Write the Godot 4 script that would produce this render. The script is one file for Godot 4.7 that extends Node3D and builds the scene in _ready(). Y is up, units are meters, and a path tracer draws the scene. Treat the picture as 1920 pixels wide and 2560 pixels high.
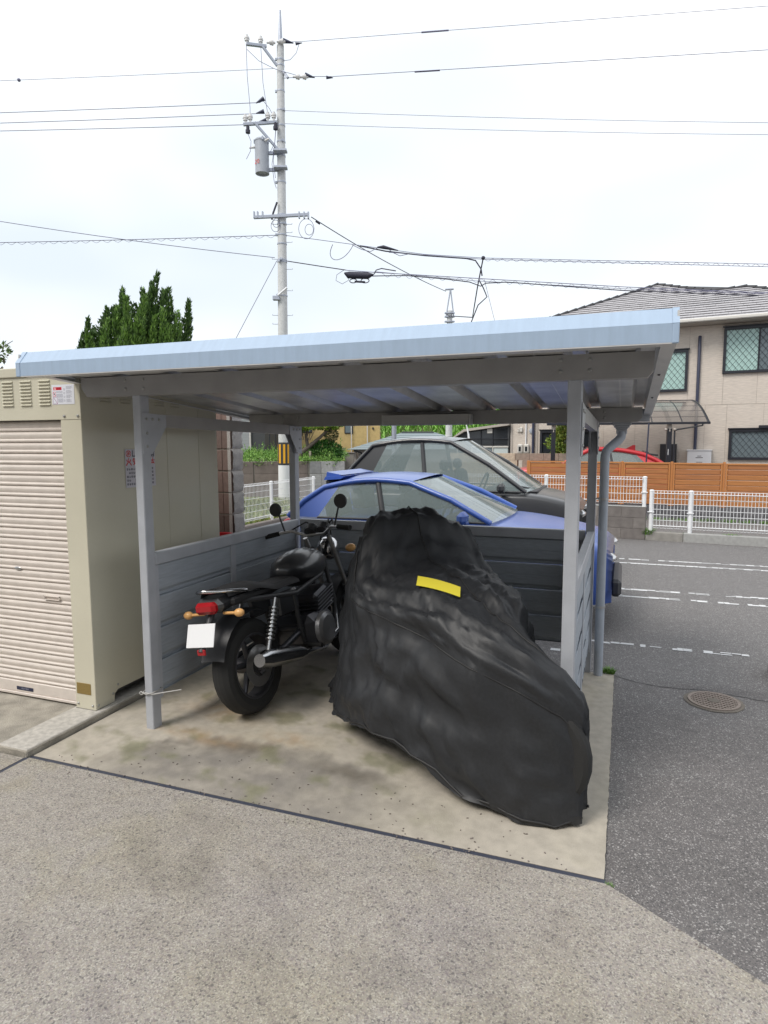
extends Node3D

# ---------------------------------------------------------------- mesh builder
class MB:
	var v := PackedVector3Array()
	var n := PackedVector3Array()
	var c := PackedColorArray()
	var uv := PackedVector2Array()
	var col := Color(1, 1, 1)
	var x := Transform3D.IDENTITY
	func _p(p: Vector3, nn: Vector3, t := Vector2.ZERO) -> void:
		v.append(x * p)
		n.append((x.basis * nn).normalized())
		c.append(col)
		uv.append(t)
	func tri_n(a: Vector3, b: Vector3, d: Vector3, na: Vector3, nb: Vector3, nd: Vector3) -> void:
		if x.basis.determinant() < 0.0:
			_p(a, na); _p(b, nb); _p(d, nd)
		else:
			_p(a, na); _p(d, nd); _p(b, nb)
	func tri(a: Vector3, b: Vector3, d: Vector3) -> void:
		var nn := (b - a).cross(d - a).normalized()
		tri_n(a, b, d, nn, nn, nn)
	func quad(a: Vector3, b: Vector3, d: Vector3, e: Vector3) -> void:
		var nn := (d - a).cross(e - b).normalized()
		if x.basis.determinant() < 0.0:
			_p(a, nn, Vector2(0, 1)); _p(b, nn, Vector2(1, 1)); _p(d, nn, Vector2(1, 0))
			_p(a, nn, Vector2(0, 1)); _p(d, nn, Vector2(1, 0)); _p(e, nn, Vector2(0, 0))
		else:
			_p(a, nn, Vector2(0, 1)); _p(d, nn, Vector2(1, 0)); _p(b, nn, Vector2(1, 1))
			_p(a, nn, Vector2(0, 1)); _p(e, nn, Vector2(0, 0)); _p(d, nn, Vector2(1, 0))
	func oquad(a: Vector3, b: Vector3, d: Vector3, e: Vector3, ctr: Vector3) -> void:
		var nn := (d - a).cross(e - b)
		if nn.dot((a + b + d + e) * 0.25 - ctr) < 0.0:
			quad(a, e, d, b)
		else:
			quad(a, b, d, e)
	func otri(a: Vector3, b: Vector3, d: Vector3, ctr: Vector3) -> void:
		if (b - a).cross(d - a).dot((a + b + d) / 3.0 - ctr) < 0.0:
			tri(a, d, b)
		else:
			tri(a, b, d)
	func box(ctr: Vector3, s: Vector3, bas := Basis.IDENTITY) -> void:
		var h := s * 0.5
		var f := [[0, 1, 2], [1, 2, 0], [2, 0, 1]]
		for k in f:
			for sg in [-1.0, 1.0]:
				var q := []
				for e in [[-1, -1], [1, -1], [1, 1], [-1, 1]]:
					var p := Vector3.ZERO
					p[k[0]] = h[k[0]] * sg
					p[k[1]] = h[k[1]] * e[0]
					p[k[2]] = h[k[2]] * e[1]
					q.append(ctr + bas * p)
				oquad(q[0], q[1], q[2], q[3], ctr)
	# box given by its two corners
	func span(a: Vector3, b: Vector3, bevel := 0.0) -> void:
		if bevel > 0.0:
			cbox((a + b) * 0.5, (b - a).abs(), bevel)
		else:
			box((a + b) * 0.5, (b - a).abs())
	func cbox(ctr: Vector3, s: Vector3, bv: float, bas := Basis.IDENTITY) -> void:
		var h := s * 0.5
		bv = min(bv, min(h.x, min(h.y, h.z)) * 0.95)
		var g := func(sx: float, sy: float, sz: float, k: int) -> Vector3:
			var p := Vector3(sx * (h.x - bv), sy * (h.y - bv), sz * (h.z - bv))
			if k == 0: p.x = sx * h.x
			elif k == 1: p.y = sy * h.y
			else: p.z = sz * h.z
			return ctr + bas * p
		for sg in [-1.0, 1.0]:
			oquad(g.call(sg, -1, -1, 0), g.call(sg, 1, -1, 0), g.call(sg, 1, 1, 0), g.call(sg, -1, 1, 0), ctr)
			oquad(g.call(-1, sg, -1, 1), g.call(1, sg, -1, 1), g.call(1, sg, 1, 1), g.call(-1, sg, 1, 1), ctr)
			oquad(g.call(-1, -1, sg, 2), g.call(1, -1, sg, 2), g.call(1, 1, sg, 2), g.call(-1, 1, sg, 2), ctr)
			for sh in [-1.0, 1.0]:
				oquad(g.call(sg, sh, -1, 0), g.call(sg, sh, 1, 0), g.call(sg, sh, 1, 1), g.call(sg, sh, -1, 1), ctr)
				oquad(g.call(sg, -1, sh, 0), g.call(sg, 1, sh, 0), g.call(sg, 1, sh, 2), g.call(sg, -1, sh, 2), ctr)
				oquad(g.call(-1, sg, sh, 1), g.call(1, sg, sh, 1), g.call(1, sg, sh, 2), g.call(-1, sg, sh, 2), ctr)
				for si in [-1.0, 1.0]:
					otri(g.call(sg, sh, si, 0), g.call(sg, sh, si, 1), g.call(sg, sh, si, 2), ctr)
	# round bar through points; radius one number or one per point
	func tube(pts: Array, rad, sides := 8, caps := true) -> void:
		var m := pts.size()
		var up := Vector3.UP
		var t0: Vector3 = (pts[1] - pts[0]).normalized()
		if abs(t0.dot(up)) > 0.9: up = Vector3.RIGHT
		var side := t0.cross(up).normalized()
		var rings := []
		var norms := []
		for i in m:
			var t: Vector3
			if i == 0: t = pts[1] - pts[0]
			elif i == m - 1: t = pts[m - 1] - pts[m - 2]
			else: t = (pts[i + 1] - pts[i]).normalized() + (pts[i] - pts[i - 1]).normalized()
			t = t.normalized()
			side = (side - t * side.dot(t)).normalized()
			var b := t.cross(side)
			var r: float = rad[i] if rad is Array else rad
			var ring := []
			var nn := []
			for j in sides:
				var a := TAU * j / sides
				var d := side * cos(a) + b * sin(a)
				ring.append(pts[i] + d * r)
				nn.append(d)
			rings.append(ring)
			norms.append(nn)
		for i in m - 1:
			for j in sides:
				var k := (j + 1) % sides
				tri_n(rings[i][j], rings[i][k], rings[i + 1][k], norms[i][j], norms[i][k], norms[i + 1][k])
				tri_n(rings[i][j], rings[i + 1][k], rings[i + 1][j], norms[i][j], norms[i + 1][k], norms[i + 1][j])
		if caps:
			for e in [0, m - 1]:
				for j in range(1, sides - 1):
					if e == 0: tri(rings[e][0], rings[e][j + 1], rings[e][j])
					else: tri(rings[e][0], rings[e][j], rings[e][j + 1])
	# turned shape round local y: profile of [radius, height]
	func lathe(prof: Array, sides := 20, smooth := false) -> void:
		for i in prof.size() - 1:
			var r0: float = prof[i][0]; var y0: float = prof[i][1]
			var r1: float = prof[i + 1][0]; var y1: float = prof[i + 1][1]
			var nr := Vector2(y1 - y0, -(r1 - r0)).normalized()
			for j in sides:
				var a := TAU * j / sides
				var b := TAU * (j + 1) / sides
				var da := Vector3(cos(a), 0, sin(a)); var db := Vector3(cos(b), 0, sin(b))
				var p0 := da * r0 + Vector3.UP * y0; var p1 := db * r0 + Vector3.UP * y0
				var p2 := db * r1 + Vector3.UP * y1; var p3 := da * r1 + Vector3.UP * y1
				var na := da * nr.x + Vector3.UP * nr.y; var nb := db * nr.x + Vector3.UP * nr.y
				if r0 > 0.0: tri_n(p0, p2, p1, na, nb, nb)
				if r1 > 0.0: tri_n(p0, p3, p2, na, na, nb)
	func prism(poly: PackedVector2Array, z0: float, z1: float) -> void:
		var idx := Geometry2D.triangulate_polygon(poly)
		var cc := not Geometry2D.is_polygon_clockwise(poly)
		for k in range(0, idx.size(), 3):
			var a := poly[idx[k]]; var b := poly[idx[k + 1]]; var d := poly[idx[k + 2]]
			if (b - a).cross(d - a) < 0.0:
				var t := b; b = d; d = t
			tri(Vector3(a.x, a.y, z1), Vector3(b.x, b.y, z1), Vector3(d.x, d.y, z1))
			tri(Vector3(a.x, a.y, z0), Vector3(d.x, d.y, z0), Vector3(b.x, b.y, z0))
		for k in poly.size():
			var a := poly[k]; var b := poly[(k + 1) % poly.size()]
			if not cc:
				quad(Vector3(a.x, a.y, z1), Vector3(a.x, a.y, z0), Vector3(b.x, b.y, z0), Vector3(b.x, b.y, z1))
			else:
				quad(Vector3(a.x, a.y, z0), Vector3(a.x, a.y, z1), Vector3(b.x, b.y, z1), Vector3(b.x, b.y, z0))
	# smooth sheet through rows of points
	func sheet(rows: Array, tint: Array = [], flip := false, uvs := false) -> void:
		var R := rows.size()
		var C: int = rows[0].size()
		var N := []
		for i in R:
			var rn := []
			for j in C:
				var di: Vector3 = rows[min(i + 1, R - 1)][j] - rows[max(i - 1, 0)][j]
				var dj: Vector3 = rows[i][min(j + 1, C - 1)] - rows[i][max(j - 1, 0)]
				var nn := dj.cross(di)
				if nn.length() < 1e-12: nn = Vector3.UP
				rn.append(-nn.normalized() if flip else nn.normalized())
			N.append(rn)
		for i in R - 1:
			for j in C - 1:
				for q in [[0, 0, 0, 1, 1, 1], [0, 0, 1, 1, 1, 0]]:
					var ids := [[i + q[0], j + q[1]], [i + q[2], j + q[3]], [i + q[4], j + q[5]]]
					if not flip: ids = [ids[0], ids[2], ids[1]]
					for e in ids:
						if tint.size(): col = tint[e[0]][e[1]]
						_p(rows[e[0]][e[1]], N[e[0]][e[1]], Vector2(float(e[1]) / (C - 1), float(e[0]) / (R - 1)))
	func ball(ctr: Vector3, r: Vector3, seg := 10) -> void:
		var rows := []
		for i in seg / 2 + 1:
			var th := PI * i / (seg / 2)
			var row := []
			for j in seg + 1:
				var ph := TAU * j / seg
				row.append(ctr + Vector3(sin(th) * cos(ph) * r.x, cos(th) * r.y, sin(th) * sin(ph) * r.z))
			rows.append(row)
		for i in rows.size() - 1:
			for j in seg:
				var q := [rows[i][j], rows[i][j + 1], rows[i + 1][j + 1], rows[i + 1][j]]
				var nn := []
				for p in q: nn.append(((p - ctr) / (r * r)).normalized())
				tri_n(q[0], q[1], q[2], nn[0], nn[1], nn[2])
				tri_n(q[0], q[2], q[3], nn[0], nn[2], nn[3])
	func mesh() -> ArrayMesh:
		var a := []
		a.resize(Mesh.ARRAY_MAX)
		a[Mesh.ARRAY_VERTEX] = v
		a[Mesh.ARRAY_NORMAL] = n
		a[Mesh.ARRAY_COLOR] = c
		a[Mesh.ARRAY_TEX_UV] = uv
		var m := ArrayMesh.new()
		m.add_surface_from_arrays(Mesh.PRIMITIVE_TRIANGLES, a)
		return m

# ---------------------------------------------------------------- naming
var used := {}
func numbered(s: String) -> String:
	used[s] = used.get(s, 0) + 1
	return s if used[s] == 1 else "%s_%03d" % [s, used[s] - 1]
func tag(o: Node3D, label: String, category: String, group := "", kind := "") -> Node3D:
	if label: o.set_meta("label", label)
	if category: o.set_meta("category", category)
	if group: o.set_meta("group", group)
	if kind: o.set_meta("kind", kind)
	return o
func thing(called: String, label: String, category: String, at := Vector3.ZERO, turn := 0.0, group := "") -> Node3D:
	var o := Node3D.new()
	o.name = numbered(called)
	add_child(o)
	o.position = at
	o.rotation.y = turn
	tag(o, label, category, group)
	return o
func obj(called: String, b, m: Material, parent: Node3D = null, at := Transform3D.IDENTITY) -> MeshInstance3D:
	var o := MeshInstance3D.new()
	o.mesh = b.mesh() if b is MB else b
	o.material_override = m
	o.cast_shadow = GeometryInstance3D.SHADOW_CASTING_SETTING_ON
	o.transform = at
	if parent:
		o.name = called
		parent.add_child(o, true)
	else:
		o.name = numbered(called)
		add_child(o)
	return o
func stuff(o: Node3D) -> Node3D:
	o.set_meta("kind", "stuff")
	return o
func fit(o: MeshInstance3D) -> MeshInstance3D:
	return o
func copy(o: Node3D, label: String, at: Vector3, turn: float) -> Node3D:
	var d: Node3D = o.duplicate()
	d.name = numbered(String(o.name).rstrip("0123456789_"))
	add_child(d)
	d.position = at
	d.rotation.y = turn
	d.set_meta("label", label)
	return d
func dome(r: float, h: float) -> MB:      # bolt head along +z
	var b := MB.new()
	b.x = Transform3D(Basis(Vector3.RIGHT, PI / 2), Vector3.ZERO)
	b.lathe([[r, 0], [r * 0.95, h * 0.5], [r * 0.6, h * 0.9], [0.0, h]], 10)
	return b

# ---------------------------------------------------------------- materials
func lin(r: float, g: float, b: float) -> Color:
	return Color(r, g, b).linear_to_srgb()
func mat(r: float, g: float, b: float, rough := 0.7, metal := 0.0) -> StandardMaterial3D:
	var m := StandardMaterial3D.new()
	m.albedo_color = lin(r, g, b)
	m.roughness = rough
	m.metallic = metal
	return m
func noise(seed_: int, freq: float, type := FastNoiseLite.TYPE_SIMPLEX_SMOOTH, oct := 3) -> FastNoiseLite:
	var f := FastNoiseLite.new()
	f.seed = seed_
	f.frequency = freq
	f.noise_type = type
	f.fractal_octaves = oct
	if type == FastNoiseLite.TYPE_CELLULAR:
		f.fractal_type = FastNoiseLite.FRACTAL_NONE
		f.cellular_return_type = FastNoiseLite.RETURN_CELL_VALUE
	return f
func nbytes(f: FastNoiseLite, s: int, joined := true) -> PackedByteArray:
	var im := f.get_seamless_image(s, s, false, false, 0.08, true) if joined else f.get_image(s, s, false, false, true)
	im.convert(Image.FORMAT_L8)
	return im.get_data()
# speckled ground: pal = list of linear colours picked by a stone's random value, mix = how strong stones are over the matrix
func speckle(s: int, seed_: int, freq: float, matrix: Color, pal: Array, thr: int, dust: float, bump: float) -> Array:
	var st := nbytes(noise(seed_, freq, FastNoiseLite.TYPE_CELLULAR, 1), s, false)
	var st2 := nbytes(noise(seed_ + 5, freq * 0.62, FastNoiseLite.TYPE_CELLULAR, 1), s, false)
	var fine := nbytes(noise(seed_ + 9, 0.35, FastNoiseLite.TYPE_SIMPLEX, 3), s, false)
	var wide := nbytes(noise(seed_ + 13, 0.012, FastNoiseLite.TYPE_SIMPLEX_SMOOTH, 4), s)
	var data := PackedByteArray()
	data.resize(s * s * 3)
	var hgt := PackedByteArray()
	hgt.resize(s * s)
	var np := pal.size()
	for i in s * s:
		var c := matrix
		var a := st[i]
		var h := 0.45
		if a > thr:
			var k := (a * 7 + (a >> 2)) % np
			c = matrix.lerp(pal[k], 0.7)
			h = 0.62
		if st2[i] > 246:
			c = c.lerp(pal[0], 0.85)
			h = 0.75
		elif st2[i] < 7:
			c = c.lerp(pal[1], 0.8)
			h = 0.75
		var g := 1.0 + (fine[i] / 255.0 - 0.5) * dust + (wide[i] / 255.0 - 0.5) * 0.16
		data[i * 3] = int(clampf(pow(c.r * g, 1 / 2.2), 0, 1) * 255)
		data[i * 3 + 1] = int(clampf(pow(c.g * g, 1 / 2.2), 0, 1) * 255)
		data[i * 3 + 2] = int(clampf(pow(c.b * g, 1 / 2.2), 0, 1) * 255)
		hgt[i] = int(clampf(h + (fine[i] / 255.0 - 0.5) * 0.5, 0, 1) * 255)
	var im := Image.create_from_data(s, s, false, Image.FORMAT_RGB8, data)
	var hm := Image.create_from_data(s, s, false, Image.FORMAT_L8, hgt)
	hm.convert(Image.FORMAT_RGBA8)
	hm.bump_map_to_normal_map(bump)
	return [ImageTexture.create_from_image(im), ImageTexture.create_from_image(hm)]
func tri_mat(tex: Array, metres: float, rough: float, nscale := 1.0) -> StandardMaterial3D:
	var m := StandardMaterial3D.new()
	m.albedo_texture = tex[0]
	m.roughness = rough
	m.uv1_triplanar = true
	m.uv1_world_triplanar = true
	m.uv1_scale = Vector3.ONE / metres
	m.vertex_color_use_as_albedo = true
	if tex[1]:
		m.normal_enabled = true
		m.normal_texture = tex[1]
		m.normal_scale = nscale
	return m
# gentle wear for painted or plain things: low contrast mottling (bright ~1) that multiplies the colour, plus a fine bump
func wear(s: int, seed_: int, freq: float, depth: float, bump: float, spots := 0.0) -> Array:
	var a := nbytes(noise(seed_, freq, FastNoiseLite.TYPE_SIMPLEX_SMOOTH, 5), s)
	var b := nbytes(noise(seed_ + 3, 0.22, FastNoiseLite.TYPE_SIMPLEX, 3), s)
	var data := PackedByteArray()
	data.resize(s * s)
	for i in s * s:
		var g := 1.0 - depth * (a[i] / 255.0) - depth * 0.35 * (b[i] / 255.0)
		if spots > 0.0 and b[i] > 224: g -= spots
		data[i] = int(clampf(pow(clampf(g, 0, 1), 1 / 2.2), 0, 1) * 255)
	var im := Image.create_from_data(s, s, false, Image.FORMAT_L8, data)
	im.convert(Image.FORMAT_RGB8)
	var hm: Image = null
	if bump > 0.0:
		hm = Image.create_from_data(s, s, false, Image.FORMAT_L8, b)
		hm.convert(Image.FORMAT_RGBA8)
		hm.bump_map_to_normal_map(bump)
	return [ImageTexture.create_from_image(im), ImageTexture.create_from_image(hm) if hm else null]
var wear_cache := {}
func shared_wear(k: int) -> Array:      # a few textures shared by the many small weathered things
	k = k % 4
	if not wear_cache.has(k): wear_cache[k] = wear(256, 540 + k, [0.02, 0.03, 0.024, 0.036][k], 0.3, 1.4)
	return wear_cache[k]
func worn(m: StandardMaterial3D, tex: Array, metres: float, nscale := 0.4, stretch := Vector3.ONE, world := true) -> StandardMaterial3D:
	m.albedo_texture = tex[0]
	m.uv1_triplanar = true
	m.uv1_world_triplanar = world
	m.uv1_scale = stretch / metres
	if tex[1]:
		m.normal_enabled = true
		m.normal_texture = tex[1]
		m.normal_scale = nscale
	return m

var M := {}
var rng := RandomNumberGenerator.new()

func _ready() -> void:
	# ---- camera
	var cam := Camera3D.new()
	cam.name = "camera"
	cam.fov = 76.545
	cam.near = 0.05
	cam.far = 600.0
	cam.transform = Transform3D(Basis(Vector3.UP, deg_to_rad(20.28)) * Basis(Vector3.RIGHT, deg_to_rad(-6.087)) * Basis(Vector3.BACK, deg_to_rad(-0.195)), Vector3(0, 1.7, 0))
	add_child(cam)
	# ---- sky: bright overcast, thin veils of blue
	var sky_img := Image.create(512, 256, false, Image.FORMAT_RGBF)
	var cn := noise(4, 1.3, FastNoiseLite.TYPE_SIMPLEX_SMOOTH, 4)
	for j in 256:
		var el := PI * (0.5 - (j + 0.5) / 256.0)
		for i in 512:
			var az := TAU * (i + 0.5) / 512.0
			var d := Vector3(cos(az) * cos(el), sin(el), sin(az) * cos(el))
			var k := clampf(0.5 + 0.75 * cn.get_noise_3d(d.x, d.y * 2.2, d.z) + 0.35 * (sin(el) - 0.45), 0, 1)
			var c := Color(0.74, 0.82, 0.90).lerp(Color(1.13, 1.14, 1.16), k)
			if el < 0.0: c = Color(0.30, 0.30, 0.30)
			sky_img.set_pixel(i, j, c)
	var pan := PanoramaSkyMaterial.new()
	pan.panorama = ImageTexture.create_from_image(sky_img)
	var env := Environment.new()
	env.background_mode = Environment.BG_SKY
	env.sky = Sky.new()
	env.sky.sky_material = pan
	env.background_energy_multiplier = 1.15
	env.tonemap_mode = Environment.TONE_MAPPER_LINEAR
	env.tonemap_exposure = 1.0
	env.sdfgi_enabled = true
	env.ssao_enabled = true
	env.ssil_enabled = true
	var we := WorldEnvironment.new()
	we.name = "world_environment"
	we.environment = env
	add_child(we)
	# ---- sun behind thick cloud, high behind the camera
	var sun := DirectionalLight3D.new()
	sun.name = "sun"
	sun.light_energy = 0.8
	sun.light_color = Color(1.0, 0.975, 0.94)
	sun.light_angular_distance = 24.0
	sun.shadow_enabled = true
	sun.rotation_degrees = Vector3(-50, -32, 0)
	add_child(sun)
	rng.seed = 77
	materials()
	ground()
	added_apartments()
	shelter()
	shed()
	brick_wall()
	kerb_and_fences()
	orange_fence()
	house()
	canopy()
	far_side()
	pole()
	wires()
	trees()
	cars()
	motorcycle()
	covered_bike()
	small_things()

func materials() -> void:
	var agg := speckle(1024, 11, 0.25, Color(0.405, 0.372, 0.325), [Color(0.17, 0.155, 0.15), Color(0.26, 0.22, 0.215), Color(0.40, 0.34, 0.33), Color(0.54, 0.50, 0.44), Color(0.33, 0.285, 0.265), Color(0.46, 0.40, 0.33), Color(0.60, 0.56, 0.50), Color(0.37, 0.33, 0.32), Color(0.30, 0.265, 0.25)], 90, 0.55, 1.5)
	M.agg = tri_mat(agg, 1.15, 0.85, 0.7)
	M.agg.albedo_color = lin(0.805, 0.82, 0.825)
	var asp := speckle(1024, 31, 0.28, Color(0.140, 0.132, 0.132), [Color(0.42, 0.41, 0.40), Color(0.06, 0.06, 0.062), Color(0.13, 0.124, 0.122), Color(0.19, 0.182, 0.176), Color(0.095, 0.093, 0.096), Color(0.15, 0.14, 0.134), Color(0.22, 0.212, 0.20), Color(0.115, 0.11, 0.112), Color(0.16, 0.152, 0.145)], 70, 0.8, 2.2)
	M.asphalt = tri_mat(asp, 1.1, 0.72, 1.0)
	var smooth := wear(512, 51, 0.02, 0.22, 1.2, 0.10)
	M.conc = worn(mat(0.50, 0.455, 0.385, 0.85), smooth, 0.9, 0.5)
	M.conc.vertex_color_use_as_albedo = true
	M.conc_dark = worn(mat(0.30, 0.275, 0.25, 0.9), smooth, 0.7, 0.8)
	M.conc_grey = worn(mat(0.40, 0.40, 0.39, 0.9), smooth, 0.8, 0.7)
	M.conc_brown = worn(mat(0.235, 0.205, 0.19, 0.9), smooth, 1.1, 0.7)
	M.sealant = worn(mat(0.055, 0.062, 0.09, 0.55), smooth, 0.3, 0.5)
	M.line = mat(0.72, 0.73, 0.74, 0.7)
	var faint := wear(512, 61, 0.012, 0.16, 0.35)
	M.paint = worn(mat(0.41, 0.53, 0.69, 0.4), wear(512, 64, 0.02, 0.13, 0.35, 0.05), 1.6, 0.12, Vector3(3.5, 0.35, 1.0))
	M.frame = worn(mat(0.46, 0.48, 0.52, 0.4), faint, 1.2, 0.15)
	M.beam = worn(mat(0.37, 0.36, 0.355, 0.42), faint, 1.2, 0.15)  # frame paint darkened and warmed, carrying the shade under the roof in its colour
	M.board = worn(mat(0.40, 0.44, 0.49, 0.5), wear(512, 66, 0.02, 0.2, 0.8), 1.0, 0.3, Vector3(1, 6, 0.5))
	M.deck = worn(mat(0.76, 0.76, 0.75, 0.30, 0.2), wear(512, 71, 0.01, 0.35, 0.3), 1.3, 0.12)
	M.trim = worn(mat(0.66, 0.66, 0.66, 0.4), faint, 1.2, 0.1)
	M.bolt = mat(0.38, 0.38, 0.37, 0.4, 0.6)
	M.lamp = mat(0.45, 0.445, 0.43, 0.4)
	M.pipe = worn(mat(0.43, 0.47, 0.53, 0.35), faint, 0.9, 0.1)
	M.cream = worn(mat(0.64, 0.61, 0.49, 0.22), wear(512, 63, 0.006, 0.08, 0.25), 2.2, 0.08)
	M.shutter = worn(mat(0.74, 0.67, 0.61, 0.35), faint, 0.8, 0.1)
	M.gold = worn(mat(0.34, 0.24, 0.08, 0.5, 0.3), smooth, 0.12, 0.2)
	M.dark = mat(0.03, 0.03, 0.034, 0.5)
	M.black = mat(0.015, 0.015, 0.016, 0.55)
	M.steel = mat(0.5, 0.5, 0.5, 0.3, 0.9)
	M.navy = mat(0.04, 0.045, 0.08, 0.4)
	M.white = mat(0.80, 0.81, 0.83, 0.35)
	M.brick = []
	for k in 4:
		M.brick.append(worn(mat(0.155 + 0.02 * k, 0.105 + 0.012 * k, 0.09 + 0.01 * k, 0.8), smooth, 0.5, 0.9))
	M.mortar = worn(mat(0.42, 0.38, 0.34, 0.95), smooth, 0.2, 1.0)
	var rough := wear(512, 81, 0.05, 0.55, 3.0, 0.3)
	M.render = worn(mat(0.66, 0.62, 0.59, 0.95), rough, 0.22, 1.4)
	M.wood = []
	for k in 4:
		M.wood.append(worn(mat(0.50 - 0.02 * k, 0.205 - 0.010 * k, 0.062, 0.55), shared_wear(90), 1.4, 0.2, Vector3(0.4, 6, 1)))
	M.wood_post = mat(0.46, 0.19, 0.06, 0.5)
	M.siding = worn(mat(0.76, 0.68, 0.60, 0.8), wear(512, 101, 0.018, 0.22, 2.8), 1.1, 1.0, Vector3(0.5, 3.2, 0.5))
	M.siding_joint = mat(0.34, 0.29, 0.25, 0.8)
	M.tile = worn(mat(0.50, 0.49, 0.51, 0.6), smooth, 1.2, 0.4)
	M.tile_edge = mat(0.055, 0.055, 0.06, 0.8)
	M.sash = mat(0.022, 0.024, 0.032, 0.35)
	M.glass_teal = mat(0.46, 0.66, 0.62, 0.12)
	M.glass_grey = mat(0.16, 0.20, 0.22, 0.08)
	M.glass_dark = mat(0.022, 0.026, 0.032, 0.06)
	M.frosted = mat(0.52, 0.58, 0.58, 0.35)
	M.trim_grey = mat(0.42, 0.38, 0.34, 0.6)
	M.gutter = mat(0.62, 0.60, 0.56, 0.4)
	M.red = mat(0.55, 0.02, 0.03, 0.22)
	M.red.clearcoat_enabled = true
	M.red_box = mat(0.5, 0.02, 0.03, 0.5)
	M.blue = mat(0.030, 0.095, 0.40, 0.22)
	M.blue.clearcoat_enabled = true
	M.car_black = mat(0.014, 0.015, 0.018, 0.18)
	M.car_black.clearcoat_enabled = true
	M.glass_car = StandardMaterial3D.new()
	M.glass_car.albedo_color = Color(lin(0.30, 0.37, 0.37), 0.5)
	M.glass_car.transparency = BaseMaterial3D.TRANSPARENCY_ALPHA
	M.glass_car.roughness = 0.03
	M.rubber = mat(0.02, 0.02, 0.02, 0.85)
	M.chrome = mat(0.62, 0.62, 0.63, 0.18, 1.0)
	M.alloy = mat(0.42, 0.42, 0.43, 0.4, 0.7)
	M.tail_red = mat(0.35, 0.01, 0.015, 0.15)
	M.amber = mat(0.75, 0.42, 0.16, 0.2)
	M.plastic = mat(0.045, 0.046, 0.05, 0.5)
	M.gunmetal = mat(0.10, 0.10, 0.11, 0.35, 0.6)
	M.seat = worn(mat(0.022, 0.022, 0.024, 0.7), smooth, 0.3, 0.3)
	M.cover = worn(mat(0.024, 0.026, 0.030, 0.52), wear(512, 121, 0.03, 0.3, 1.4), 0.35, 0.4)
	M.yellow = mat(0.70, 0.60, 0.05, 0.5)
	M.yellow_sign = mat(0.82, 0.42, 0.02, 0.5)
	M.pole = worn(mat(0.68, 0.69, 0.69, 0.85), smooth, 1.1, 0.4)
	M.galv = mat(0.42, 0.45, 0.52, 0.45, 0.4)
	M.ceramic = mat(0.72, 0.71, 0.70, 0.25)
	M.cable = mat(0.03, 0.03, 0.05, 0.6)
	M.wire = mat(0.17, 0.17, 0.26, 0.6)
	M.trans = worn(mat(0.42, 0.45, 0.50, 0.45), faint, 1.0, 0.1)
	M.house_yellow = worn(mat(0.62, 0.46, 0.20, 0.8), smooth, 2.0, 0.3)
	M.house_dark = mat(0.055, 0.058, 0.062, 0.6)
	M.house_grey = worn(mat(0.36, 0.38, 0.39, 0.5), faint, 1.0, 0.2, Vector3(0.3, 8, 0.3))
	M.roof_green = mat(0.24, 0.29, 0.31, 0.5)
	M.bark = worn(mat(0.20, 0.165, 0.14, 0.9), rough, 0.3, 1.0, Vector3.ONE, false)
	var leaf := StandardMaterial3D.new()
	leaf.vertex_color_use_as_albedo = true
	leaf.roughness = 0.6
	leaf.backlight_enabled = true
	leaf.backlight = Color(0.35, 0.4, 0.2)
	M.leaf = leaf
	M.soil = worn(mat(0.13, 0.14, 0.06, 0.95), rough, 0.8, 1.0)
	M.grass_ground = worn(mat(0.22, 0.25, 0.09, 0.95), rough, 1.2, 1.0)
	M.iron = worn(mat(0.46, 0.38, 0.33, 0.7, 0.1), rough, 0.2, 0.6)
	M.sand = worn(mat(0.30, 0.265, 0.225, 0.95), rough, 0.25, 0.8)

# ---------------------------------------------------------------- ground
func steps(pts: Array) -> PackedFloat32Array:      # [[from, to, step], ...]
	var o := PackedFloat32Array()
	for p in pts:
		var k := int(round((p[1] - p[0]) / p[2]))
		for i in k: o.append(lerpf(p[0], p[1], float(i) / k))
	o.append(pts[-1][1])
	return o

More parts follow.
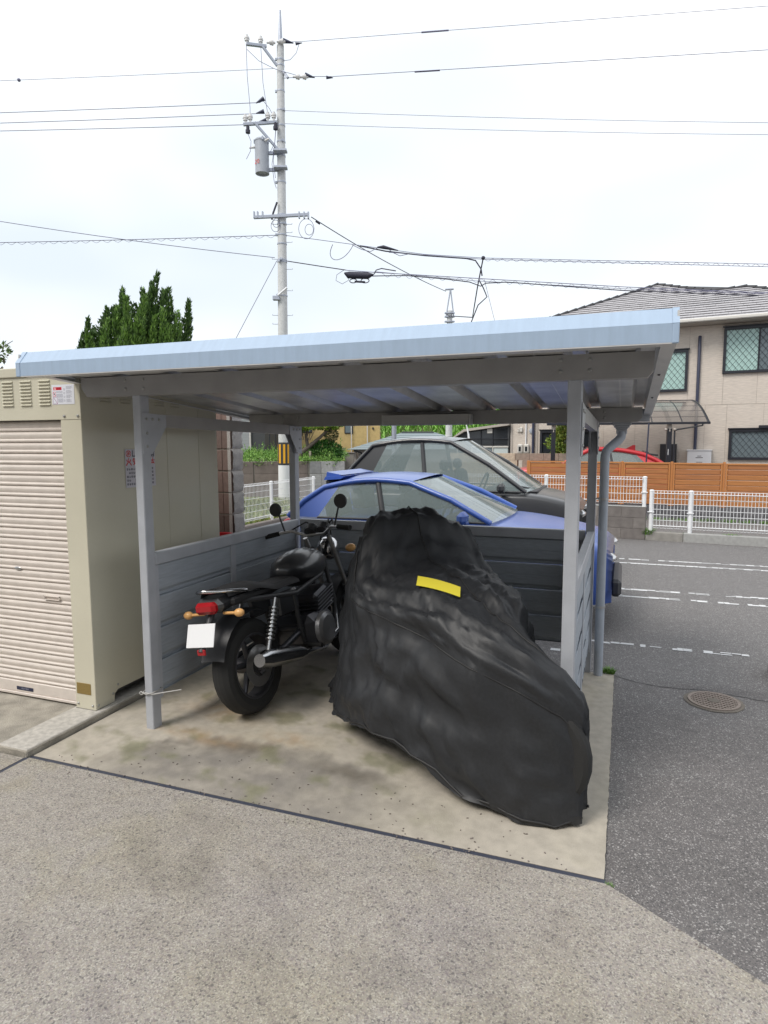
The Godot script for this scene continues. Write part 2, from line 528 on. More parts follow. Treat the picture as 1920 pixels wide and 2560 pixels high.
func ground() -> void:
	var xs := steps([[-260, -60, 50.0], [-60, -10, 10.0], [-10, -0.1, 0.45], [-0.1, 5.0, 0.12], [5, 12, 1.0], [12, 60, 12.0], [60, 260, 50.0]])
	var zs := steps([[-300, -60, 60.0], [-60, -20, 8.0], [-20, -12, 0.8], [-12, -1.0, 0.12], [-1, 8, 1.5], [8, 60, 26.0]])
	var n1 := noise(201, 0.55, FastNoiseLite.TYPE_SIMPLEX_SMOOTH, 4)
	var n2 := noise(202, 2.2, FastNoiseLite.TYPE_SIMPLEX_SMOOTH, 3)
	var rows := []
	var tint := []
	for z in zs:
		var r := []
		var t := []
		for x in xs:
			r.append(Vector3(x, 0, z))
			var g := 1.0 + 0.22 * n1.get_noise_2d(x * 0.6, z * 1.6) + 0.14 * n2.get_noise_2d(x, z)
			# older, paler surface beyond the paving seam
			var old := smoothstep(-4.75, -4.95, z + 0.12 * (x - 0.6) + 0.05 * n2.get_noise_2d(x * 3, 1.0))
			g *= lerpf(0.98, 1.42, old)
			if z < -12.3: g *= 1.35
			var band: float = exp(-pow((z + 5.45 + 0.1 * x) / 0.35, 2)) * 0.22 + exp(-pow((z + 10.9) / 0.5, 2)) * 0.10
			g += band
			var seam: float = exp(-pow((z + 0.12 * (x - 0.6) + 4.84) / 0.05, 2))
			g *= 1.0 - 0.35 * seam
			t.append(Color(g * 1.0, g * 0.985, g * 0.985))
		rows.append(r)
		tint.append(t)
	var b := MB.new()
	b.sheet(rows, tint, true)
	tag(obj("asphalt_ground", b, M.asphalt), "grey speckled asphalt of the parking lot and street", "ground", "", "structure")

	# exposed aggregate apron in front of the joint: its right edge runs off diagonally
	var s1 := noise(301, 0.9, FastNoiseLite.TYPE_SIMPLEX_SMOOTH, 4)
	var s2 := noise(302, 3.5, FastNoiseLite.TYPE_SIMPLEX_SMOOTH, 3)
	var make := func(x0: float, z0: float, z1: float, xr: Callable, nx: int, nz: int, tintf: Callable) -> MB:
		var m := MB.new()
		var rr := []
		var tt := []
		for i in nz + 1:
			var z := lerpf(z0, z1, float(i) / nz)
			var x1: float = xr.call(z)
			var r := []
			var t := []
			for j in nx + 1:
				var x := lerpf(x0, x1, float(j) / nx)
				r.append(Vector3(x, 0.012, z))
				t.append(tintf.call(x, z))
			rr.append(r)
			tt.append(t)
		m.sheet(rr, tt, true)
		m.col = Color(0.62, 0.6, 0.58)
		for i in nz:   # edges
			var a: Vector3 = rr[i][nx]; var c: Vector3 = rr[i + 1][nx]
			m.quad(a, c, c - Vector3(0, 0.05, 0), a - Vector3(0, 0.05, 0))
			a = rr[i + 1][0]; c = rr[i][0]
			m.quad(a, c, c - Vector3(0, 0.05, 0), a - Vector3(0, 0.05, 0))
		for e in [[0, rr[0]], [1, rr[nz]]]:
			var a: Vector3 = e[1][0]; var c: Vector3 = e[1][nx]
			if e[0] == 0: m.quad(c, a, a - Vector3(0, 0.05, 0), c - Vector3(0, 0.05, 0))
			else: m.quad(a, c, c - Vector3(0, 0.05, 0), a - Vector3(0, 0.05, 0))
		return m
	var front_tint := func(x: float, z: float) -> Color:
		var g := 0.98 + 0.25 * s1.get_noise_2d(x, z) + 0.20 * s2.get_noise_2d(x, z)
		var y := clampf(0.5 + 0.9 * s1.get_noise_2d(x + 40, z * 1.3), 0, 1)
		# tan, smoother strip beside the joint
		var edge := smoothstep(-2.05, -2.5, z + 0.25 * s1.get_noise_2d(x * 1.5, 9.0) + 0.06 * x)
		g += 0.10 * edge
		return Color(g * lerpf(0.97, 1.03, y), g * lerpf(0.965, 1.02, y), g * lerpf(1.0, 0.92, y * 0.7 + edge * 0.4))
	var edge_n := noise(305, 6.0, FastNoiseLite.TYPE_SIMPLEX, 3)
	var diag := func(z: float) -> float: return -0.02 + (z + 2.484) * 1.506 + 0.008 * edge_n.get_noise_1d(z * 8)
	tag(obj("concrete_apron", make.call(-2.968, -2.478, 2.6, diag, 130, 110, front_tint), M.agg), "exposed aggregate concrete apron in the foreground", "pavement", "", "structure")
	tag(obj("concrete_apron", make.call(-9.0, -2.466, 2.6, func(_z): return -2.994, 60, 60, front_tint), M.agg), "aggregate concrete slab before the shed plinth, left of the joint", "pavement", "", "structure")
	var apron_tint := func(x: float, z: float) -> Color:
		var g := 1.0 + 0.12 * s1.get_noise_2d(x * 1.6, z * 1.6) + 0.06 * s2.get_noise_2d(x, z)
		var c := Color(g, g, g * (0.98 + 0.05 * s1.get_noise_2d(x + 9, z)))
		# grey grime between the joint and a wavy tide line
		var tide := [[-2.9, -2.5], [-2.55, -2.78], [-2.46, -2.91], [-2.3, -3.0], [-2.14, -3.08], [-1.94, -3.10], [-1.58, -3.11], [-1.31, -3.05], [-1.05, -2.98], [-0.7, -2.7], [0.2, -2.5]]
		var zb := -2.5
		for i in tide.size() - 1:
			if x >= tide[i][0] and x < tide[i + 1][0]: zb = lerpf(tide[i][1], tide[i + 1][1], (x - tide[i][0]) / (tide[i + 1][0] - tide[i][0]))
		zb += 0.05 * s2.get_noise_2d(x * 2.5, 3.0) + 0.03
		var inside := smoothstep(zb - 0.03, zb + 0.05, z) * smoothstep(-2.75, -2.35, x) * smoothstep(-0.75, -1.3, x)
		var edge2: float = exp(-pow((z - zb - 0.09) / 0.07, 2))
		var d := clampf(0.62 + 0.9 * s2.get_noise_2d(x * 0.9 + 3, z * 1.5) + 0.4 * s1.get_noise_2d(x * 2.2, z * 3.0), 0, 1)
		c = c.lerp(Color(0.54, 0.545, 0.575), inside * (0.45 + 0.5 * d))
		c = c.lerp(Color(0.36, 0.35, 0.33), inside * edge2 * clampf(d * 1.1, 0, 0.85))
		# algae
		var al := clampf(s1.get_noise_2d(x * 3.4 - 7, z * 3.4) * 2.4 - 0.45, 0, 0.75) * smoothstep(-0.5, -1.2, x)
		c = c.lerp(Color(0.46, 0.50, 0.36), al)
		# rust runs beside the post and under the motorcycle
		for p in [[-2.42, -3.03, 0.18, 0.05], [-2.15, -3.0, 0.22, 0.07], [-1.75, -3.15, 0.16, 0.08], [-2.3, -3.4, 0.3, 0.18]]:
			var q: float = exp(-pow((x - p[0]) / p[2], 2) - pow((z - p[1]) / p[3], 2))
			c = c.lerp(Color(0.86, 0.60, 0.34), q * 0.5 * clampf(0.7 + s2.get_noise_2d(x * 2, z * 2), 0, 1))
		# pale washed rim along the joint
		c = c * (1.0 + 0.06 * smoothstep(-2.6, -2.5, z))
		return c
	tag(obj("shelter_slab", make.call(-2.966, -4.88, -2.503, func(z): return -0.018 + 0.004 * edge_n.get_noise_1d(z * 3), 110, 90, apron_tint), M.conc), "pale smooth concrete slab under the steel shelter", "slab", "", "structure")
	# black joint filler
	var j := MB.new()
	j.box(Vector3(-1.495, -0.010, -2.4905), Vector3(2.96, 0.040, 0.0256))
	tag(obj("joint_filler", j, M.sealant), "dark filler strip in the concrete joint before the shelter", "joint", "", "structure")
	j = MB.new()
	j.box(Vector3(-2.981, -0.010, 0.06), Vector3(0.0256, 0.040, 5.08))
	tag(obj("joint_filler", j, M.sealant), "dark filler strip in the concrete joint running left of the apron", "joint", "", "structure")
	# plinth under the shed
	var pl := MB.new()
	pl.span(Vector3(-9, -0.05, -4.9), Vector3(-2.978, 0.047, -2.474), 0.006)
	tag(obj("shed_plinth", pl, worn(mat(0.47, 0.435, 0.37, 0.9), wear(512, 55, 0.014, 0.45, 1.6, 0.15), 1.3, 0.9)), "low worn concrete plinth under the cream shed", "plinth", "", "structure")
	pl = MB.new()
	pl.span(Vector3(-3.2, 0.03, -4.85), Vector3(-2.984, 0.0505, -2.48), 0.004)
	tag(obj("plinth_screed", pl, worn(mat(0.60, 0.57, 0.52, 0.85), wear(512, 56, 0.03, 0.35, 1.0, 0.2), 0.8, 0.6)), "pale cement strip along the edge of the shed plinth", "plinth", "", "structure")

	# worn bay lines
	var zl := [[-9.99, 0.07, 0.90], [-9.654, 0.075, 0.96], [-7.911, 0.075, 0.93], [-7.547, 0.075, 0.86], [-5.704, 0.07, 0.78], [-5.36, 0.06, 0.10]]
	for e in zl:
		var m := MB.new()
		var x := -6.4
		while x < 5.2:
			var l := rng.randf_range(0.03, 0.12)
			var keep: float = e[2] - (0.5 if x > 0.95 and x < 1.7 and e[0] > -6.0 else 0.0)
			if rng.randf() < keep:
				var w: float = e[1]
				var strands := 2 if e[2] > 0.94 else 3
				for s in strands:
					if rng.randf() < (0.06 if strands == 2 else 0.26): continue
					var zc: float = e[0] + (s - (strands - 1) * 0.5) * w / strands
					var h: float = w / strands * 0.5 * rng.randf_range(0.75, 1.0)
					m.quad(Vector3(x, 0.004, zc + h), Vector3(x + l * rng.randf_range(0.8, 1.02), 0.004, zc + h * rng.randf_range(0.8, 1.0)), Vector3(x + l, 0.004, zc - h), Vector3(x + l * rng.randf_range(-0.1, 0.1), 0.004, zc - h * rng.randf_range(0.8, 1)))
			x += l
		var o := obj("bay_marking", m, M.line)
		tag(o, "", "marking", "worn white parking bay lines", "structure")
	for k in zl.size():
		var names := ["farthest worn white bay line, below the fence wall", "second farthest white bay line, the least worn", "upper line of the middle pair of worn white bay lines", "lower line of the middle pair of worn white bay lines", "broken white bay line ending beside the downpipe", "nearest bay line, almost worn away"]
		get_node("bay_marking" if k == 0 else "bay_marking_%03d" % k).set_meta("label", names[k])

# ---------------------------------------------------------------- unseen apartment block added behind the viewer to shade the shelter beams
func added_apartments() -> void:
	var t := thing("added_apartment_block", "unseen two storey beige apartment block added behind the viewer to shade the shelter beams", "building", Vector3(-1.0, 0, 6.2))
	var m := MB.new()
	m.span(Vector3(-15, 0, 0.0), Vector3(13, 6.4, 7.0))
	obj("wall", m, M.siding, t)
	m = MB.new()
	m.span(Vector3(-15.5, 6.4, -1.0), Vector3(13.5, 6.7, 7.4), 0.02)
	obj("roof", m, M.tile_edge, t)
	m = MB.new()
	m.span(Vector3(-15, 2.75, -1.1), Vector3(13, 2.95, -0.002), 0.01)
	obj("walkway", m, M.conc_grey, t)
	m = MB.new()
	m.span(Vector3(-15, 2.95, -1.1), Vector3(13, 3.95, -1.04), 0.01)
	obj("balustrade", m, M.trim_grey, t)
	for f in 2:
		for k in 6:
			var x := -13.0 + 4.6 * k
			m = MB.new()
			m.span(Vector3(x, 0.05 + 2.95 * f, -0.04), Vector3(x + 0.9, 2.1 + 2.95 * f, 0.001), 0.01)
			obj("door", m, M.gunmetal, t)
			m = MB.new()
			m.span(Vector3(x + 1.5, 1.0 + 2.95 * f, -0.05), Vector3(x + 3.1, 2.1 + 2.95 * f, 0.001), 0.01)
			var w := obj("window", m, M.sash, t)
			m = MB.new()
			m.span(Vector3(x + 1.56, 1.06 + 2.95 * f, -0.056), Vector3(x + 3.04, 2.04 + 2.95 * f, -0.051))
			obj("pane", m, M.glass_grey, w)

# ---------------------------------------------------------------- steel shelter
func shelter() -> void:
	var t := thing("motorcycle_shelter", "low grey steel shelter with a pale blue fascia over two motorcycles", "shelter")
	var at := func(x, y, z) -> Transform3D: return Transform3D(Basis.IDENTITY, Vector3(x, y, z))
	# posts
	for p in [[-2.62, -2.565, -3.065, -2.99, 1.972], [-0.243, -0.183, -3.065, -2.99, 1.972], [-2.648, -2.592, -4.935, -4.862, 1.90], [-0.243, -0.183, -4.935, -4.862, 1.90]]:
		var m := MB.new()
		m.span(Vector3(p[0], 0.0, p[2]), Vector3(p[1], p[4], p[3]), 0.004)
		obj("post", m, M.frame, t)
	# front and rear beams with clipped lower corners
	for e in [[-3.062, -2.992, 1.970, 2.080], [-4.868, -4.80, 1.836, 1.936]]:
		var m := MB.new()
		m.prism(PackedVector2Array([Vector2(-2.985, e[3]), Vector2(0.105, e[3]), Vector2(0.105, e[2] + 0.03), Vector2(0.08, e[2]), Vector2(-2.945, e[2]), Vector2(-2.985, e[2] + 0.05)]), e[0], e[1])
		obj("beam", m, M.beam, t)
	var bh := dome(0.0085, 0.007)
	for x in [-2.665, -2.54, -0.276, -0.153]:
		for y in [2.008, 2.056]: obj("bolt", bh, M.bolt, t, at.call(x, y, -2.992))
	for x in [-2.665, -2.52, -0.29, -0.14]:
		for y in [1.868, 1.908]: obj("bolt", bh, M.bolt, t, at.call(x, y, -4.80))
	# side rails tying front and rear posts, gussets, bolts
	for sx in [0, 1]:
		var xo: float = -2.563 if sx == 0 else -0.181
		var xi: float = -2.602 if sx == 0 else -0.222
		var m := MB.new()
		var q := [Vector3(0, 1.797, -3.067), Vector3(0, 1.871, -3.067), Vector3(0, 1.842, -4.86), Vector3(0, 1.768, -4.86)]
		var ctr := Vector3((xo + xi) / 2, 1.82, -3.96)
		var a := []; var b := []
		for p in q:
			a.append(Vector3(xi, p.y, p.z)); b.append(Vector3(xo, p.y, p.z))
		m.oquad(a[0], a[1], a[2], a[3], ctr); m.oquad(b[0], b[1], b[2], b[3], ctr)
		for k in 4: m.oquad(a[k], a[(k + 1) % 4], b[(k + 1) % 4], b[k], ctr)
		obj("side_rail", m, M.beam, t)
		for rear in [0, 1]:
			var g := MB.new()
			# gusset plate in the plane of the rail (x is depth here), outline in (z, y)
			var z0 := -2.995 if rear == 0 else -4.93
			var s := -1.0 if rear == 0 else 1.0
			var yt := 1.874 if rear == 0 else 1.848
			var poly := PackedVector2Array([Vector2(0, yt), Vector2(s * 0.205, yt - 0.008), Vector2(s * 0.205, yt - 0.075), Vector2(s * 0.075, yt - 0.235), Vector2(0, yt - 0.235)])
			g.x = Transform3D(Basis(Vector3(0, 0, 1), Vector3(0, 1, 0), Vector3(1, 0, 0)), Vector3(xo, 0, z0))
			g.prism(poly, 0.0, 0.004)
			g.x = Transform3D(Basis(Vector3(0, 0, 1), Vector3(0, 1, 0), Vector3(1, 0, 0)), Vector3(xi - 0.001, 0, z0))
			g.prism(poly, -0.004, 0.0)
			var gp := obj("gusset", g, M.frame, t)
			for bp in [[0.035, 0.035], [0.085, 0.035], [0.14, 0.037], [0.035, 0.115], [0.035, 0.19]]:
				obj("bolt", bh, M.bolt, gp, Transform3D(Basis(Vector3.UP, PI / 2), Vector3(xo + 0.004, yt - bp[1], z0 + s * bp[0])))
	# folded roof panels: flat pans with raised ribs, falling to the rear
	var k := 0.081
	var rb := Basis(Vector3.RIGHT, -atan(k))
	var prof := func(x0: float, x1: float, rc: float) -> PackedVector2Array:
		var up := PackedVector2Array([Vector2(x0, 0)])
		if rc > x0 + 0.06: up.append_array([Vector2(rc - 0.055, 0), Vector2(rc - 0.03, 0.048), Vector2(rc + 0.03, 0.048), Vector2(rc + 0.055, 0)])
		up.append(Vector2(x1, 0))
		var lo := PackedVector2Array()
		for i in range(up.size() - 1, -1, -1): lo.append(up[i] + Vector2(0, 0.003))
		up.append_array(lo)
		return up
	for i in 10:
		var rc := -0.214 - 0.355 * (i - 1)
		var x1: float = min(rc + 0.177, 0.152)
		var x0: float = max(rc - 0.177, -3.05)
		if i == 0:
			x0 = -0.0365; x1 = 0.152; rc = 0.085
		var m := MB.new()
		var pts: PackedVector2Array = prof.call(x0, x1, rc)
		m.prism(pts, -2.47, -0.055)
		obj("roof_panel", m, M.deck, t, Transform3D(rb, Vector3(0, 2.086 + k * 0.33, -2.66)))
	# fascia: upright band, sloping band above it, return lip below
	var f := MB.new()
	f.span(Vector3(-3.03, 2.060, -2.634), Vector3(0.148, 2.128, -2.626))
	obj("fascia", f, M.paint, t)
	f = MB.new()
	f.prism(PackedVector2Array([Vector2(0, 2.1285), Vector2(0.004, 2.1285), Vector2(-0.046, 2.190), Vector2(-0.10, 2.186), Vector2(-0.10, 2.182), Vector2(-0.048, 2.186)]), -3.03, 0.148)
	obj("roof_edge", f, M.paint, t, Transform3D(Basis(Vector3(0, 0, 1), Vector3(0, 1, 0), Vector3(1, 0, 0)), Vector3(0, 0, -2.630)))
	f = MB.new()
	f.span(Vector3(-3.03, 2.0555, -2.70), Vector3(0.148, 2.0595, -2.626))
	obj("fascia_lip", f, M.trim, t)
	for e in [[-3.062, -3.0305], [0.1485, 0.172]]:
		var c := MB.new()
		c.span(Vector3(e[0], 2.056, -2.636), Vector3(e[1], 2.129, -2.623), 0.003)
		c.x = Transform3D(Basis(Vector3(0, 0, 1), Vector3(0, 1, 0), Vector3(1, 0, 0)), Vector3(0, 0, -2.6265))
		c.prism(PackedVector2Array([Vector2(-0.008, 2.1285), Vector2(0.0035, 2.1285), Vector2(-0.046, 2.192), Vector2(-0.12, 2.186), Vector2(-0.12, 2.12)]), e[0], e[1])
		obj("corner_cap", c, M.paint, t)
	# gable trims: web and lower flange, following the fall of the roof
	for e in [[-3.062, -3.054, -3.054, -3.008], [0.164, 0.172, 0.118, 0.164]]:
		var g := MB.new()
		g.span(Vector3(e[0], -0.032, -2.44), Vector3(e[1], 0.062, 0.02))
		g.span(Vector3(e[2], -0.032, -2.44), Vector3(e[3], -0.028, -0.02))
		obj("gable_trim", g, M.trim, t, Transform3D(rb, Vector3(0, 2.086 + k * 0.33, -2.66)))
		for zz in [-0.09, -0.75, -1.5, -2.36]:
			obj("screw", dome(0.007, 0.006), M.dark, t, Transform3D(rb * Basis(Vector3.RIGHT, PI / 2), Vector3((e[2] + e[3]) / 2, 2.086 + k * (0.33 + zz) - 0.032, -2.66 + zz)))
	# gutter behind the rear beam
	var gt := MB.new()
	gt.span(Vector3(-3.05, 1.845, -5.12), Vector3(0.16, 1.849, -5.0))
	gt.span(Vector3(-3.05, 1.849, -5.124), Vector3(0.16, 1.94, -5.12))
	gt.span(Vector3(-3.05, 1.849, -5.0), Vector3(0.16, 1.90, -4.996))
	obj("gutter", gt, M.frame, t)
	# downpipe: stepped hopper, elbow, clips
	var h := MB.new()
	for q in [[0.062, 1.845, 1.815], [0.052, 1.815, 1.80], [0.042, 1.80, 1.788], [0.036, 1.788, 1.755]]:
		h.span(Vector3(-0.024 - q[0], q[2], -4.915 - q[0] * 0.8), Vector3(-0.024 + q[0], q[1], -4.915 + q[0] * 0.8), 0.004)
	obj("hopper", h, M.frame, t)
	var d := MB.new()
	d.tube([Vector3(-0.022, 1.77, -4.91), Vector3(-0.026, 1.735, -4.905), Vector3(-0.045, 1.71, -4.895), Vector3(-0.105, 1.655, -4.855), Vector3(-0.122, 1.632, -4.845), Vector3(-0.128, 1.60, -4.84), Vector3(-0.128, 1.2, -4.84), Vector3(-0.128, 0.6, -4.84), Vector3(-0.128, 0.0, -4.84)], 0.0315, 14)
	obj("downpipe", d, M.pipe, t)
	for y in [1.30, 0.52]:
		var c := MB.new()
		c.x = at.call(-0.128, y, -4.84)
		c.lathe([[0.0325, -0.008], [0.035, -0.008], [0.035, 0.008], [0.0325, 0.008]], 14)
		c.span(Vector3(-0.055, -0.006, -0.002), Vector3(-0.03, 0.006, 0.004))
		obj("pipe_clip", c, M.steel, t)
	# half height boarding on both sides: top rail, middle stile, grooved boards
	for sx in [0, 1]:
		var xo: float = -2.572 if sx == 0 else -0.190
		var r := MB.new()
		r.span(Vector3(xo - 0.042, 0.988, -4.858), Vector3(xo + 0.006, 1.062, -3.069), 0.005)
		obj("top_rail", r, M.frame, t)
		for z in [[-3.92, -3.86], [-3.10, -3.0695], [-4.858, -4.825]]:
			r = MB.new()
			r.span(Vector3(xo - 0.036, 0.175, z[0]), Vector3(xo - 0.002, 0.987, z[1]), 0.003)
			obj("stile", r, M.frame, t)
		for bay in [[-3.858, -3.102], [-4.823, -3.922]]:
			for y in [[0.800, 0.985], [0.605, 0.794], [0.408, 0.599], [0.212, 0.402]]:
				var m := MB.new()
				var hh: float = y[1] - y[0]
				var pf := PackedVector2Array([Vector2(0, 0), Vector2(-0.012, 0.0), Vector2(-0.012, 0.018), Vector2(0, 0.036), Vector2(0.0, hh * 0.52), Vector2(-0.002, hh * 0.53), Vector2(0.0, hh * 0.54), Vector2(0.0, hh - 0.006), Vector2(-0.006, hh), Vector2(-0.022, hh), Vector2(-0.022, 0)])
				m.x = Transform3D(Basis(Vector3(1, 0, 0), Vector3(0, 1, 0), Vector3(0, 0, 1)), Vector3(xo - 0.008, y[0], 0))
				m.prism(pf, bay[0], bay[1])
				obj("board", m, M.board, t)
	# the same boarding across the rear
	var rr := MB.new()
	rr.span(Vector3(-2.562, 0.988, -4.916), Vector3(-0.246, 1.062, -4.868), 0.005)
	obj("top_rail", rr, M.frame, t)
	for x in [[-2.562, -2.53], [-1.43, -1.37], [-0.278, -0.246]]:
		rr = MB.new()
		rr.span(Vector3(x[0], 0.175, -4.911), Vector3(x[1], 0.987, -4.877), 0.003)
		obj("stile", rr, M.frame, t)
	for bay in [[-2.529, -1.431], [-1.369, -0.279]]:
		for y in [[0.800, 0.985], [0.605, 0.794], [0.408, 0.599], [0.212, 0.402]]:
			var m := MB.new()
			var hh: float = y[1] - y[0]
			m.x = Transform3D(Basis(Vector3(0, 0, 1), Vector3(0, 1, 0), Vector3(1, 0, 0)), Vector3(0, y[0], -4.884))
			m.prism(PackedVector2Array([Vector2(0, 0), Vector2(-0.012, 0.0), Vector2(-0.012, 0.018), Vector2(0, 0.036), Vector2(0.0, hh * 0.52), Vector2(-0.002, hh * 0.53), Vector2(0.0, hh * 0.54), Vector2(0.0, hh - 0.006), Vector2(-0.006, hh), Vector2(-0.022, hh), Vector2(-0.022, 0)]), bay[0], bay[1])
			obj("board", m, M.board, t)
	# tube lamp under the rear beam
	var l := thing("lamp", "long unlit grey tube lamp under the rear shelter beam", "lamp", Vector3(-1.408, 1.83, -4.742))
	var lm := MB.new()
	lm.x = Transform3D(Basis(Vector3(0, 0, 1), Vector3(0, 1, 0), Vector3(1, 0, 0)), Vector3.ZERO)
	lm.prism(PackedVector2Array([Vector2(-0.045, 0.078), Vector2(0.05, 0.078), Vector2(0.05, 0.03), Vector2(0.032, 0.006), Vector2(0.01, 0.0), Vector2(-0.02, 0.003), Vector2(-0.045, 0.02)]), -0.332, 0.332)
	obj("cover", lm, M.lamp, l)
	for s in [-1, 1]:
		lm = MB.new()
		lm.span(Vector3(s * 0.3325, 0.0, -0.046), Vector3(s * 0.345, 0.08, 0.051), 0.004)
		obj("end_cap", lm, M.lamp, l)

# ---------------------------------------------------------------- cream shed
func draw_seg(im: Image, a: Vector2, b: Vector2, w: float, c: Color) -> void:
	var nst := int(a.distance_to(b)) + 1
	for i in nst + 1:
		var p := a.lerp(b, float(i) / nst)
		im.fill_rect(Rect2i(int(p.x - w / 2), int(p.y - w / 2), max(1, int(w)), max(1, int(w))), c)
func strokes(im: Image, at: Vector2, s: float, w: float, c: Color, list: Array) -> void:
	for q in list:
		for i in q.size() / 2 - 1:
			draw_seg(im, at + Vector2(q[i * 2], q[i * 2 + 1]) * s, at + Vector2(q[i * 2 + 2], q[i * 2 + 3]) * s, w, c)
func picture(im: Image, rough := 0.4) -> StandardMaterial3D:
	var m := StandardMaterial3D.new()
	im.generate_mipmaps()
	m.albedo_texture = ImageTexture.create_from_image(im)
	m.roughness = rough
	return m

func shed() -> void:
	var t := thing("storage_shed", "tall cream steel storage shed with a roller shutter and louvres", "shed", Vector3(-3.025, 0.047, -3.018))
	# local: x to the left is negative, z backwards is negative, y from the plinth
	var side := MB.new()
	# right wall with a raised foot opening, as an outline in (z, y)
	var po := PackedVector2Array([Vector2(-0.005, 0), Vector2(-0.005, 2.10), Vector2(-1.362, 2.10), Vector2(-1.362, 0), Vector2(-1.22, 0), Vector2(-1.22, 0.03), Vector2(-1.19, 0.075), Vector2(-0.19, 0.075), Vector2(-0.16, 0.055), Vector2(-0.155, 0.0)])
	side.x = Transform3D(Basis(Vector3(0, 0, 1), Vector3(0, 1, 0), Vector3(1, 0, 0)), Vector3.ZERO)
	side.prism(po, -0.02, 0.0)
	obj("wall", side, M.cream, t)
	for q in [[Vector3(-2.3, 0, -1.362), Vector3(-0.02, 2.10, -1.34)], [Vector3(-2.32, 0, -1.362), Vector3(-2.30, 2.10, 0)]]:
		var w := MB.new()
		w.span(q[0], q[1])
		obj("wall", w, M.cream, t)
	for z in [-0.765, -1.128]:    # lapped seams
		var w := MB.new()
		w.span(Vector3(0.0, 0.08, z - 0.004), Vector3(0.0025, 1.90, z + 0.004), 0.001)
		obj("seam", w, M.cream, t)
	var sm := MB.new()
	sm.span(Vector3(0.0, 1.93, -1.36), Vector3(0.003, 1.938, -0.2))
	obj("seam", sm, M.cream, t)
	var roof := MB.new()
	roof.span(Vector3(-2.34, 2.057, -1.40), Vector3(0.012, 2.115, 0.014), 0.005)
	obj("roof", roof, M.cream, t)
	# floor pan just under the shutter, dark inside
	var fl := MB.new()
	fl.span(Vector3(-2.3, 0.05, -1.34), Vector3(-0.02, 0.07, -0.09))
	obj("floor_pan", fl, M.dark, t)
	var hd := MB.new()
	hd.span(Vector3(-2.32, 1.797, -0.02), Vector3(0.001, 2.056, 0.002), 0.002)
	obj("header", hd, M.cream, t)
	var st := MB.new()
	st.span(Vector3(-0.160, 0.0, -0.03), Vector3(0.0005, 1.7965, 0.0), 0.003)
	obj("jamb", st, M.cream, t)
	st = MB.new()
	st.span(Vector3(-2.319, 0.0, -0.03), Vector3(-2.16, 1.7965, 0.0), 0.003)
	obj("jamb", st, M.cream, t)
	# louvres
	var lv := MB.new()
	lv.x = Transform3D(Basis(Vector3(0, 0, 1), Vector3(0, 1, 0), Vector3(1, 0, 0)), Vector3.ZERO)
	lv.prism(PackedVector2Array([Vector2(0, 0.0095), Vector2(0.009, 0.003), Vector2(0.009, 0.0), Vector2(0, 0)]), -0.045, 0.045)
	for ci in 13:
		var cx := -0.27 - 0.1505 * ci
		if cx < -2.1: break
		for r in 8:
			obj("louvre", lv, M.cream, t, Transform3D(Basis.IDENTITY, Vector3(cx, 1.886 + r * 0.0203, 0.002)))
	for ci in 5:
		for r in 3:
			obj("louvre", lv, M.cream, t, Transform3D(Basis(Vector3.UP, PI / 2), Vector3(0.0, 1.905 + r * 0.022, -0.20 - 0.165 * ci)))
	for x in [-0.125, -0.02]:
		obj("screw", dome(0.009, 0.008), M.bolt, t, Transform3D(Basis.IDENTITY, Vector3(x, 1.818, 0.002)))
	# shutter slats
	var sl := MB.new()
	sl.x = Transform3D(Basis(Vector3(0, 0, 1), Vector3(0, 1, 0), Vector3(1, 0, 0)), Vector3.ZERO)
	sl.prism(PackedVector2Array([Vector2(-0.012, 0.0), Vector2(-0.003, 0.002), Vector2(0.004, 0.008), Vector2(0.005, 0.014), Vector2(0.0, 0.020), Vector2(-0.002, 0.024), Vector2(0.001, 0.030), Vector2(0.004, 0.040), Vector2(0.005, 0.050), Vector2(0.002, 0.058), Vector2(-0.006, 0.0665), Vector2(-0.012, 0.067)]), -1.0, 1.0)
	var n := 0
	while n < 26:
		var y := 1.797 - 0.0677 * (n + 1)
		if y < 0.085: break
		obj("shutter_slat", sl, M.shutter, t, Transform3D(Basis.IDENTITY, Vector3(-1.16, y, -0.032)))
		n += 1
	var rl := MB.new()
	rl.span(Vector3(-2.16, 0.03, -0.055), Vector3(-0.1605, 0.1045, -0.022), 0.004)
	rl.span(Vector3(-2.16, 0.012, -0.055), Vector3(-0.1605, 0.03, -0.014), 0.003)
	obj("bottom_bar", rl, M.shutter, t)
	var lk := MB.new()
	lk.ball(Vector3(-0.615, 0.858, -0.027), Vector3(0.030, 0.012, 0.006), 14)
	obj("lock", lk, M.steel, t)
	var hn := MB.new()
	for q in [[-0.40, -0.27, 0.672, 0.676], [-0.40, -0.27, 0.693, 0.698], [-0.40, -0.394, 0.672, 0.698], [-0.276, -0.27, 0.672, 0.698]]:
		hn.span(Vector3(q[0], q[2], -0.034), Vector3(q[1], q[3], -0.018), 0.001)
	obj("pull_handle", hn, M.shutter, t)
	# maker's badge on the bottom bar: dark blue with pale lettering
	var bi := Image.create(256, 40, false, Image.FORMAT_RGB8)
	bi.fill(lin(0.02, 0.025, 0.06))
	for i in 9:
		var x := 70.0 + i * 14
		strokes(bi, Vector2(x, 12), 1, 2, Color(0.75, 0.76, 0.8), [[[0, 0, 0, 16], [0, 0, 9, 0, 9, 16], [0, 16, 9, 16], [0, 8, 9, 8]][i % 4], [[0, 0, 0, 16]][0]])
	var bd := MB.new()
	bd.quad(Vector3(-0.685, 0.044, 0), Vector3(-0.54, 0.044, 0), Vector3(-0.54, 0.068, 0), Vector3(-0.685, 0.068, 0))
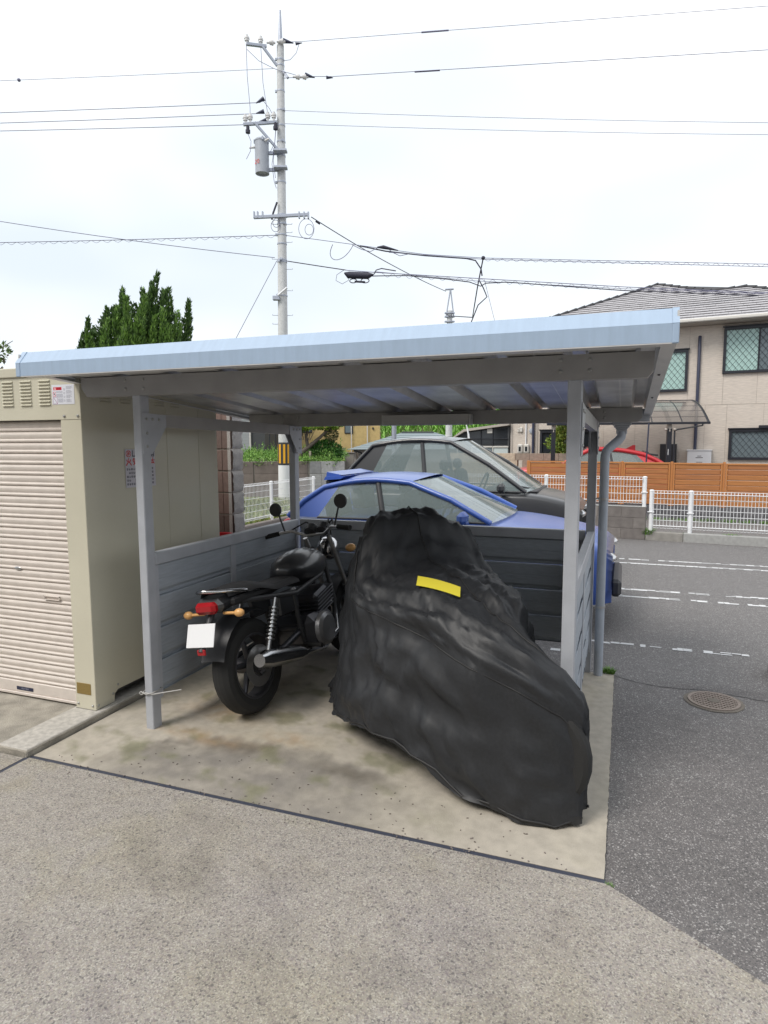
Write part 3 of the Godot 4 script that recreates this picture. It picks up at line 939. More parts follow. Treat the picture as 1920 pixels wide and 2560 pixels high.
	obj("badge", bd, picture(bi), t, Transform3D(Basis.IDENTITY, Vector3(0, 0, -0.0205)))
	var gp := MB.new()
	gp.span(Vector3(-0.146, 0.098, 0.0), Vector3(-0.034, 0.170, 0.0025), 0.001)
	obj("brass_plate", gp, M.gold, t)
	for q in [[-0.14, 0.035], [-0.025, 0.03]]:
		obj("screw", dome(0.008, 0.007), M.bolt, t, Transform3D(Basis.IDENTITY, Vector3(q[0], q[1], 0.0)))
	for q in [[-0.02, 0.03], [-0.145, 0.06], [-0.19, 0.105]]:
		obj("screw", dome(0.008, 0.007), M.bolt, t, Transform3D(Basis(Vector3.UP, PI / 2), Vector3(0.0, q[1], q[0])))
	# caution sticker: pale card with a red title bar and two boxed pictograms
	var im := Image.create(512, 344, false, Image.FORMAT_RGB8)
	im.fill(Color(0.86, 0.87, 0.90))
	var red := Color(0.80, 0.10, 0.2)
	var pur := Color(0.55, 0.2, 0.45)
	var gr := Color(0.40, 0.40, 0.48)
	im.fill_rect(Rect2i(40, 42, 190, 52), red)
	strokes(im, Vector2(60, 50), 1, 5, Color.WHITE, [[0, 34, 18, 0, 36, 34, 0, 34]])
	strokes(im, Vector2(120, 50), 1, 4, Color(0.4, 0.05, 0.1), [[4, 6, 8, 10], [2, 16, 8, 18], [2, 34, 10, 24], [20, 4, 34, 4], [16, 14, 38, 14], [18, 24, 36, 24], [26, 0, 26, 34], [14, 34, 40, 34]])
	strokes(im, Vector2(172, 50), 1, 4, Color(0.4, 0.05, 0.1), [[0, 6, 34, 6], [17, 0, 17, 14], [4, 14, 30, 14, 30, 22, 4, 22, 4, 14], [6, 28, 2, 36], [14, 28, 18, 36, 30, 36], [34, 28, 38, 34]])
	strokes(im, Vector2(28, 126), 1, 6, red, [[0, 0, 62, 0, 62, 74, 0, 74, 0, 0], [8, 8, 54, 66]])
	im.fill_rect(Rect2i(44, 150, 26, 22), Color(0.3, 0.1, 0.2))
	strokes(im, Vector2(28, 218), 1, 5, pur, [[0, 0, 96, 0, 96, 116, 0, 116, 0, 0], [10, 8, 90, 108]])
	for i in 15:
		var y := 118 + i * 14
		var left := 102 if y < 205 else 138
		if i % 6 != 2:
			var x := left
			while x < 250:
				im.fill_rect(Rect2i(x, y, 7, 7), gr)
				x += 10
	for i in 20:
		if i % 5 == 4: continue
		var x := 330
		while x < 480 - (i * 37) % 70:
			im.fill_rect(Rect2i(x, 30 + i * 15, 7, 7), gr)
			x += 10
	for i in 4: strokes(im, Vector2(270, 70 + i * 64), 1, 3, gr, [[0, 0, 34, 6, 30, 34, 4, 30, 0, 0], [6, 18, 28, 18]])
	var q := MB.new()
	q.quad(Vector3(-0.212, 1.888, 0), Vector3(-0.039, 1.888, 0), Vector3(-0.039, 2.004, 0), Vector3(-0.212, 2.004, 0))
	obj("caution_sticker", q, picture(im), t, Transform3D(Basis.IDENTITY, Vector3(0, 0, 0.0035)))
	# gas warning sign on the side wall, partly behind the shelter post
	im = Image.create(360, 340, false, Image.FORMAT_RGB8)
	im.fill(Color(0.80, 0.79, 0.82))
	var r2 := Color(0.78, 0.12, 0.12)
	var dk := Color(0.13, 0.13, 0.22)
	for i in 48:
		var a := TAU * i / 48
		draw_seg(im, Vector2(42, 40) + Vector2(cos(a), sin(a)) * 27, Vector2(42, 40) + Vector2(cos(a + 0.14), sin(a + 0.14)) * 27, 5, r2)
	strokes(im, Vector2(24, 22), 0.6, 4, r2, [[8, 0, 50, 0], [30, 0, 30, 14], [10, 14, 50, 14, 50, 30, 10, 30, 10, 14], [10, 22, 50, 22], [30, 30, 30, 42], [2, 42, 58, 42], [12, 48, 6, 60], [30, 46, 34, 60]])
	strokes(im, Vector2(84, 16), 1, 9, dk, [[4, 0, 4, 46, 30, 46]])
	strokes(im, Vector2(126, 16), 1, 9, dk, [[4, 48, 4, 0, 28, 2, 32, 14, 28, 24, 4, 26]])
	strokes(im, Vector2(172, 14), 1, 8, dk, [[6, 12, 48, 12, 46, 48, 38, 50], [26, 0, 24, 26, 4, 50], [38, 0, 44, 6], [50, 0, 56, 6]])
	strokes(im, Vector2(236, 14), 1, 8, dk, [[6, 10, 46, 10, 34, 32, 6, 50], [30, 30, 50, 50], [42, 0, 48, 5], [52, 0, 58, 5]])
	strokes(im, Vector2(304, 14), 1, 7, dk, [[24, 0, 30, 12], [4, 14, 50, 14], [10, 22, 44, 22], [10, 32, 44, 32], [12, 40, 42, 40, 42, 52, 12, 52, 12, 40]])
	strokes(im, Vector2(12, 80), 1.1, 8, r2, [[28, 2, 26, 28, 2, 56], [28, 24, 54, 56], [8, 14, 14, 26], [48, 12, 42, 26]])
	strokes(im, Vector2(86, 80), 1.1, 7, r2, [[12, 2, 4, 18], [12, 6, 50, 6], [10, 16, 44, 16], [6, 26, 44, 26, 48, 52, 56, 54], [14, 32, 36, 54], [36, 32, 10, 54]])
	strokes(im, Vector2(160, 80), 1.1, 7, r2, [[10, 2, 14, 8], [26, 0, 28, 8], [44, 2, 40, 8], [4, 12, 54, 12], [8, 12, 4, 56], [12, 20, 30, 20], [14, 28, 30, 28, 30, 40, 14, 40], [22, 40, 22, 54], [10, 48, 32, 46], [40, 14, 34, 30], [36, 22, 54, 22], [48, 24, 34, 54], [38, 32, 54, 54]])
	strokes(im, Vector2(234, 80), 1.1, 7, r2, [[14, 2, 14, 26], [4, 10, 26, 10], [14, 12, 4, 24], [14, 12, 26, 24], [42, 2, 42, 26], [32, 10, 54, 10], [42, 12, 32, 24], [42, 12, 54, 24], [12, 30, 46, 30], [4, 38, 54, 38], [30, 38, 30, 56, 24, 54], [16, 44, 10, 54], [42, 44, 50, 54]])
	strokes(im, Vector2(310, 80), 1.0, 8, r2, [[20, 0, 20, 20], [0, 22, 40, 22], [20, 22, 6, 48, 34, 46], [28, 36, 38, 52]])
	for i in 5:
		var y := 168 + i * 33
		var x := 16
		var c := 0
		while x < 340:
			if not (i == 3 and c > 1 and c < 4) and not (i == 1 and c == 0):
				for e in [[0, 3, 18, 3], [0, 10, 18, 10], [2, 17, 16, 17], [9, 0, 9, 19], [3, 3, 3, 17], [16, 3, 16, 17]].slice(c % 2, 4 + (c + i) % 3):
					draw_seg(im, Vector2(x + e[0], y + e[1]), Vector2(x + e[2], y + e[3]), 3, dk)
			x += 25
			c += 1
	var sg := MB.new()
	sg.quad(Vector3(0, 1.367, -0.342), Vector3(0, 1.367, -0.628), Vector3(0, 1.617, -0.628), Vector3(0, 1.617, -0.342))
	obj("gas_sign", sg, picture(im), t, Transform3D(Basis.IDENTITY, Vector3(0.0035, 0, 0)))
	obj("shade_strip", _inner(), M.black, t)

func _inner() -> MB:      # black strip drawn as the shade line under the front foot
	var b := MB.new()
	b.span(Vector3(-0.16, -0.0005, -0.15), Vector3(0.003, 0.004, 0.004))
	return b

func brick_wall() -> void:
	var t := thing("block_wall", "brown grooved block wall with a rough grey end behind the shed", "wall", Vector3(-3.36, 0, -5.1))
	var core := MB.new()
	core.span(Vector3(-2.6, -0.1, -0.165), Vector3(-0.012, 2.06, -0.012))
	obj("mortar", core, M.mortar, t)
	var bm := MB.new()      # one block: four raised bars with grooves between
	for k in 4:
		bm.cbox(Vector3(0.049 + k * 0.0978, 0.095, 0), Vector3(0.0955, 0.188, 0.022), 0.004)
	var bmesh_ := bm.mesh()
	for r in 10:
		for c in 5:
			obj("block", bmesh_, M.brick[(r * 3 + c * 5 + (r * c) % 3) % 4], t, Transform3D(Basis.IDENTITY, Vector3(-0.452 - 0.4 * c + 0.05, 0.05 + r * 0.2, -0.011)))
	# rough end, one rendered lump per course
	var nz := noise(410, 9.0, FastNoiseLite.TYPE_SIMPLEX, 3)
	for r in 10:
		var m := MB.new()
		var rows := []
		for i in 9:
			var row := []
			for j in 9:
				var y := 0.052 + r * 0.2 + 0.194 * i / 8.0
				var z := -0.166 * j / 8.0
				var e := 0.010 if i > 0 and i < 8 else -0.004
				row.append(Vector3(-0.004 + e + 0.014 * nz.get_noise_3d(y * 5, z * 9, r), y, z))
			rows.append(row)
		m.sheet(rows, [], false)
		m.span(Vector3(-0.05, 0.052 + r * 0.2, -0.166), Vector3(-0.016, 0.246 + r * 0.2, 0.002))
		obj("end_block", m, M.render, t)

# ---------------------------------------------------------------- white mesh fences and their walls
func mesh_panel(x0: float, x1: float, y0: float, y1: float, rows: int, z := 0.0) -> MB:
	var m := MB.new()
	var n := int((x1 - x0) / 0.05)
	for i in n + 1:
		var x := lerpf(x0, x1, float(i) / n)
		# each upright folds into a flat triangle at top and bottom
		m.tube([Vector3(x, y1 - 0.045, z + 0.035), Vector3(x, y1, z), Vector3(x, y1 - 0.045, z - 0.012), Vector3(x, y0 + 0.045, z - 0.012), Vector3(x, y0, z), Vector3(x, y0 + 0.045, z + 0.035)], 0.0042, 4, false)
	for k in rows + 1:
		var y := lerpf(y0 + 0.045, y1 - 0.045, float(k) / rows)
		m.tube([Vector3(x0, y, z - 0.006), Vector3(x1, y, z - 0.006)], 0.0045, 4, false)
	for y in [y1 - 0.045, y0 + 0.045]: m.tube([Vector3(x0, y, z + 0.035), Vector3(x1, y, z + 0.035)], 0.0045, 4, false)
	for y in [y1 - 0.003, y0 + 0.003]: m.tube([Vector3(x0, y, z), Vector3(x1, y, z)], 0.0045, 4, false)
	return m
func fence_post(t: Node3D, x: float, y0: float, y1: float, z := -0.045) -> void:
	var p := MB.new()
	p.x = Transform3D(Basis.IDENTITY, Vector3(x, 0, z))
	p.lathe([[0.034, y0], [0.034, y1 - 0.02], [0.038, y1 - 0.02], [0.037, y1 - 0.004], [0.022, y1 + 0.006], [0, y1 + 0.008]], 12)
	var o := obj("post", p, M.white, t)
	for y in [lerpf(y0, y1, 0.48)]:
		var b := MB.new()
		b.span(Vector3(x - 0.055, y - 0.008, z + 0.03), Vector3(x + 0.055, y + 0.008, z + 0.048), 0.002)
		obj("bracket", b, M.white, o)

func kerb_and_fences() -> void:
	var turn := deg_to_rad(-6.3)
	var at := Vector3(0.409, 0, -12.083)
	# tall side: block wall with the first fence on top
	var w := thing("retaining_wall", "weathered grey block wall carrying the upper white fence", "wall", at, turn)
	var core := MB.new()
	core.span(Vector3(-5.5, -0.1, -0.145), Vector3(-0.032, 0.565, -0.008))
	obj("mortar", core, M.conc_dark, w)
	var vs := []
	for k in 3: vs.append(worn(mat(0.275 - 0.03 * k, 0.25 - 0.028 * k, 0.235 - 0.026 * k, 0.92), shared_wear(500), 0.8, 0.8))
	for r in 3:
		var x := -0.03 - (0.2 if r == 1 else 0.0)
		if r == 1:
			var hb := MB.new()
			hb.span(Vector3(-0.226, 0.19, -0.152), Vector3(-0.03, 0.375, 0.0), 0.004)
			obj("block", hb, vs[1], w)
		while x > -5.4:
			var b := MB.new()
			b.span(Vector3(x - 0.394, 0.0 + r * 0.19, -0.152), Vector3(x, 0.185 + r * 0.19, 0.0), 0.004)
			obj("block", b, vs[rng.randi() % 3], w)
			x -= 0.4
	var cap := MB.new()
	cap.span(Vector3(-5.5, 0.5675, -0.155), Vector3(-0.028, 0.578, 0.004), 0.003)
	obj("coping", cap, M.conc_grey, w)
	var f1 := thing("mesh_fence", "white wire mesh fence on top of the grey block wall", "fence", at, turn, "white mesh fences round the parking lot")
	for x in [-0.066, -1.77, -3.77, -5.42]: fence_post(f1, x, 0.578, 1.10, -0.065)
	for e in [[-1.74, -0.10], [-3.74, -1.80], [-5.39, -3.80]]:
		stuff(obj("wire_panel", mesh_panel(e[0], e[1], 0.63, 1.095, 3, -0.03), M.white, f1))
	# low side: long kerb wall with the second fence
	var k := thing("kerb_wall", "low grey concrete kerb under the lower white fence", "kerb", at, turn)
	var x := -0.024
	for i in 6:
		var b := MB.new()
		var l := 0.6 if i == 0 else 2.0
		b.span(Vector3(x + 0.004, -0.1, -0.13), Vector3(x + l, 0.146 + 0.006 * i, 0.0), 0.01)
		obj("kerb_stone", b, M.conc_grey if i % 2 else worn(mat(0.34, 0.325, 0.30, 0.9), shared_wear(520), 0.9, 0.7), k)
		x += l
	var f2 := thing("mesh_fence", "white wire mesh fence on the low kerb, nearest the street gap", "fence", at, turn, "white mesh fences round the parking lot")
	for px in [0.05, 0.672, 2.67, 4.67]: fence_post(f2, px, 0.14, 0.872, -0.07)
	for e in [[0.09, 0.635], [0.71, 2.635], [2.71, 4.635]]:
		stuff(obj("wire_panel", mesh_panel(e[0], e[1], 0.215, 0.865, 6, -0.035), M.white, f2))
	# left boundary
	var kl := thing("kerb_wall", "brown concrete kerb under the left white fence beside the grass", "kerb", Vector3(-6.88, 0, -9.0))
	var b2 := MB.new()
	b2.span(Vector3(-0.16, -0.1, -8.0), Vector3(0.0, 0.085, 2.5), 0.01)
	obj("kerb_stone", b2, M.conc_brown, kl)
	var f3 := thing("mesh_fence", "white wire mesh fence before the grass strip, left of the blue car", "fence", Vector3(-6.95, 0, -9.0), PI / 2, "white mesh fences round the parking lot")
	# local x now runs away from the viewer
	for px in [-1.0, 1.0, 3.05, 5.05]: fence_post(f3, px, 0.085, 0.90, -0.05)
	for e in [[-0.96, 0.96], [1.04, 3.01], [3.09, 5.01]]:
		stuff(obj("wire_panel", mesh_panel(e[0], e[1], 0.155, 0.895, 5, -0.01), M.white, f3))

func orange_fence() -> void:
	var t := thing("slat_fence", "orange brown slat fence in framed panels across the street", "fence", Vector3(0, 0, -15.6), deg_to_rad(-4.3))
	var xs := [-2.162, -1.06, -0.04, 0.985, 2.005, 3.03, 4.05, 5.08]
	for i in xs.size() - 1:
		var a: float = xs[i] + 0.03
		var b: float = xs[i + 1] - 0.03
		var top := 1.262 - 0.006 * i
		for r in 9:
			var y := 0.318 + r * 0.1125
			if y > top - 0.12: break
			var m := MB.new()
			var sag := rng.randf_range(-0.002, 0.002)
			m.span(Vector3(a + 0.035, y + sag, -0.018 + rng.randf_range(-0.002, 0.002)), Vector3(b - 0.035, y + 0.1095 + sag, 0.004), 0.014)
			obj("slat", m, M.wood[rng.randi() % 4], t)
		for q in [[Vector3(a, 0.305, -0.025), Vector3(a + 0.034, top - 0.036, 0.016)], [Vector3(b - 0.034, 0.305, -0.025), Vector3(b, top - 0.036, 0.016)], [Vector3(a, top - 0.035, -0.03), Vector3(b, top, 0.02)]]:
			var m := MB.new()
			m.span(q[0], q[1], 0.003)
			obj("frame", m, M.wood_post, t)
	for x in xs:
		var m := MB.new()
		m.span(Vector3(x - 0.027, 0.295, -0.07), Vector3(x + 0.027, 1.268, -0.005), 0.004)
		obj("post", m, M.wood_post, t)
	var base := thing("block_wall", "low dark grey block footing under the orange slat fence", "wall", Vector3(0, 0, -15.6), deg_to_rad(-4.3))
	var vs := []
	for k in 3: vs.append(worn(mat(0.17 - 0.025 * k, 0.165 - 0.024 * k, 0.175 - 0.024 * k, 0.92), shared_wear(540), 0.6, 0.8))
	for r in 2:
		var x := -2.2 - 0.2 * (r % 2)
		while x < 5.4:
			var m := MB.new()
			m.span(Vector3(x, -0.05 + r * 0.175, -0.13), Vector3(x + 0.394, 0.12 + r * 0.175, 0.03), 0.004)
			obj("block", m, vs[rng.randi() % 3], base)
			x += 0.4
	# block wall further back, left of the driveway
	var bw := thing("block_wall", "tan and brown block wall before the dark sunroom and meters", "wall", Vector3(0, 0, -18.2), deg_to_rad(-5.7))
	var tan := worn(mat(0.60, 0.50, 0.38, 0.9), shared_wear(545), 0.7, 0.7)
	var brn := worn(mat(0.33, 0.28, 0.225, 0.9), shared_wear(546), 0.7, 0.8)
	for r in 7:
		var x := -4.9 + 0.2 * (r % 2)
		while x < -0.6:
			var left := x < -2.95
			var m := MB.new()
			m.span(Vector3(x, r * 0.2, -0.15), Vector3(min(x + 0.394, -2.84) if left and x + 0.394 > -2.84 else x + 0.394, 0.194 + r * 0.2, 0.0 if not left else 0.02), 0.004)
			obj("block", m, tan if left else brn, bw)
			x += 0.4

# ---------------------------------------------------------------- beige house
func window(t: Node3D, u0: float, u1: float, y0: float, y1: float, z: float, glass: Material, lattice: bool, divs: Array) -> void:
	var f := MB.new()
	var e := 0.07
	for q in [[u0, u1, y0, y0 + e], [u0, u1, y1 - e, y1], [u0, u0 + e, y0 + e, y1 - e], [u1 - e, u1, y0 + e, y1 - e]]:
		f.span(Vector3(q[0], q[2], z - 0.02), Vector3(q[1], q[3], z + 0.07), 0.004)
	f.span(Vector3(u0 - 0.03, y1 + 0.001, z), Vector3(u1 + 0.03, y1 + 0.03, z + 0.10), 0.004)
	var w := obj("window", f, M.sash, t)
	var ed := [u0 + e]
	ed.append_array(divs)
	ed.append(u1 - e)
	for i in ed.size() - 1:
		var g := MB.new()
		g.span(Vector3(ed[i] + (0.022 if i > 0 else 0.0), y0 + e, z + 0.003 + 0.012 * i), Vector3(ed[i + 1] - (0.022 if i < ed.size() - 2 else 0.0), y1 - e, z + 0.012 + 0.012 * i))
		obj("pane", g, glass if i == 0 or glass == M.glass_dark else M.glass_grey, w)
	for d in divs:
		var s := MB.new()
		s.span(Vector3(d - 0.021, y0 + e, z + 0.002), Vector3(d + 0.021, y1 - e, z + 0.034), 0.003)
		obj("stile", s, M.sash, w)
	if lattice:
		var l := MB.new()
		var W := u1 - u0 - 2 * e
		var H := y1 - y0 - 2 * e
		var st := 0.15
		var n := int((W + H / 1.25) / st) + 1
		for k in n:
			for s in [1.0, -1.0]:
				# diagonal bars clipped to the opening
				var x0 := -H / 1.25 + k * st
				var x1 := x0 + H / 1.25
				var ta := clampf((0 - x0) / (x1 - x0), 0, 1)
				var tb := clampf((W - x0) / (x1 - x0), 0, 1)
				if tb - ta < 0.02: continue
				var p := Vector3(lerpf(x0, x1, ta), H * ta, 0)
				var q := Vector3(lerpf(x0, x1, tb), H * tb, 0)
				if s < 0: p.x = W - p.x; q.x = W - q.x
				var o := Vector3(u0 + e, y0 + e, z + 0.055 + 0.005 * s)
				l.tube([o + p, o + q], 0.0048, 4, false)
		stuff(obj("lattice", l, M.sash, w))

func house() -> void:
	var at := Vector3(0, 0, -20.2)
	var turn := deg_to_rad(-6.84)
	var t := thing("house", "two storey beige house with a grey tiled hip roof", "house", at, turn)
	# cladding in sheets with narrow joints
	var core := MB.new()
	core.span(Vector3(-3.38, -0.1, -6.0), Vector3(5.6, 4.84, -0.012))
	obj("wall", core, M.siding_joint, t)
	var us := [-3.38, -2.53, -1.45, -0.35, 0.62, 1.59, 2.455, 3.26, 4.2, 5.6]
	var ul := [-3.38, -2.53, -1.45, -0.60, 0.26, 1.10, 2.05, 2.58, 3.45, 4.4, 5.6]
	for e in [[us, 2.705, 4.83], [ul, 0.0, 2.697]]:
		for i in e[0].size() - 1:
			var m := MB.new()
			m.span(Vector3(e[0][i] + 0.003, e[1], -0.012), Vector3(e[0][i + 1] - 0.003, e[2], 0.0))
			obj("cladding", m, M.siding, t)
	window(t, 2.42, 4.10, 3.52, 4.735, 0.0, M.glass_teal, true, [3.26])
	window(t, 0.62, 1.575, 3.09, 4.225, 0.0, M.glass_teal, true, [])
	window(t, 2.66, 4.25, 1.21, 2.035, 0.0, M.glass_grey, true, [])
	window(t, -2.46, -0.9, 0.3, 2.06, 0.0, M.glass_dark, false, [-1.68])
	var sh := MB.new()
	sh.span(Vector3(3.35, 2.05, 0.0), Vector3(4.4, 2.13, 0.14), 0.008)
	obj("shutter_case", sh, M.sash, t)
	# corner trim, downpipes
	for u in [-3.36, -2.57]:
		var m := MB.new()
		m.span(Vector3(u - 0.035, 0, 0.001), Vector3(u + 0.035, 4.6, 0.018), 0.003)
		obj("corner_trim", m, M.trim_grey, t)
	for e in [[1.842, 1.44, 4.55, 0.042], [-2.67, 0.4, 4.6, 0.04]]:
		var m := MB.new()
		m.tube([Vector3(e[0], e[2], 0.02), Vector3(e[0], e[2] - 0.06, 0.055), Vector3(e[0], (e[1] + e[2]) / 2, 0.055), Vector3(e[0], e[1], 0.055)], e[3], 10)
		obj("downpipe", m, M.navy, t)
	var pp := MB.new()
	pp.tube([Vector3(1.842, 1.44, 0.05), Vector3(1.842, 1.36, 0.05)], 0.03, 8)
	obj("pipe_end", pp, M.white, t)
	var cd := MB.new()
	cd.tube([Vector3(-2.90, 2.6, 0.03), Vector3(-2.90, 1.62, 0.03)], 0.022, 6)
	obj("conduit", cd, M.white, t)
	var vn := MB.new()
	vn.x = Transform3D(Basis(Vector3.RIGHT, PI / 2), Vector3(-2.72, 2.05, 0.0))
	vn.lathe([[0.085, 0.0], [0.085, 0.03], [0.07, 0.05], [0.0, 0.055]], 18)
	obj("vent_cover", vn, M.pipe, t)
	for u in [-3.07, -2.87]:
		var m := MB.new()
		m.span(Vector3(u - 0.085, 1.36, 0.0), Vector3(u + 0.085, 1.645, 0.10), 0.03)
		var mt := obj("meter", m, M.gutter, t)
		m = MB.new()
		m.span(Vector3(u - 0.035, 1.42, 0.1005), Vector3(u + 0.035, 1.57, 0.108), 0.003)
		obj("meter_glass", m, M.glass_dark, mt)
	var out := MB.new()
	out.span(Vector3(-3.10, 2.02, 0.0), Vector3(-3.01, 2.16, 0.06), 0.01)
	out.span(Vector3(-3.16, 2.10, 0.02), Vector3(-3.10, 2.13, 0.04), 0.004)
	out.span(Vector3(-3.17, 2.02, 0.0), Vector3(-3.12, 2.08, 0.05), 0.006)
	obj("cable_bracket", out, M.gutter, t)
	# eave: soffit, fascia gutter
	var so := MB.new()
	so.span(Vector3(-3.85, 4.84, -6.3), Vector3(6.0, 4.862, 0.50))
	obj("soffit", so, M.trim_grey, t)
	var gu := MB.new()
	gu.span(Vector3(-3.9, 4.862, 0.50), Vector3(6.05, 4.955, 0.60), 0.02)
	obj("gutter", gu, M.gutter, t)
	# hip roof: courses of tiles clipped to the outline, each course a stepped strip of tiles
	var k := 0.46
	var outline := PackedVector2Array([Vector2(-3.72, 0), Vector2(0.42, 4.05), Vector2(2.02, 2.60), Vector2(2.96, 2.74), Vector2(5.9, 0)])
	var step := 0.215
	for r in 19:
		var w0 := r * step
		var band := PackedVector2Array([Vector2(-9, w0), Vector2(9, w0), Vector2(9, w0 + step), Vector2(-9, w0 + step)])
		for poly in Geometry2D.intersect_polygons(outline, band):
			var x0 := 99.0
			var x1 := -99.0
			for p in poly:
				x0 = min(x0, p.x)
				x1 = max(x1, p.x)
			if x1 - x0 < 0.15: continue
			var m := MB.new()
			var lift := 0.03
			for p_i in [0]:
				var a := Vector3(x0, 4.93 + k * w0, 0.5 - w0)
				# slanted top, front edge drop
				var xl := x0
				while xl < x1 - 0.01:
					var xr: float = min(xl + 0.30, x1)
					var h := lift + rng.randf_range(-0.003, 0.003)
					var p0 := Vector3(xl, 4.93 + k * w0 + h, 0.5 - w0 + 0.02)
					var p1 := Vector3(xr - 0.004, p0.y, p0.z)
					var p2 := Vector3(xr - 0.004, 4.93 + k * (w0 + step) + 0.004, 0.5 - w0 - step)
					var p3 := Vector3(xl, p2.y, p2.z)
					m.quad(p0, p1, p2, p3)
					m.quad(p0 - Vector3(0, 0.014, 0), p1 - Vector3(0, 0.014, 0), p1, p0)
					m.quad(p0 - Vector3(0, 0.014, 0.04), p1 - Vector3(0, 0.014, 0.04), p1 - Vector3(0, 0.014, 0), p0 - Vector3(0, 0.014, 0))
					xl = xr
			obj("tile_course", m, M.tile, t)
	# the remaining slopes and a dark underlay
	var rf := MB.new()
	var tp := func(u: float, w: float, dy := 0.0) -> Vector3: return Vector3(u, 4.925 + k * w + dy, 0.5 - w)
	var ap: Vector3 = tp.call(0.42, 4.05)
	var a2: Vector3 = tp.call(2.96, 2.74)
	rf.quad(tp.call(-3.72, 0), tp.call(5.9, 0), a2, ap)
	rf.tri(tp.call(-3.72, 0), ap, Vector3(-3.72, 4.925, -7.6))
	rf.quad(Vector3(-3.72, 4.925, -7.6), ap, a2, Vector3(5.9, 4.925, -7.6))
	rf.tri(tp.call(5.9, 0), Vector3(5.9, 4.925, -7.6), a2)
	obj("roof", rf, M.tile_edge, t)
	for e in [[-3.72, 0.0, 0.42, 4.05], [0.42, 4.05, 2.02, 2.60], [2.02, 2.60, 2.96, 2.74], [2.96, 2.74, 5.9, 0.0]]:
		var n := int(Vector2(e[0], e[1]).distance_to(Vector2(e[2], e[3])) / 0.3)
		for i in n:
			var p: Vector3 = tp.call(lerpf(e[0], e[2], float(i) / n), lerpf(e[1], e[3], float(i) / n), 0.03)
			var q: Vector3 = tp.call(lerpf(e[0], e[2], float(i + 1.0) / n), lerpf(e[1], e[3], float(i + 1.0) / n), 0.05)
			var m := MB.new()
			m.tube([p, q], [0.045, 0.055], 6)
			obj("ridge_tile", m, M.tile_edge, t)
	# white cabinet at the wall foot, its small printed marks
	var cb := thing("cabinet", "white outdoor cabinet against the beige house behind the orange fence", "cabinet", at + Vector3(1.97, 0, 0.2).rotated(Vector3.UP, turn), turn)
	var m := MB.new()
	m.span(Vector3(-0.30, 0.05, -0.17), Vector3(0.29, 1.455, 0.20), 0.012)
	obj("body", m, M.white, cb)
	m = MB.new()
	m.span(Vector3(-0.32, 1.456, -0.19), Vector3(0.31, 1.485, 0.22), 0.006)
	obj("lid", m, M.white, cb)
	for e in [[-0.05, 0.05, 1.305, 1.320], [-0.09, 0.09, 1.262, 1.278], [-0.07, 0.08, 1.14, 1.152]]:
		m = MB.new()
		m.span(Vector3(e[0], e[2], 0.2), Vector3(e[1], e[3], 0.2025))
		obj("marking", m, M.plastic, cb)
	# black panel behind the canopy post
	var bp := thing("wall_panel", "black box panel behind the canopy post on the beige wall", "panel", at + Vector3(1.17, 0, 0.06).rotated(Vector3.UP, turn), turn)
	m = MB.new()
	m.span(Vector3(-0.215, 0.9, -0.04), Vector3(0.215, 1.64, 0.06), 0.008)
	obj("body", m, M.dark, bp)
	# dark sunroom lean-to at the left end
	var s := thing("sunroom", "dark glazed lean-to sunroom with a sloping grey roof edge", "sunroom", at, turn)
	m = MB.new()
	m.span(Vector3(-5.2, 0, -3.0), Vector3(-3.42, 1.60, 0.05))
	m.prism(PackedVector2Array([Vector2(-5.15, 1.6), Vector2(-3.42, 1.6), Vector2(-3.42, 2.24), Vector2(-4.86, 2.07), Vector2(-5.15, 1.9)]), -3.0, 0.05)
	obj("wall", m, M.house_dark, s)
	for e in [[-4.75, -4.36], [-4.32, -3.98], [-3.93, -3.48]]:
		m = MB.new()
		m.prism(PackedVector2Array([Vector2(e[0], 1.63), Vector2(e[1], 1.63), Vector2(e[1], 2.02 + (e[1] + 4.75) * 0.11), Vector2(e[0], 2.02 + (e[0] + 4.75) * 0.11)]), 0.052, 0.06)
		obj("pane", m, M.glass_dark, s)
	for e in [[-4.8, -4.75, 1.60, 2.06], [-4.36, -4.32, 1.60, 2.1], [-3.98, -3.93, 1.60, 2.12], [-4.75, -3.46, 1.80, 1.83]]:
		m = MB.new()
		m.span(Vector3(e[0], e[2], 0.061), Vector3(e[1], e[3], 0.085))
		obj("frame", m, M.sash, s)
	m = MB.new()
	m.prism(PackedVector2Array([Vector2(-5.28, 1.86), Vector2(-5.20, 1.86), Vector2(-4.86, 2.05), Vector2(-3.40, 2.23), Vector2(-3.40, 2.30), Vector2(-4.88, 2.13)]), -3.1, 0.2)
	obj("roof", m, M.trim_grey, s)
	m = MB.new()
	m.span(Vector3(-4.13, 1.99, 0.0865), Vector3(-3.96, 2.14, 0.10), 0.004)
	obj("vent", m, M.gutter, s)
	for e in [[-4.62, -3.98, 0], [-3.93, -3.46, 1]]:
		m = MB.new()
		m.span(Vector3(e[0], 0.95, 0.052), Vector3(e[1], 1.54, 0.06))
		obj("pane", m, M.frosted if e[2] else M.glass_grey, s)
		m = MB.new()
		m.span(Vector3(e[0] - 0.02, 1.54, 0.0505), Vector3(e[1] + 0.02, 1.585, 0.09), 0.004)
		m.span(Vector3(e[0] - 0.03, 0.9, 0.0505), Vector3(e[0] - 0.001, 1.54, 0.09), 0.004)
		obj("frame", m, M.gutter, s)
	m = MB.new()
	m.tube([Vector3(-5.12, 1.84, 0.12), Vector3(-5.12, 0.2, 0.12)], 0.022, 8)
	obj("downpipe", m, M.gutter, s)

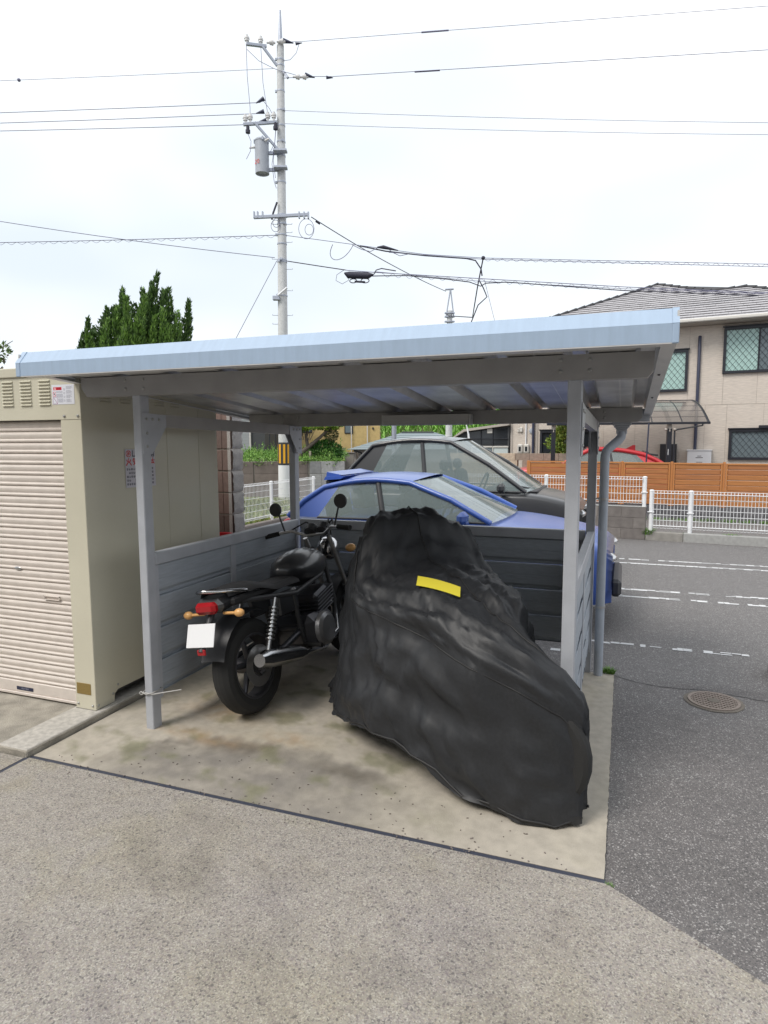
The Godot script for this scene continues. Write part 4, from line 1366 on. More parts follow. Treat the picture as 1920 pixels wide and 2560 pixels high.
func canopy() -> void:
	var t := thing("carport", "curved carport canopy of smoky panels on a dark post", "carport", Vector3(0, 0, -17.25), deg_to_rad(5.7))
	var pf := func(s: float) -> Vector3:    # arc from the low near edge up and back
		return Vector3(0, 2.165 + 0.66 * sin(s * 1.35) / sin(1.35), -2.25 * s + 0.12 * sin(s * PI))
	var xs := [-1.86, -1.02, -0.2, 0.62, 1.30, 1.885]
	var smoky := StandardMaterial3D.new()
	smoky.albedo_color = Color(lin(0.20, 0.18, 0.165), 0.72)
	smoky.transparency = BaseMaterial3D.TRANSPARENCY_ALPHA
	smoky.roughness = 0.12
	var S := [0.0, 0.17, 0.36, 0.55, 0.76, 1.0]
	for i in xs.size() - 1:
		for j in S.size() - 1:
			var m := MB.new()
			var rows := []
			for q in 4:
				var s: float = lerpf(S[j], S[j + 1], q / 3.0)
				var p: Vector3 = pf.call(s)
				rows.append([Vector3(xs[i] + 0.012, p.y, p.z), Vector3(xs[i + 1] - 0.012, p.y, p.z)])
			m.sheet(rows, [], true)
			obj("panel", m, smoky, t)
	for i in xs.size():
		var m := MB.new()
		var pts := []
		for q in 13:
			var p: Vector3 = pf.call(q / 12.0)
			pts.append(Vector3(xs[i], p.y - 0.012, p.z))
		m.tube(pts, 0.034 if i == 0 or i == xs.size() - 1 else 0.018, 6)
		obj("rib", m, M.sash, t)
	for j in S.size():
		var m := MB.new()
		var p: Vector3 = pf.call(S[j])
		var th := 0.035 if j == 0 or j == S.size() - 1 else 0.013
		m.span(Vector3(xs[0] - 0.03, p.y - th * 1.2, p.z - th), Vector3(xs[-1] + 0.03, p.y + th * 0.6 - 0.008, p.z + th))
		obj("purlin", m, M.sash, t)
	for px in [1.03, -1.72]:
		var m := MB.new()
		m.span(Vector3(px - 0.055, 0.0, -0.16), Vector3(px + 0.055, 2.02, -0.05), 0.006)
		obj("post", m, M.sash, t)
		m = MB.new()
		var pts := [Vector3(px, 1.95, -0.10)]
		for q in 9:
			var p: Vector3 = pf.call(0.06 + 0.94 * q / 8.0)
			pts.append(Vector3(px, p.y - 0.07, p.z))
		m.tube(pts, [0.06, 0.06, 0.055, 0.05, 0.05, 0.045, 0.045, 0.04, 0.04, 0.035], 6)
		obj("arm", m, M.trim_grey, t)
	var lb := MB.new()
	lb.span(Vector3(1.005, 1.38, -0.0495), Vector3(1.018, 1.52, -0.046))
	obj("label_strip", lb, M.white, t)
	var dp := MB.new()
	dp.tube([Vector3(1.75, 2.13, 0.0), Vector3(1.75, 2.09, 0.0), Vector3(1.20, 2.0, -0.03), Vector3(1.14, 1.97, -0.04), Vector3(1.14, 1.2, -0.04), Vector3(1.14, 0.05, -0.04)], 0.022, 8)
	obj("downpipe", dp, M.sash, t)
	for s in [-1, 1]:
		lb = MB.new()
		lb.ball(Vector3(1.03 + s * 0.10, 2.0, 0.0), Vector3(0.04, 0.035, 0.04), 8)
		obj("spotlight", lb, M.trim_grey, t)
	var rod := thing("support_pole", "thin dark slanting prop pole under the carport beside the red car", "pole", Vector3(0.5, 0, -17.1))
	var r := MB.new()
	r.tube([Vector3(-0.03, 0, 0), Vector3(0.03, 2.15, 0)], 0.018, 8)
	obj("shaft", r, M.navy, rod)

# ---------------------------------------------------------------- across the grass, left
func far(u: float, y: float, d: float) -> Vector3:      # street frame turned 20 degrees: u along the street, d away from the lot
	return Vector3(0.938 * u - 0.3466 * d, y, -0.3466 * u - 0.938 * d)
const FT := 0.35395

func tufts(n: int, seed_: int, place: Callable, h0: float, h1: float, cols: Array, spread := 0.5) -> MultiMeshInstance3D:
	var b := MB.new()
	for k in 3:
		var a := TAU * k / 3.0 + 0.3
		var d := Vector3(cos(a), 0, sin(a))
		var s := Vector3(-d.z, 0, d.x) * 0.09
		var tip := Vector3.UP + d * spread
		var mid := Vector3.UP * 0.55 + d * spread * 0.35
		b.quad(-s, s, mid + s * 0.8, mid - s * 0.8)
		b.tri(mid - s * 0.8, mid + s * 0.8, tip)
	var mm := MultiMesh.new()
	mm.transform_format = MultiMesh.TRANSFORM_3D
	mm.use_colors = true
	mm.mesh = b.mesh()
	mm.instance_count = n
	var r := RandomNumberGenerator.new()
	r.seed = seed_
	for i in n:
		var p: Vector3 = place.call(r)
		var h := r.randf_range(h0, h1)
		mm.set_instance_transform(i, Transform3D(Basis(Vector3.UP, r.randf() * TAU).scaled(Vector3(h * r.randf_range(0.7, 1.2), h, h)), p))
		var c: Color = cols[r.randi() % cols.size()]
		mm.set_instance_color(i, c * r.randf_range(0.75, 1.2))
	var o := MultiMeshInstance3D.new()
	o.multimesh = mm
	o.material_override = M.leaf
	return o

func far_side() -> void:
	# grass strip behind the left fence
	var g := MB.new()
	var rows := []
	for i in 12:
		var row := []
		for j in 12:
			var d := lerpf(9.6, 20.1, i / 11.0)
			row.append(far(lerpf(-8.5, 0.0, j / 11.0), 0.03, d) if d > 13 else Vector3(lerpf(-14, -7.02, j / 11.0), 0.03, lerpf(-7.5, -14.5, i / 4.0)))
		rows.append(row)
	var gs := MB.new()
	gs.quad(Vector3(-22, 0.03, -6.5), Vector3(-7.03, 0.03, -6.5), Vector3(-7.03, 0.03, -17.1), Vector3(-22, 0.03, -17.1))
	gs.quad(Vector3(-22, 0.03, -17.1), Vector3(-7.03, 0.03, -17.1), Vector3(-9.2, 0.03, -17.8), Vector3(-22, 0.03, -17.8))
	tag(obj("lawn", gs, M.grass_ground), "dry grass strip behind the left white fence", "lawn", "", "structure")
	var cols := [Color(0.20, 0.26, 0.06), Color(0.28, 0.30, 0.10), Color(0.14, 0.22, 0.05), Color(0.34, 0.33, 0.14)]
	var o := tufts(9000, 601, func(r): return Vector3(r.randf_range(-12.5, -7.05), 0.03, r.randf_range(-16.4, -8.6)), 0.06, 0.16, cols, 0.7)
	o.name = numbered("grass")
	add_child(o)
	tag(o, "yellow green grass growing behind the left white fence", "grass", "", "stuff")
	# retaining wall: dark planks left, pale blocks right
	var w := thing("retaining_wall", "retaining wall of dark planks and pale blocks under the weeds", "wall", far(0, 0, 20.2), FT)
	var core := MB.new()
	core.span(Vector3(-9, -0.1, -0.2), Vector3(-1.22, 1.13, -0.03))
	obj("mortar", core, M.conc_dark, w)
	for r in 3:
		for c in 4:
			var m := MB.new()
			var x1: float = [-2.36, -4.05, -5.75, -7.4][c]
			m.span(Vector3(x1 - 1.66, -0.02 + r * 0.385, -0.05), Vector3(x1 - 0.012, 0.357 + r * 0.385, rng.randf_range(-0.004, 0.008)), 0.006)
			obj("plank", m, worn(mat(0.215 + 0.02 * (r % 2), 0.18 + 0.016 * (r % 2), 0.165 + 0.015 * (r % 2), 0.9), shared_wear(620), 1.3, 0.7), w)
	var pb := [worn(mat(0.44, 0.44, 0.45, 0.9), shared_wear(630), 0.8, 0.6), worn(mat(0.50, 0.50, 0.505, 0.9), shared_wear(631), 0.8, 0.6), worn(mat(0.36, 0.36, 0.37, 0.9), shared_wear(632), 0.8, 0.6)]
	for r in 3:
		for c in 3:
			var m := MB.new()
			m.span(Vector3(-2.31 + c * 0.365, -0.02 + r * 0.385, -0.05), Vector3(-1.952 + c * 0.365, 0.357 + r * 0.385, 0.0), 0.006)
			obj("block", m, pb[(r + c * 2) % 3], w)
	# bank of soil and weeds above it
	var bank := MB.new()
	rows = []
	var bn := noise(640, 0.5, FastNoiseLite.TYPE_SIMPLEX_SMOOTH, 3)
	for i in 10:
		var row := []
		for j in 14:
			var d := lerpf(20.2, 30.0, i / 9.0)
			var u := lerpf(-16, -1.3 - 0.05 * i, j / 13.0)
			row.append(far(u, 1.10 + 0.12 * i * 0.3 + (0.12 * bn.get_noise_2d(u * 2, d) if i > 0 else 0.0), d))
		rows.append(row)
	bank.sheet(rows, [], false)
	tag(obj("soil_bank", bank, M.soil), "weedy soil bank above the retaining wall", "bank", "", "structure")
	var wc := [Color(0.14, 0.30, 0.05), Color(0.20, 0.38, 0.07), Color(0.10, 0.22, 0.04), Color(0.26, 0.42, 0.10)]
	var wn := noise(604, 0.9, FastNoiseLite.TYPE_SIMPLEX_SMOOTH, 2)
	var place := func(r: RandomNumberGenerator) -> Vector3:
		var u := r.randf_range(-7.0, -1.35)
		var d := 20.25 + 4.5 * pow(r.randf(), 1.4)
		return far(u, 1.05 + 0.16 * wn.get_noise_2d(u * 2.0, d) + 0.06 * (d - 20.2), d)
	var wr := RandomNumberGenerator.new()
	wr.seed = 602
	var wb := MB.new()
	for i in 900:
		var p: Vector3 = place.call(wr)
		var hgt := wr.randf_range(0.06, 0.20) * clampf(1.0 + 1.2 * wn.get_noise_2d(p.x * 1.4, p.z * 1.4), 0.3, 1.8)
		leafball(wb, p + Vector3(0, hgt * 0.5, 0), Vector3(0.13, hgt * 0.7, 0.13), 42, 0.055, wc, wr, 0.7)
	for i in 130:      # taller sprigs
		var p: Vector3 = place.call(wr)
		var h := wr.randf_range(0.25, 0.6)
		for k in 9:
			wb.col = wc[wr.randi() % 4]
			spray(wb, p + Vector3(wr.randf_range(-0.03, 0.03), h * k / 9.0, 0), Vector3(wr.randf_range(-0.7, 0.7), 0.8, wr.randf_range(-0.7, 0.7)).normalized(), 0.09, 0.014, wr)
	tag(obj("weeds", wb, M.leaf), "bright green weeds along the top of the retaining wall", "weeds", "", "stuff")
	# hillside of bright grass further off
	var hill := MB.new()
	rows = []
	var hn := noise(650, 0.06, FastNoiseLite.TYPE_SIMPLEX_SMOOTH, 3)
	for i in 16:
		var row := []
		for j in 24:
			var d := lerpf(38, 110, i / 15.0)
			var u := lerpf(-60, 70, j / 23.0)
			row.append(far(u, -0.3 + 7.0 * smoothstep(38, 85, d) + 1.2 * hn.get_noise_2d(u, d) * (d - 38) / 40.0, d))
		rows.append(row)
	hill.sheet(rows, [], false)
	tag(obj("hillside", hill, worn(mat(0.16, 0.30, 0.05, 0.95), wear(512, 651, 0.03, 0.45, 1.0), 9.0, 0.6)), "bright green grassy hillside far behind the houses", "hill", "", "structure")
	var hp := func(r: RandomNumberGenerator) -> Vector3:
		var d := 44.0 + 28 * r.randf()
		return far(r.randf_range(-6, 16) * d / 45.0, -0.4 + 7.0 * smoothstep(38, 85, d), d)
	o = tufts(5200, 603, hp, 0.5, 1.2, [Color(0.17, 0.36, 0.05), Color(0.24, 0.45, 0.08), Color(0.12, 0.26, 0.04)], 0.8)
	o.name = numbered("hill_grass")
	add_child(o)
	tag(o, "tall bright grass covering the far hillside", "grass", "", "stuff")
	# dark house behind the weeds
	var dh := thing("house", "dark grey house with a corrugated corner behind the weeds", "house", far(-7.2, 0, 27.0), FT)
	var m := MB.new()
	m.span(Vector3(-5.0, 0.8, -6.0), Vector3(1.66, 4.25, 0.0))
	obj("wall", m, M.house_grey, dh)
	m = MB.new()
	m.span(Vector3(1.68, 0.8, -4.0), Vector3(2.28, 4.25, -0.02))
	obj("dark_wall", m, M.house_dark, dh)
	for i in 24:
		m = MB.new()
		m.span(Vector3(0.4, 1.2 + i * 0.12, 0.0), Vector3(1.655, 1.305 + i * 0.12, 0.012), 0.004)
		obj("siding_board", m, M.house_grey, dh)
	m = MB.new()
	m.tube([Vector3(1.69, 1.0, 0.03), Vector3(1.69, 4.2, 0.03)], 0.035, 6)
	obj("downpipe", m, M.gutter, dh)
	for i in 12:
		var a := 0.11 * i
		m = MB.new()
		m.quad(Vector3(-4.9 + i * 0.27, 4.25 + a, 0.4 - i * 0.27), Vector3(2.4 - i * 0.27, 4.25 + a, 0.4 - i * 0.27), Vector3(2.4 - i * 0.27 - 0.27, 4.34 + a, 0.13 - i * 0.27), Vector3(-4.9 + i * 0.27 + 0.27, 4.34 + a, 0.13 - i * 0.27))
		m.quad(Vector3(-4.9 + i * 0.27, 4.25 + a, 0.4 - i * 0.27), Vector3(-4.9 + i * 0.27, 4.25 + a, -6.4 + i * 0.27), Vector3(-4.63 + i * 0.27, 4.34 + a, -6.13 + i * 0.27), Vector3(-4.63 + i * 0.27, 4.34 + a, 0.13 - i * 0.27))
		m.quad(Vector3(2.4 - i * 0.27, 4.25 + a, -6.4 + i * 0.27), Vector3(2.4 - i * 0.27, 4.25 + a, 0.4 - i * 0.27), Vector3(2.13 - i * 0.27, 4.34 + a, 0.13 - i * 0.27), Vector3(2.13 - i * 0.27, 4.34 + a, -6.13 + i * 0.27))
		obj("tile_course", m, M.tile, dh)
	# mustard house
	var yh := thing("house", "mustard yellow house behind the pruned tree", "house", far(-0.2, 0, 32.0), FT)
	m = MB.new()
	m.span(Vector3(-6.0, -0.5, -6.0), Vector3(0.0, 5.0, 0.0))
	obj("wall", m, M.house_yellow, yh)
	for y in [1.23, 2.75]:
		m = MB.new()
		m.span(Vector3(-6.0, y, 0.0), Vector3(0.01, y + 0.035, 0.02))
		obj("wall_band", m, worn(mat(0.42, 0.30, 0.12, 0.8), shared_wear(661), 1.0), yh)
	for e in [[-1.72, -1.30, 2.15, 2.95], [-3.9, -3.3, 2.2, 3.0]]:
		m = MB.new()
		m.span(Vector3(e[0], e[2], -0.02), Vector3(e[1], e[3], 0.04), 0.01)
		var wd := obj("window", m, M.sash, yh)
		m = MB.new()
		m.span(Vector3(e[0] + 0.05, e[2] + 0.05, 0.041), Vector3(e[1] - 0.05, e[3] - 0.05, 0.046))
		obj("pane", m, M.glass_grey, wd)
	m = MB.new()
	m.span(Vector3(-0.36, 2.35, 0.0), Vector3(-0.28, 2.45, 0.06), 0.01)
	obj("wall_vent", m, M.sash, yh)
	for x in [-0.6, -1.38]:
		m = MB.new()
		m.tube([Vector3(x, 0.2, 0.08), Vector3(x, 4.8, 0.08)], 0.03, 6)
		obj("downpipe", m, M.gutter, yh)
	m = MB.new()
	m.prism(PackedVector2Array([Vector2(-6.4, 4.95), Vector2(0.4, 4.95), Vector2(-1.2, 5.5), Vector2(-4.8, 5.5)]), -6.4, 0.4)
	obj("roof", m, M.tile_edge, yh)
	# low outbuilding with a slate green roof
	var gh := thing("outbuilding", "low outbuilding with a grey green hip roof of wide courses", "outbuilding", far(-1.5, 0, 27.0), FT)
	m = MB.new()
	m.span(Vector3(0.25, -0.2, -4.5), Vector3(5.6, 1.40, -0.3))
	obj("wall", m, M.trim_grey, gh)
	for i in 9:
		var y := 1.42 + i * 0.083
		var q := i * 0.27
		m = MB.new()
		var x0 := q * 1.0
		var x1 := 5.9 - q * 0.9
		for e in [[Vector3(x0, y + 0.03, -q), Vector3(x1, y + 0.03, -q), Vector3(x1 - 0.243, y + 0.09, -q - 0.27), Vector3(x0 + 0.27, y + 0.09, -q - 0.27)], [Vector3(x0, y, -q), Vector3(x1, y, -q), Vector3(x1, y + 0.03, -q), Vector3(x0, y + 0.03, -q)], [Vector3(x0, y + 0.03, -5 + q), Vector3(x0, y + 0.03, -q), Vector3(x0 + 0.27, y + 0.09, -q - 0.27), Vector3(x0 + 0.27, y + 0.09, -4.73 + q)], [Vector3(x0, y, -5 + q), Vector3(x0, y, -q), Vector3(x0, y + 0.03, -q), Vector3(x0, y + 0.03, -5 + q)], [Vector3(x1, y + 0.03, -q), Vector3(x1, y + 0.03, -5 + q), Vector3(x1 - 0.243, y + 0.09, -4.73 + q), Vector3(x1 - 0.243, y + 0.09, -q - 0.27)]]:
			m.quad(e[0], e[1], e[2], e[3])
		obj("tile_course", m, M.roof_green, gh)
	m = MB.new()
	m.span(Vector3(2.3, 2.13, -2.75), Vector3(3.75, 2.20, -2.25), 0.02)
	obj("ridge", m, M.tile_edge, gh)
	m = MB.new()
	m.tube([Vector3(0.25, 1.4, -0.05), Vector3(0.55, 1.3, -0.1), Vector3(0.6, 1.2, -0.2), Vector3(0.6, -0.1, -0.2)], 0.03, 6)
	obj("downpipe", m, M.sash, gh)
	# gate posts beside it
	var gp := thing("gate_pillar", "grey concrete gate pillar right of the pale wall end", "pillar", far(-1.12, 0, 24.0), FT)
	m = MB.new()
	m.span(Vector3(-0.35, 0, -0.2), Vector3(0.02, 1.32, 0.1), 0.01)
	obj("pillar", m, M.conc_dark, gp)
	m = MB.new()
	m.span(Vector3(-0.38, 1.321, -0.23), Vector3(0.05, 1.36, 0.13), 0.01)
	obj("coping", m, M.conc_brown, gp)
	var wp := thing("wooden_stake", "weathered wooden stake beside the concrete gate pillar", "stake", far(-0.98, 0, 24.0), FT)
	m = MB.new()
	m.span(Vector3(-0.04, 0, -0.04), Vector3(0.04, 1.33, 0.04), 0.006)
	obj("shaft", m, M.bark, wp)
	wp = thing("wooden_stake", "pale stake standing in the weeds right of the pruned tree", "stake", far(-2.32, 1.0, 20.5), FT)
	m = MB.new()
	m.span(Vector3(-0.035, 0, -0.03), Vector3(0.035, 0.45, 0.03), 0.006)
	obj("shaft", m, worn(mat(0.42, 0.38, 0.30, 0.9), shared_wear(671), 0.3), wp)
	for e in [["slim metal pole rising behind the shelter lamp", 0.41, 26.0, 0.10, 6.0], ["thin dark garden stake, left one in the weeds", -4.02, 23.0, 0.02, 2.6], ["thin dark garden stake, right one in the weeds", -3.75, 22.6, 0.018, 2.6]]:
		var p := thing("slim_pole", e[0], "pole", far(e[1], 0.0 if e[2] > 25 else 1.1, e[2]))
		m = MB.new()
		m.tube([Vector3.ZERO, Vector3(0, e[4] * (0.5 if e[2] > 25 else 1.0), 0)], e[3], 8)
		obj("shaft", m, M.galv if e[2] > 25 else M.sash, p)

# ---------------------------------------------------------------- utility poles and wires
func high(y: float) -> float: return 8.712 + (y - 9.0) * 0.9165 - 0.0037 * (y - 9.0) * (y - 9.0)
func pole() -> void:
	var t := thing("utility_pole", "tall concrete utility pole with a grey transformer and striped guard", "utility pole", Vector3(-9.532, 0, -17.167), FT)
	t.rotation.z = -0.011
	var m := MB.new()
	m.lathe([[0.168, 0.0], [0.166, 0.3], [0.100, 12.72], [0.09, 12.77], [0.0, 12.79]], 24)
	obj("shaft", m, M.pole, t)
	m = MB.new()
	m.lathe([[0.062, 13.4], [0.058, 13.75], [0.030, 14.45], [0.028, 14.52], [0.0, 14.53]], 14)
	obj("steel_tip", m, M.galv, t)
	# striped guard and pale sleeve
	m = MB.new()
	m.lathe([[0.168, 1.05], [0.172, 1.05], [0.171, 1.72], [0.167, 1.72]], 24)
	var gd := obj("guard", m, M.plastic, t)
	for k in 8:
		var a := TAU * k / 8.0 + 0.2
		m = MB.new()
		m.x = Transform3D(Basis(Vector3.UP, a), Vector3.ZERO)
		m.cbox(Vector3(0, 1.385, 0.1725), Vector3(0.062, 0.56, 0.006), 0.002)
		obj("stripe", m, M.yellow_sign, gd)
	m = MB.new()
	m.lathe([[0.168, 0.1], [0.171, 0.1], [0.171, 1.045], [0.168, 1.045]], 24)
	obj("sleeve", m, M.white, t)
	var bandb := MB.new()
	bandb.lathe([[1.0, -0.018], [1.06, -0.018], [1.06, 0.018], [1.0, 0.018]], 20)
	bandb.span(Vector3(1.02, -0.03, -0.25), Vector3(1.45, 0.03, 0.25))
	var bm := bandb.mesh()
	var rad := func(y: float) -> float: return lerpf(0.166, 0.100, (y - 0.3) / 13.15)
	for y in [13.05, 12.88, 12.12, 11.55, 11.1, 10.62, 10.2, 9.42, 8.2, 7.95, 7.65, 7.4, 6.95, 6.9, 5.95]:
		var s: float = rad.call(y) + 0.002
		obj("band", bm, M.galv, t, Transform3D(Basis(Vector3.UP, y * 7.0).scaled(Vector3(s, 1.0, s)), Vector3(0, y, 0)))
	var arm := func(called: String, a: Vector3, b: Vector3, w: float) -> MeshInstance3D:
		var q := MB.new()
		var d := (b - a)
		var bs := Basis.looking_at(d.normalized(), Vector3(0.02, 1, 0.03))
		q.cbox((a + b) / 2, Vector3(w, w, d.length()), 0.008, bs)
		return obj(called, q, M.galv, t)
	arm.call("crossarm", Vector3(-0.95, 13.36, 0.25), Vector3(-0.40, 13.42, 0.05), 0.085)
	arm.call("brace", Vector3(-0.50, 13.38, 0.1), Vector3(-0.10, 12.88, 0.0), 0.07)
	arm.call("brace", Vector3(0.08, 12.70, 0.05), Vector3(0.235, 12.46, 0.1), 0.07)
	arm.call("crossarm", Vector3(-1.06, 10.98, 0.3), Vector3(-0.10, 11.16, 0.1), 0.085)
	arm.call("brace", Vector3(-0.74, 11.06, 0.28), Vector3(-0.08, 10.34, 0.12), 0.07)
	arm.call("crossarm", Vector3(-0.78, 8.08, 0.16), Vector3(0.80, 8.17, 0.16), 0.085)
	# bracket hooks on the comm arm
	for x in [-0.76, -0.66, -0.52, 0.52, 0.66, 0.78]:
		var q := MB.new()
		q.span(Vector3(x - 0.02, 8.06, 0.11), Vector3(x + 0.02, 8.24, 0.21), 0.005)
		obj("hook", q, M.galv, t)
	# pin insulators
	var ins := MB.new()
	ins.lathe([[0.03, -0.08], [0.032, 0.0], [0.062, 0.005], [0.058, 0.05], [0.075, 0.055], [0.072, 0.10], [0.035, 0.12], [0.038, 0.16], [0.0, 0.165]], 14)
	var im := ins.mesh()
	for p in [Vector3(-0.93, 13.44, 0.25), Vector3(-0.56, 13.50, 0.1), Vector3(-1.0, 11.10, 0.28), Vector3(-0.86, 11.14, 0.26), Vector3(-0.36, 11.24, 0.16), Vector3(-0.19, 11.26, 0.14)]:
		obj("insulator", im, M.ceramic, t, Transform3D(Basis.IDENTITY, p))
	# strain insulators and covered clamps in line with the wires
	for p in [Vector3(-0.30, 13.50, 0.1), Vector3(0.0, 13.52, 0.12), Vector3(0.46, 12.50, 0.1), Vector3(0.66, 12.50, 0.1)]:
		obj("strain_insulator", im, M.ceramic, t, Transform3D(Basis(Vector3.BACK, -PI / 2), p))
	var clamp := func(a: Vector3, b: Vector3, r: float) -> void:
		var q := MB.new()
		q.tube([a, a.lerp(b, 0.25), b], [r, r * 0.8, r * 0.2], 8)
		obj("clamp_cover", q, M.navy, t)
	clamp.call(Vector3(0.10, 13.56, 0.1), Vector3(0.40, 13.49, 0.1), 0.075)
	clamp.call(Vector3(0.46, 13.47, 0.1), Vector3(0.66, 13.50, 0.1), 0.045)
	clamp.call(Vector3(0.74, 12.56, 0.1), Vector3(1.02, 12.48, 0.1), 0.07)
	clamp.call(Vector3(1.36, 12.49, 0.1), Vector3(1.56, 12.48, 0.1), 0.05)
	clamp.call(Vector3(-0.46, 11.80, 0.2), Vector3(-0.70, 11.66, 0.2), 0.07)
	clamp.call(Vector3(-0.46, 11.42, 0.2), Vector3(-0.70, 11.36, 0.2), 0.07)
	clamp.call(Vector3(-0.40, 11.18, 0.2), Vector3(-0.66, 11.10, 0.2), 0.05)
	for p in [Vector3(-0.93, 10.78, 0.28), Vector3(-0.13, 10.93, 0.2)]:
		var q := MB.new()
		q.x = Transform3D(Basis.IDENTITY, p)
		q.lathe([[0.02, 0.18], [0.05, 0.15], [0.05, 0.06], [0.07, 0.05], [0.07, -0.04], [0.0, -0.06]], 10)
		obj("cutout", q, M.cable, t)
	# leads
	for l in [[Vector3(-0.95, 13.4, 0.25), Vector3(-0.93, 12.4, 0.26), Vector3(-0.86, 11.5, 0.26), Vector3(-0.86, 11.26, 0.26)], [Vector3(-0.56, 13.45, 0.1), Vector3(-0.5, 12.3, 0.12), Vector3(-0.40, 11.6, 0.14), Vector3(-0.36, 11.36, 0.16)], [Vector3(-0.93, 10.72, 0.28), Vector3(-0.84, 10.5, 0.28), Vector3(-0.86, 10.2, 0.3), Vector3(-0.98, 9.97, 0.3)], [Vector3(-0.13, 10.86, 0.2), Vector3(-0.16, 10.5, 0.2), Vector3(-0.3, 10.2, 0.22)], [Vector3(-0.14, 10.9, 0.1), Vector3(-0.22, 10.0, 0.12), Vector3(-0.16, 9.5, 0.12)], [Vector3(-0.18, 10.5, 0.1), Vector3(-0.26, 9.9, 0.12), Vector3(-0.20, 9.4, 0.12), Vector3(-0.14, 9.2, 0.1)], [Vector3(0.56, 13.46, 0.1), Vector3(0.48, 13.2, 0.1), Vector3(0.3, 13.0, 0.1), Vector3(0.05, 12.95, 0.12)], [Vector3(-0.93, 13.2, 0.25), Vector3(-0.6, 12.9, 0.2), Vector3(-0.2, 12.75, 0.1), Vector3(0.02, 12.65, 0.13), Vector3(0.3, 12.6, 0.1), Vector3(0.5, 12.54, 0.1)], [Vector3(-0.5, 11.75, 0.2), Vector3(-0.3, 11.5, 0.2), Vector3(-0.2, 11.3, 0.16)]]:
		var q := MB.new()
		var c := Curve3D.new()
		for p in l: c.add_point(p)
		q.tube(l, 0.008, 5)
		obj("lead", q, M.wire, t)
	# the upper fittings sit closer together than a plain spacing would put them
	for ch in t.get_children():
		if ch.name.begins_with("band") or ch.name.begins_with("shaft"):
			if ch.position.y > 9.0: ch.position.y = high(ch.position.y)
		elif ch.position.y > 9.0:
			ch.position = Vector3(ch.position.x * 0.95, high(ch.position.y), ch.position.z)
		elif ch.get_aabb().position.y > 8.9:
			var arr: Array = ch.mesh.surface_get_arrays(0)
			var vv: PackedVector3Array = arr[Mesh.ARRAY_VERTEX]
			for i in vv.size(): vv[i] = Vector3(vv[i].x * 0.95, high(vv[i].y), vv[i].z)
			arr[Mesh.ARRAY_VERTEX] = vv
			var am := ArrayMesh.new()
			am.add_surface_from_arrays(Mesh.PRIMITIVE_TRIANGLES, arr)
			ch.mesh = am
	# transformer
	var tr := thing("transformer", "grey cylindrical transformer marked 20 hung on the tall pole", "transformer", Vector3(-9.532, 9.28, -17.167) + Vector3(-0.42, 0, 0.12).rotated(Vector3.UP, FT), FT)
	m = MB.new()
	m.lathe([[0.0, 0.03], [0.14, 0.03], [0.15, 0.0], [0.195, 0.0], [0.195, 0.03], [0.196, 0.86], [0.205, 0.86], [0.205, 0.885], [0.18, 0.92], [0.0, 0.94]], 28)
	obj("tank", m, M.trans, tr)
	for p in [Vector3(-0.20, 0.87, 0.0), Vector3(0.06, 0.88, 0.20), Vector3(0.19, 0.84, 0.06)]:
		m = MB.new()
		m.cbox(p, Vector3(0.05, 0.11, 0.05), 0.01)
		obj("lid_clamp", m, M.galv, tr)
	for e in [[Vector3(-0.18, 0.70, 0.05), Vector3(-0.34, 0.67, 0.07)], [Vector3(0.12, 0.82, 0.16), Vector3(0.24, 0.86, 0.2)]]:
		m = MB.new()
		m.tube([e[0], e[1]], [0.035, 0.022], 10)
		obj("bushing", m, M.ceramic, tr)
	for y in [0.13, 0.58]:
		m = MB.new()
		m.span(Vector3(0.17, y - 0.045, -0.09), Vector3(0.44, y + 0.045, -0.02), 0.008)
		m.span(Vector3(0.34, y - 0.03, -0.02), Vector3(0.72, y + 0.03, 0.20), 0.008)
		obj("hanger", m, M.galv, tr)
	var txt := TextMesh.new()
	var sf := SystemFont.new()
	sf.font_names = PackedStringArray(["Droid Sans Mono"])
	txt.font = sf
	txt.text = "20"
	txt.font_size = 48
	txt.pixel_size = 0.0033
	txt.depth = 0.004
	var ang := -0.62
	var tm := obj("number", txt, mat(0.72, 0.12, 0.08, 0.5), tr, Transform3D(Basis(Vector3.UP, ang), Vector3(sin(ang) * 0.2005, 0.27, cos(ang) * 0.2005)))
	tm.cast_shadow = GeometryInstance3D.SHADOW_CASTING_SETTING_ON
	# steps and small boxes on the shaft
	for y in [7.95, 7.72, 7.45, 6.98, 6.7, 6.1, 5.4, 5.15]:
		for s in [-1, 1]:
			if (int(y * 100) + s) % 3 == 0: continue
			m = MB.new()
			m.tube([Vector3(s * 0.12, y, 0), Vector3(s * 0.29, y, 0.0), Vector3(s * 0.29, y + 0.03, 0.0)], 0.009, 5)
			obj("step", m, M.galv, t)
	m = MB.new()
	m.span(Vector3(-0.26, 5.80, 0.05), Vector3(-0.06, 5.92, 0.2), 0.01)
	obj("bracket", m, M.galv, t)
	m = MB.new()
	m.tube([Vector3(-0.10, 5.92, 0.2), Vector3(0.17, 6.13, 0.25)], 0.032, 8)
	obj("pale_tube", m, M.white, t)
	for e in [[Vector3(-0.14, 7.95, 0.12), 0.10], [Vector3(-0.16, 7.86, 0.14), 0.13], [Vector3(0.72, 7.78, 0.16), 0.22], [Vector3(0.80, 7.76, 0.16), 0.12]]:
		m = MB.new()
		var pts := []
		for k in 19: pts.append(e[0] + Vector3(cos(TAU * k / 18.0) * e[1], sin(TAU * k / 18.0) * e[1] * 1.25, 0.0))
		m.tube(pts, 0.008, 5, false)
		obj("cable_coil", m, M.wire, t)
	m = MB.new()
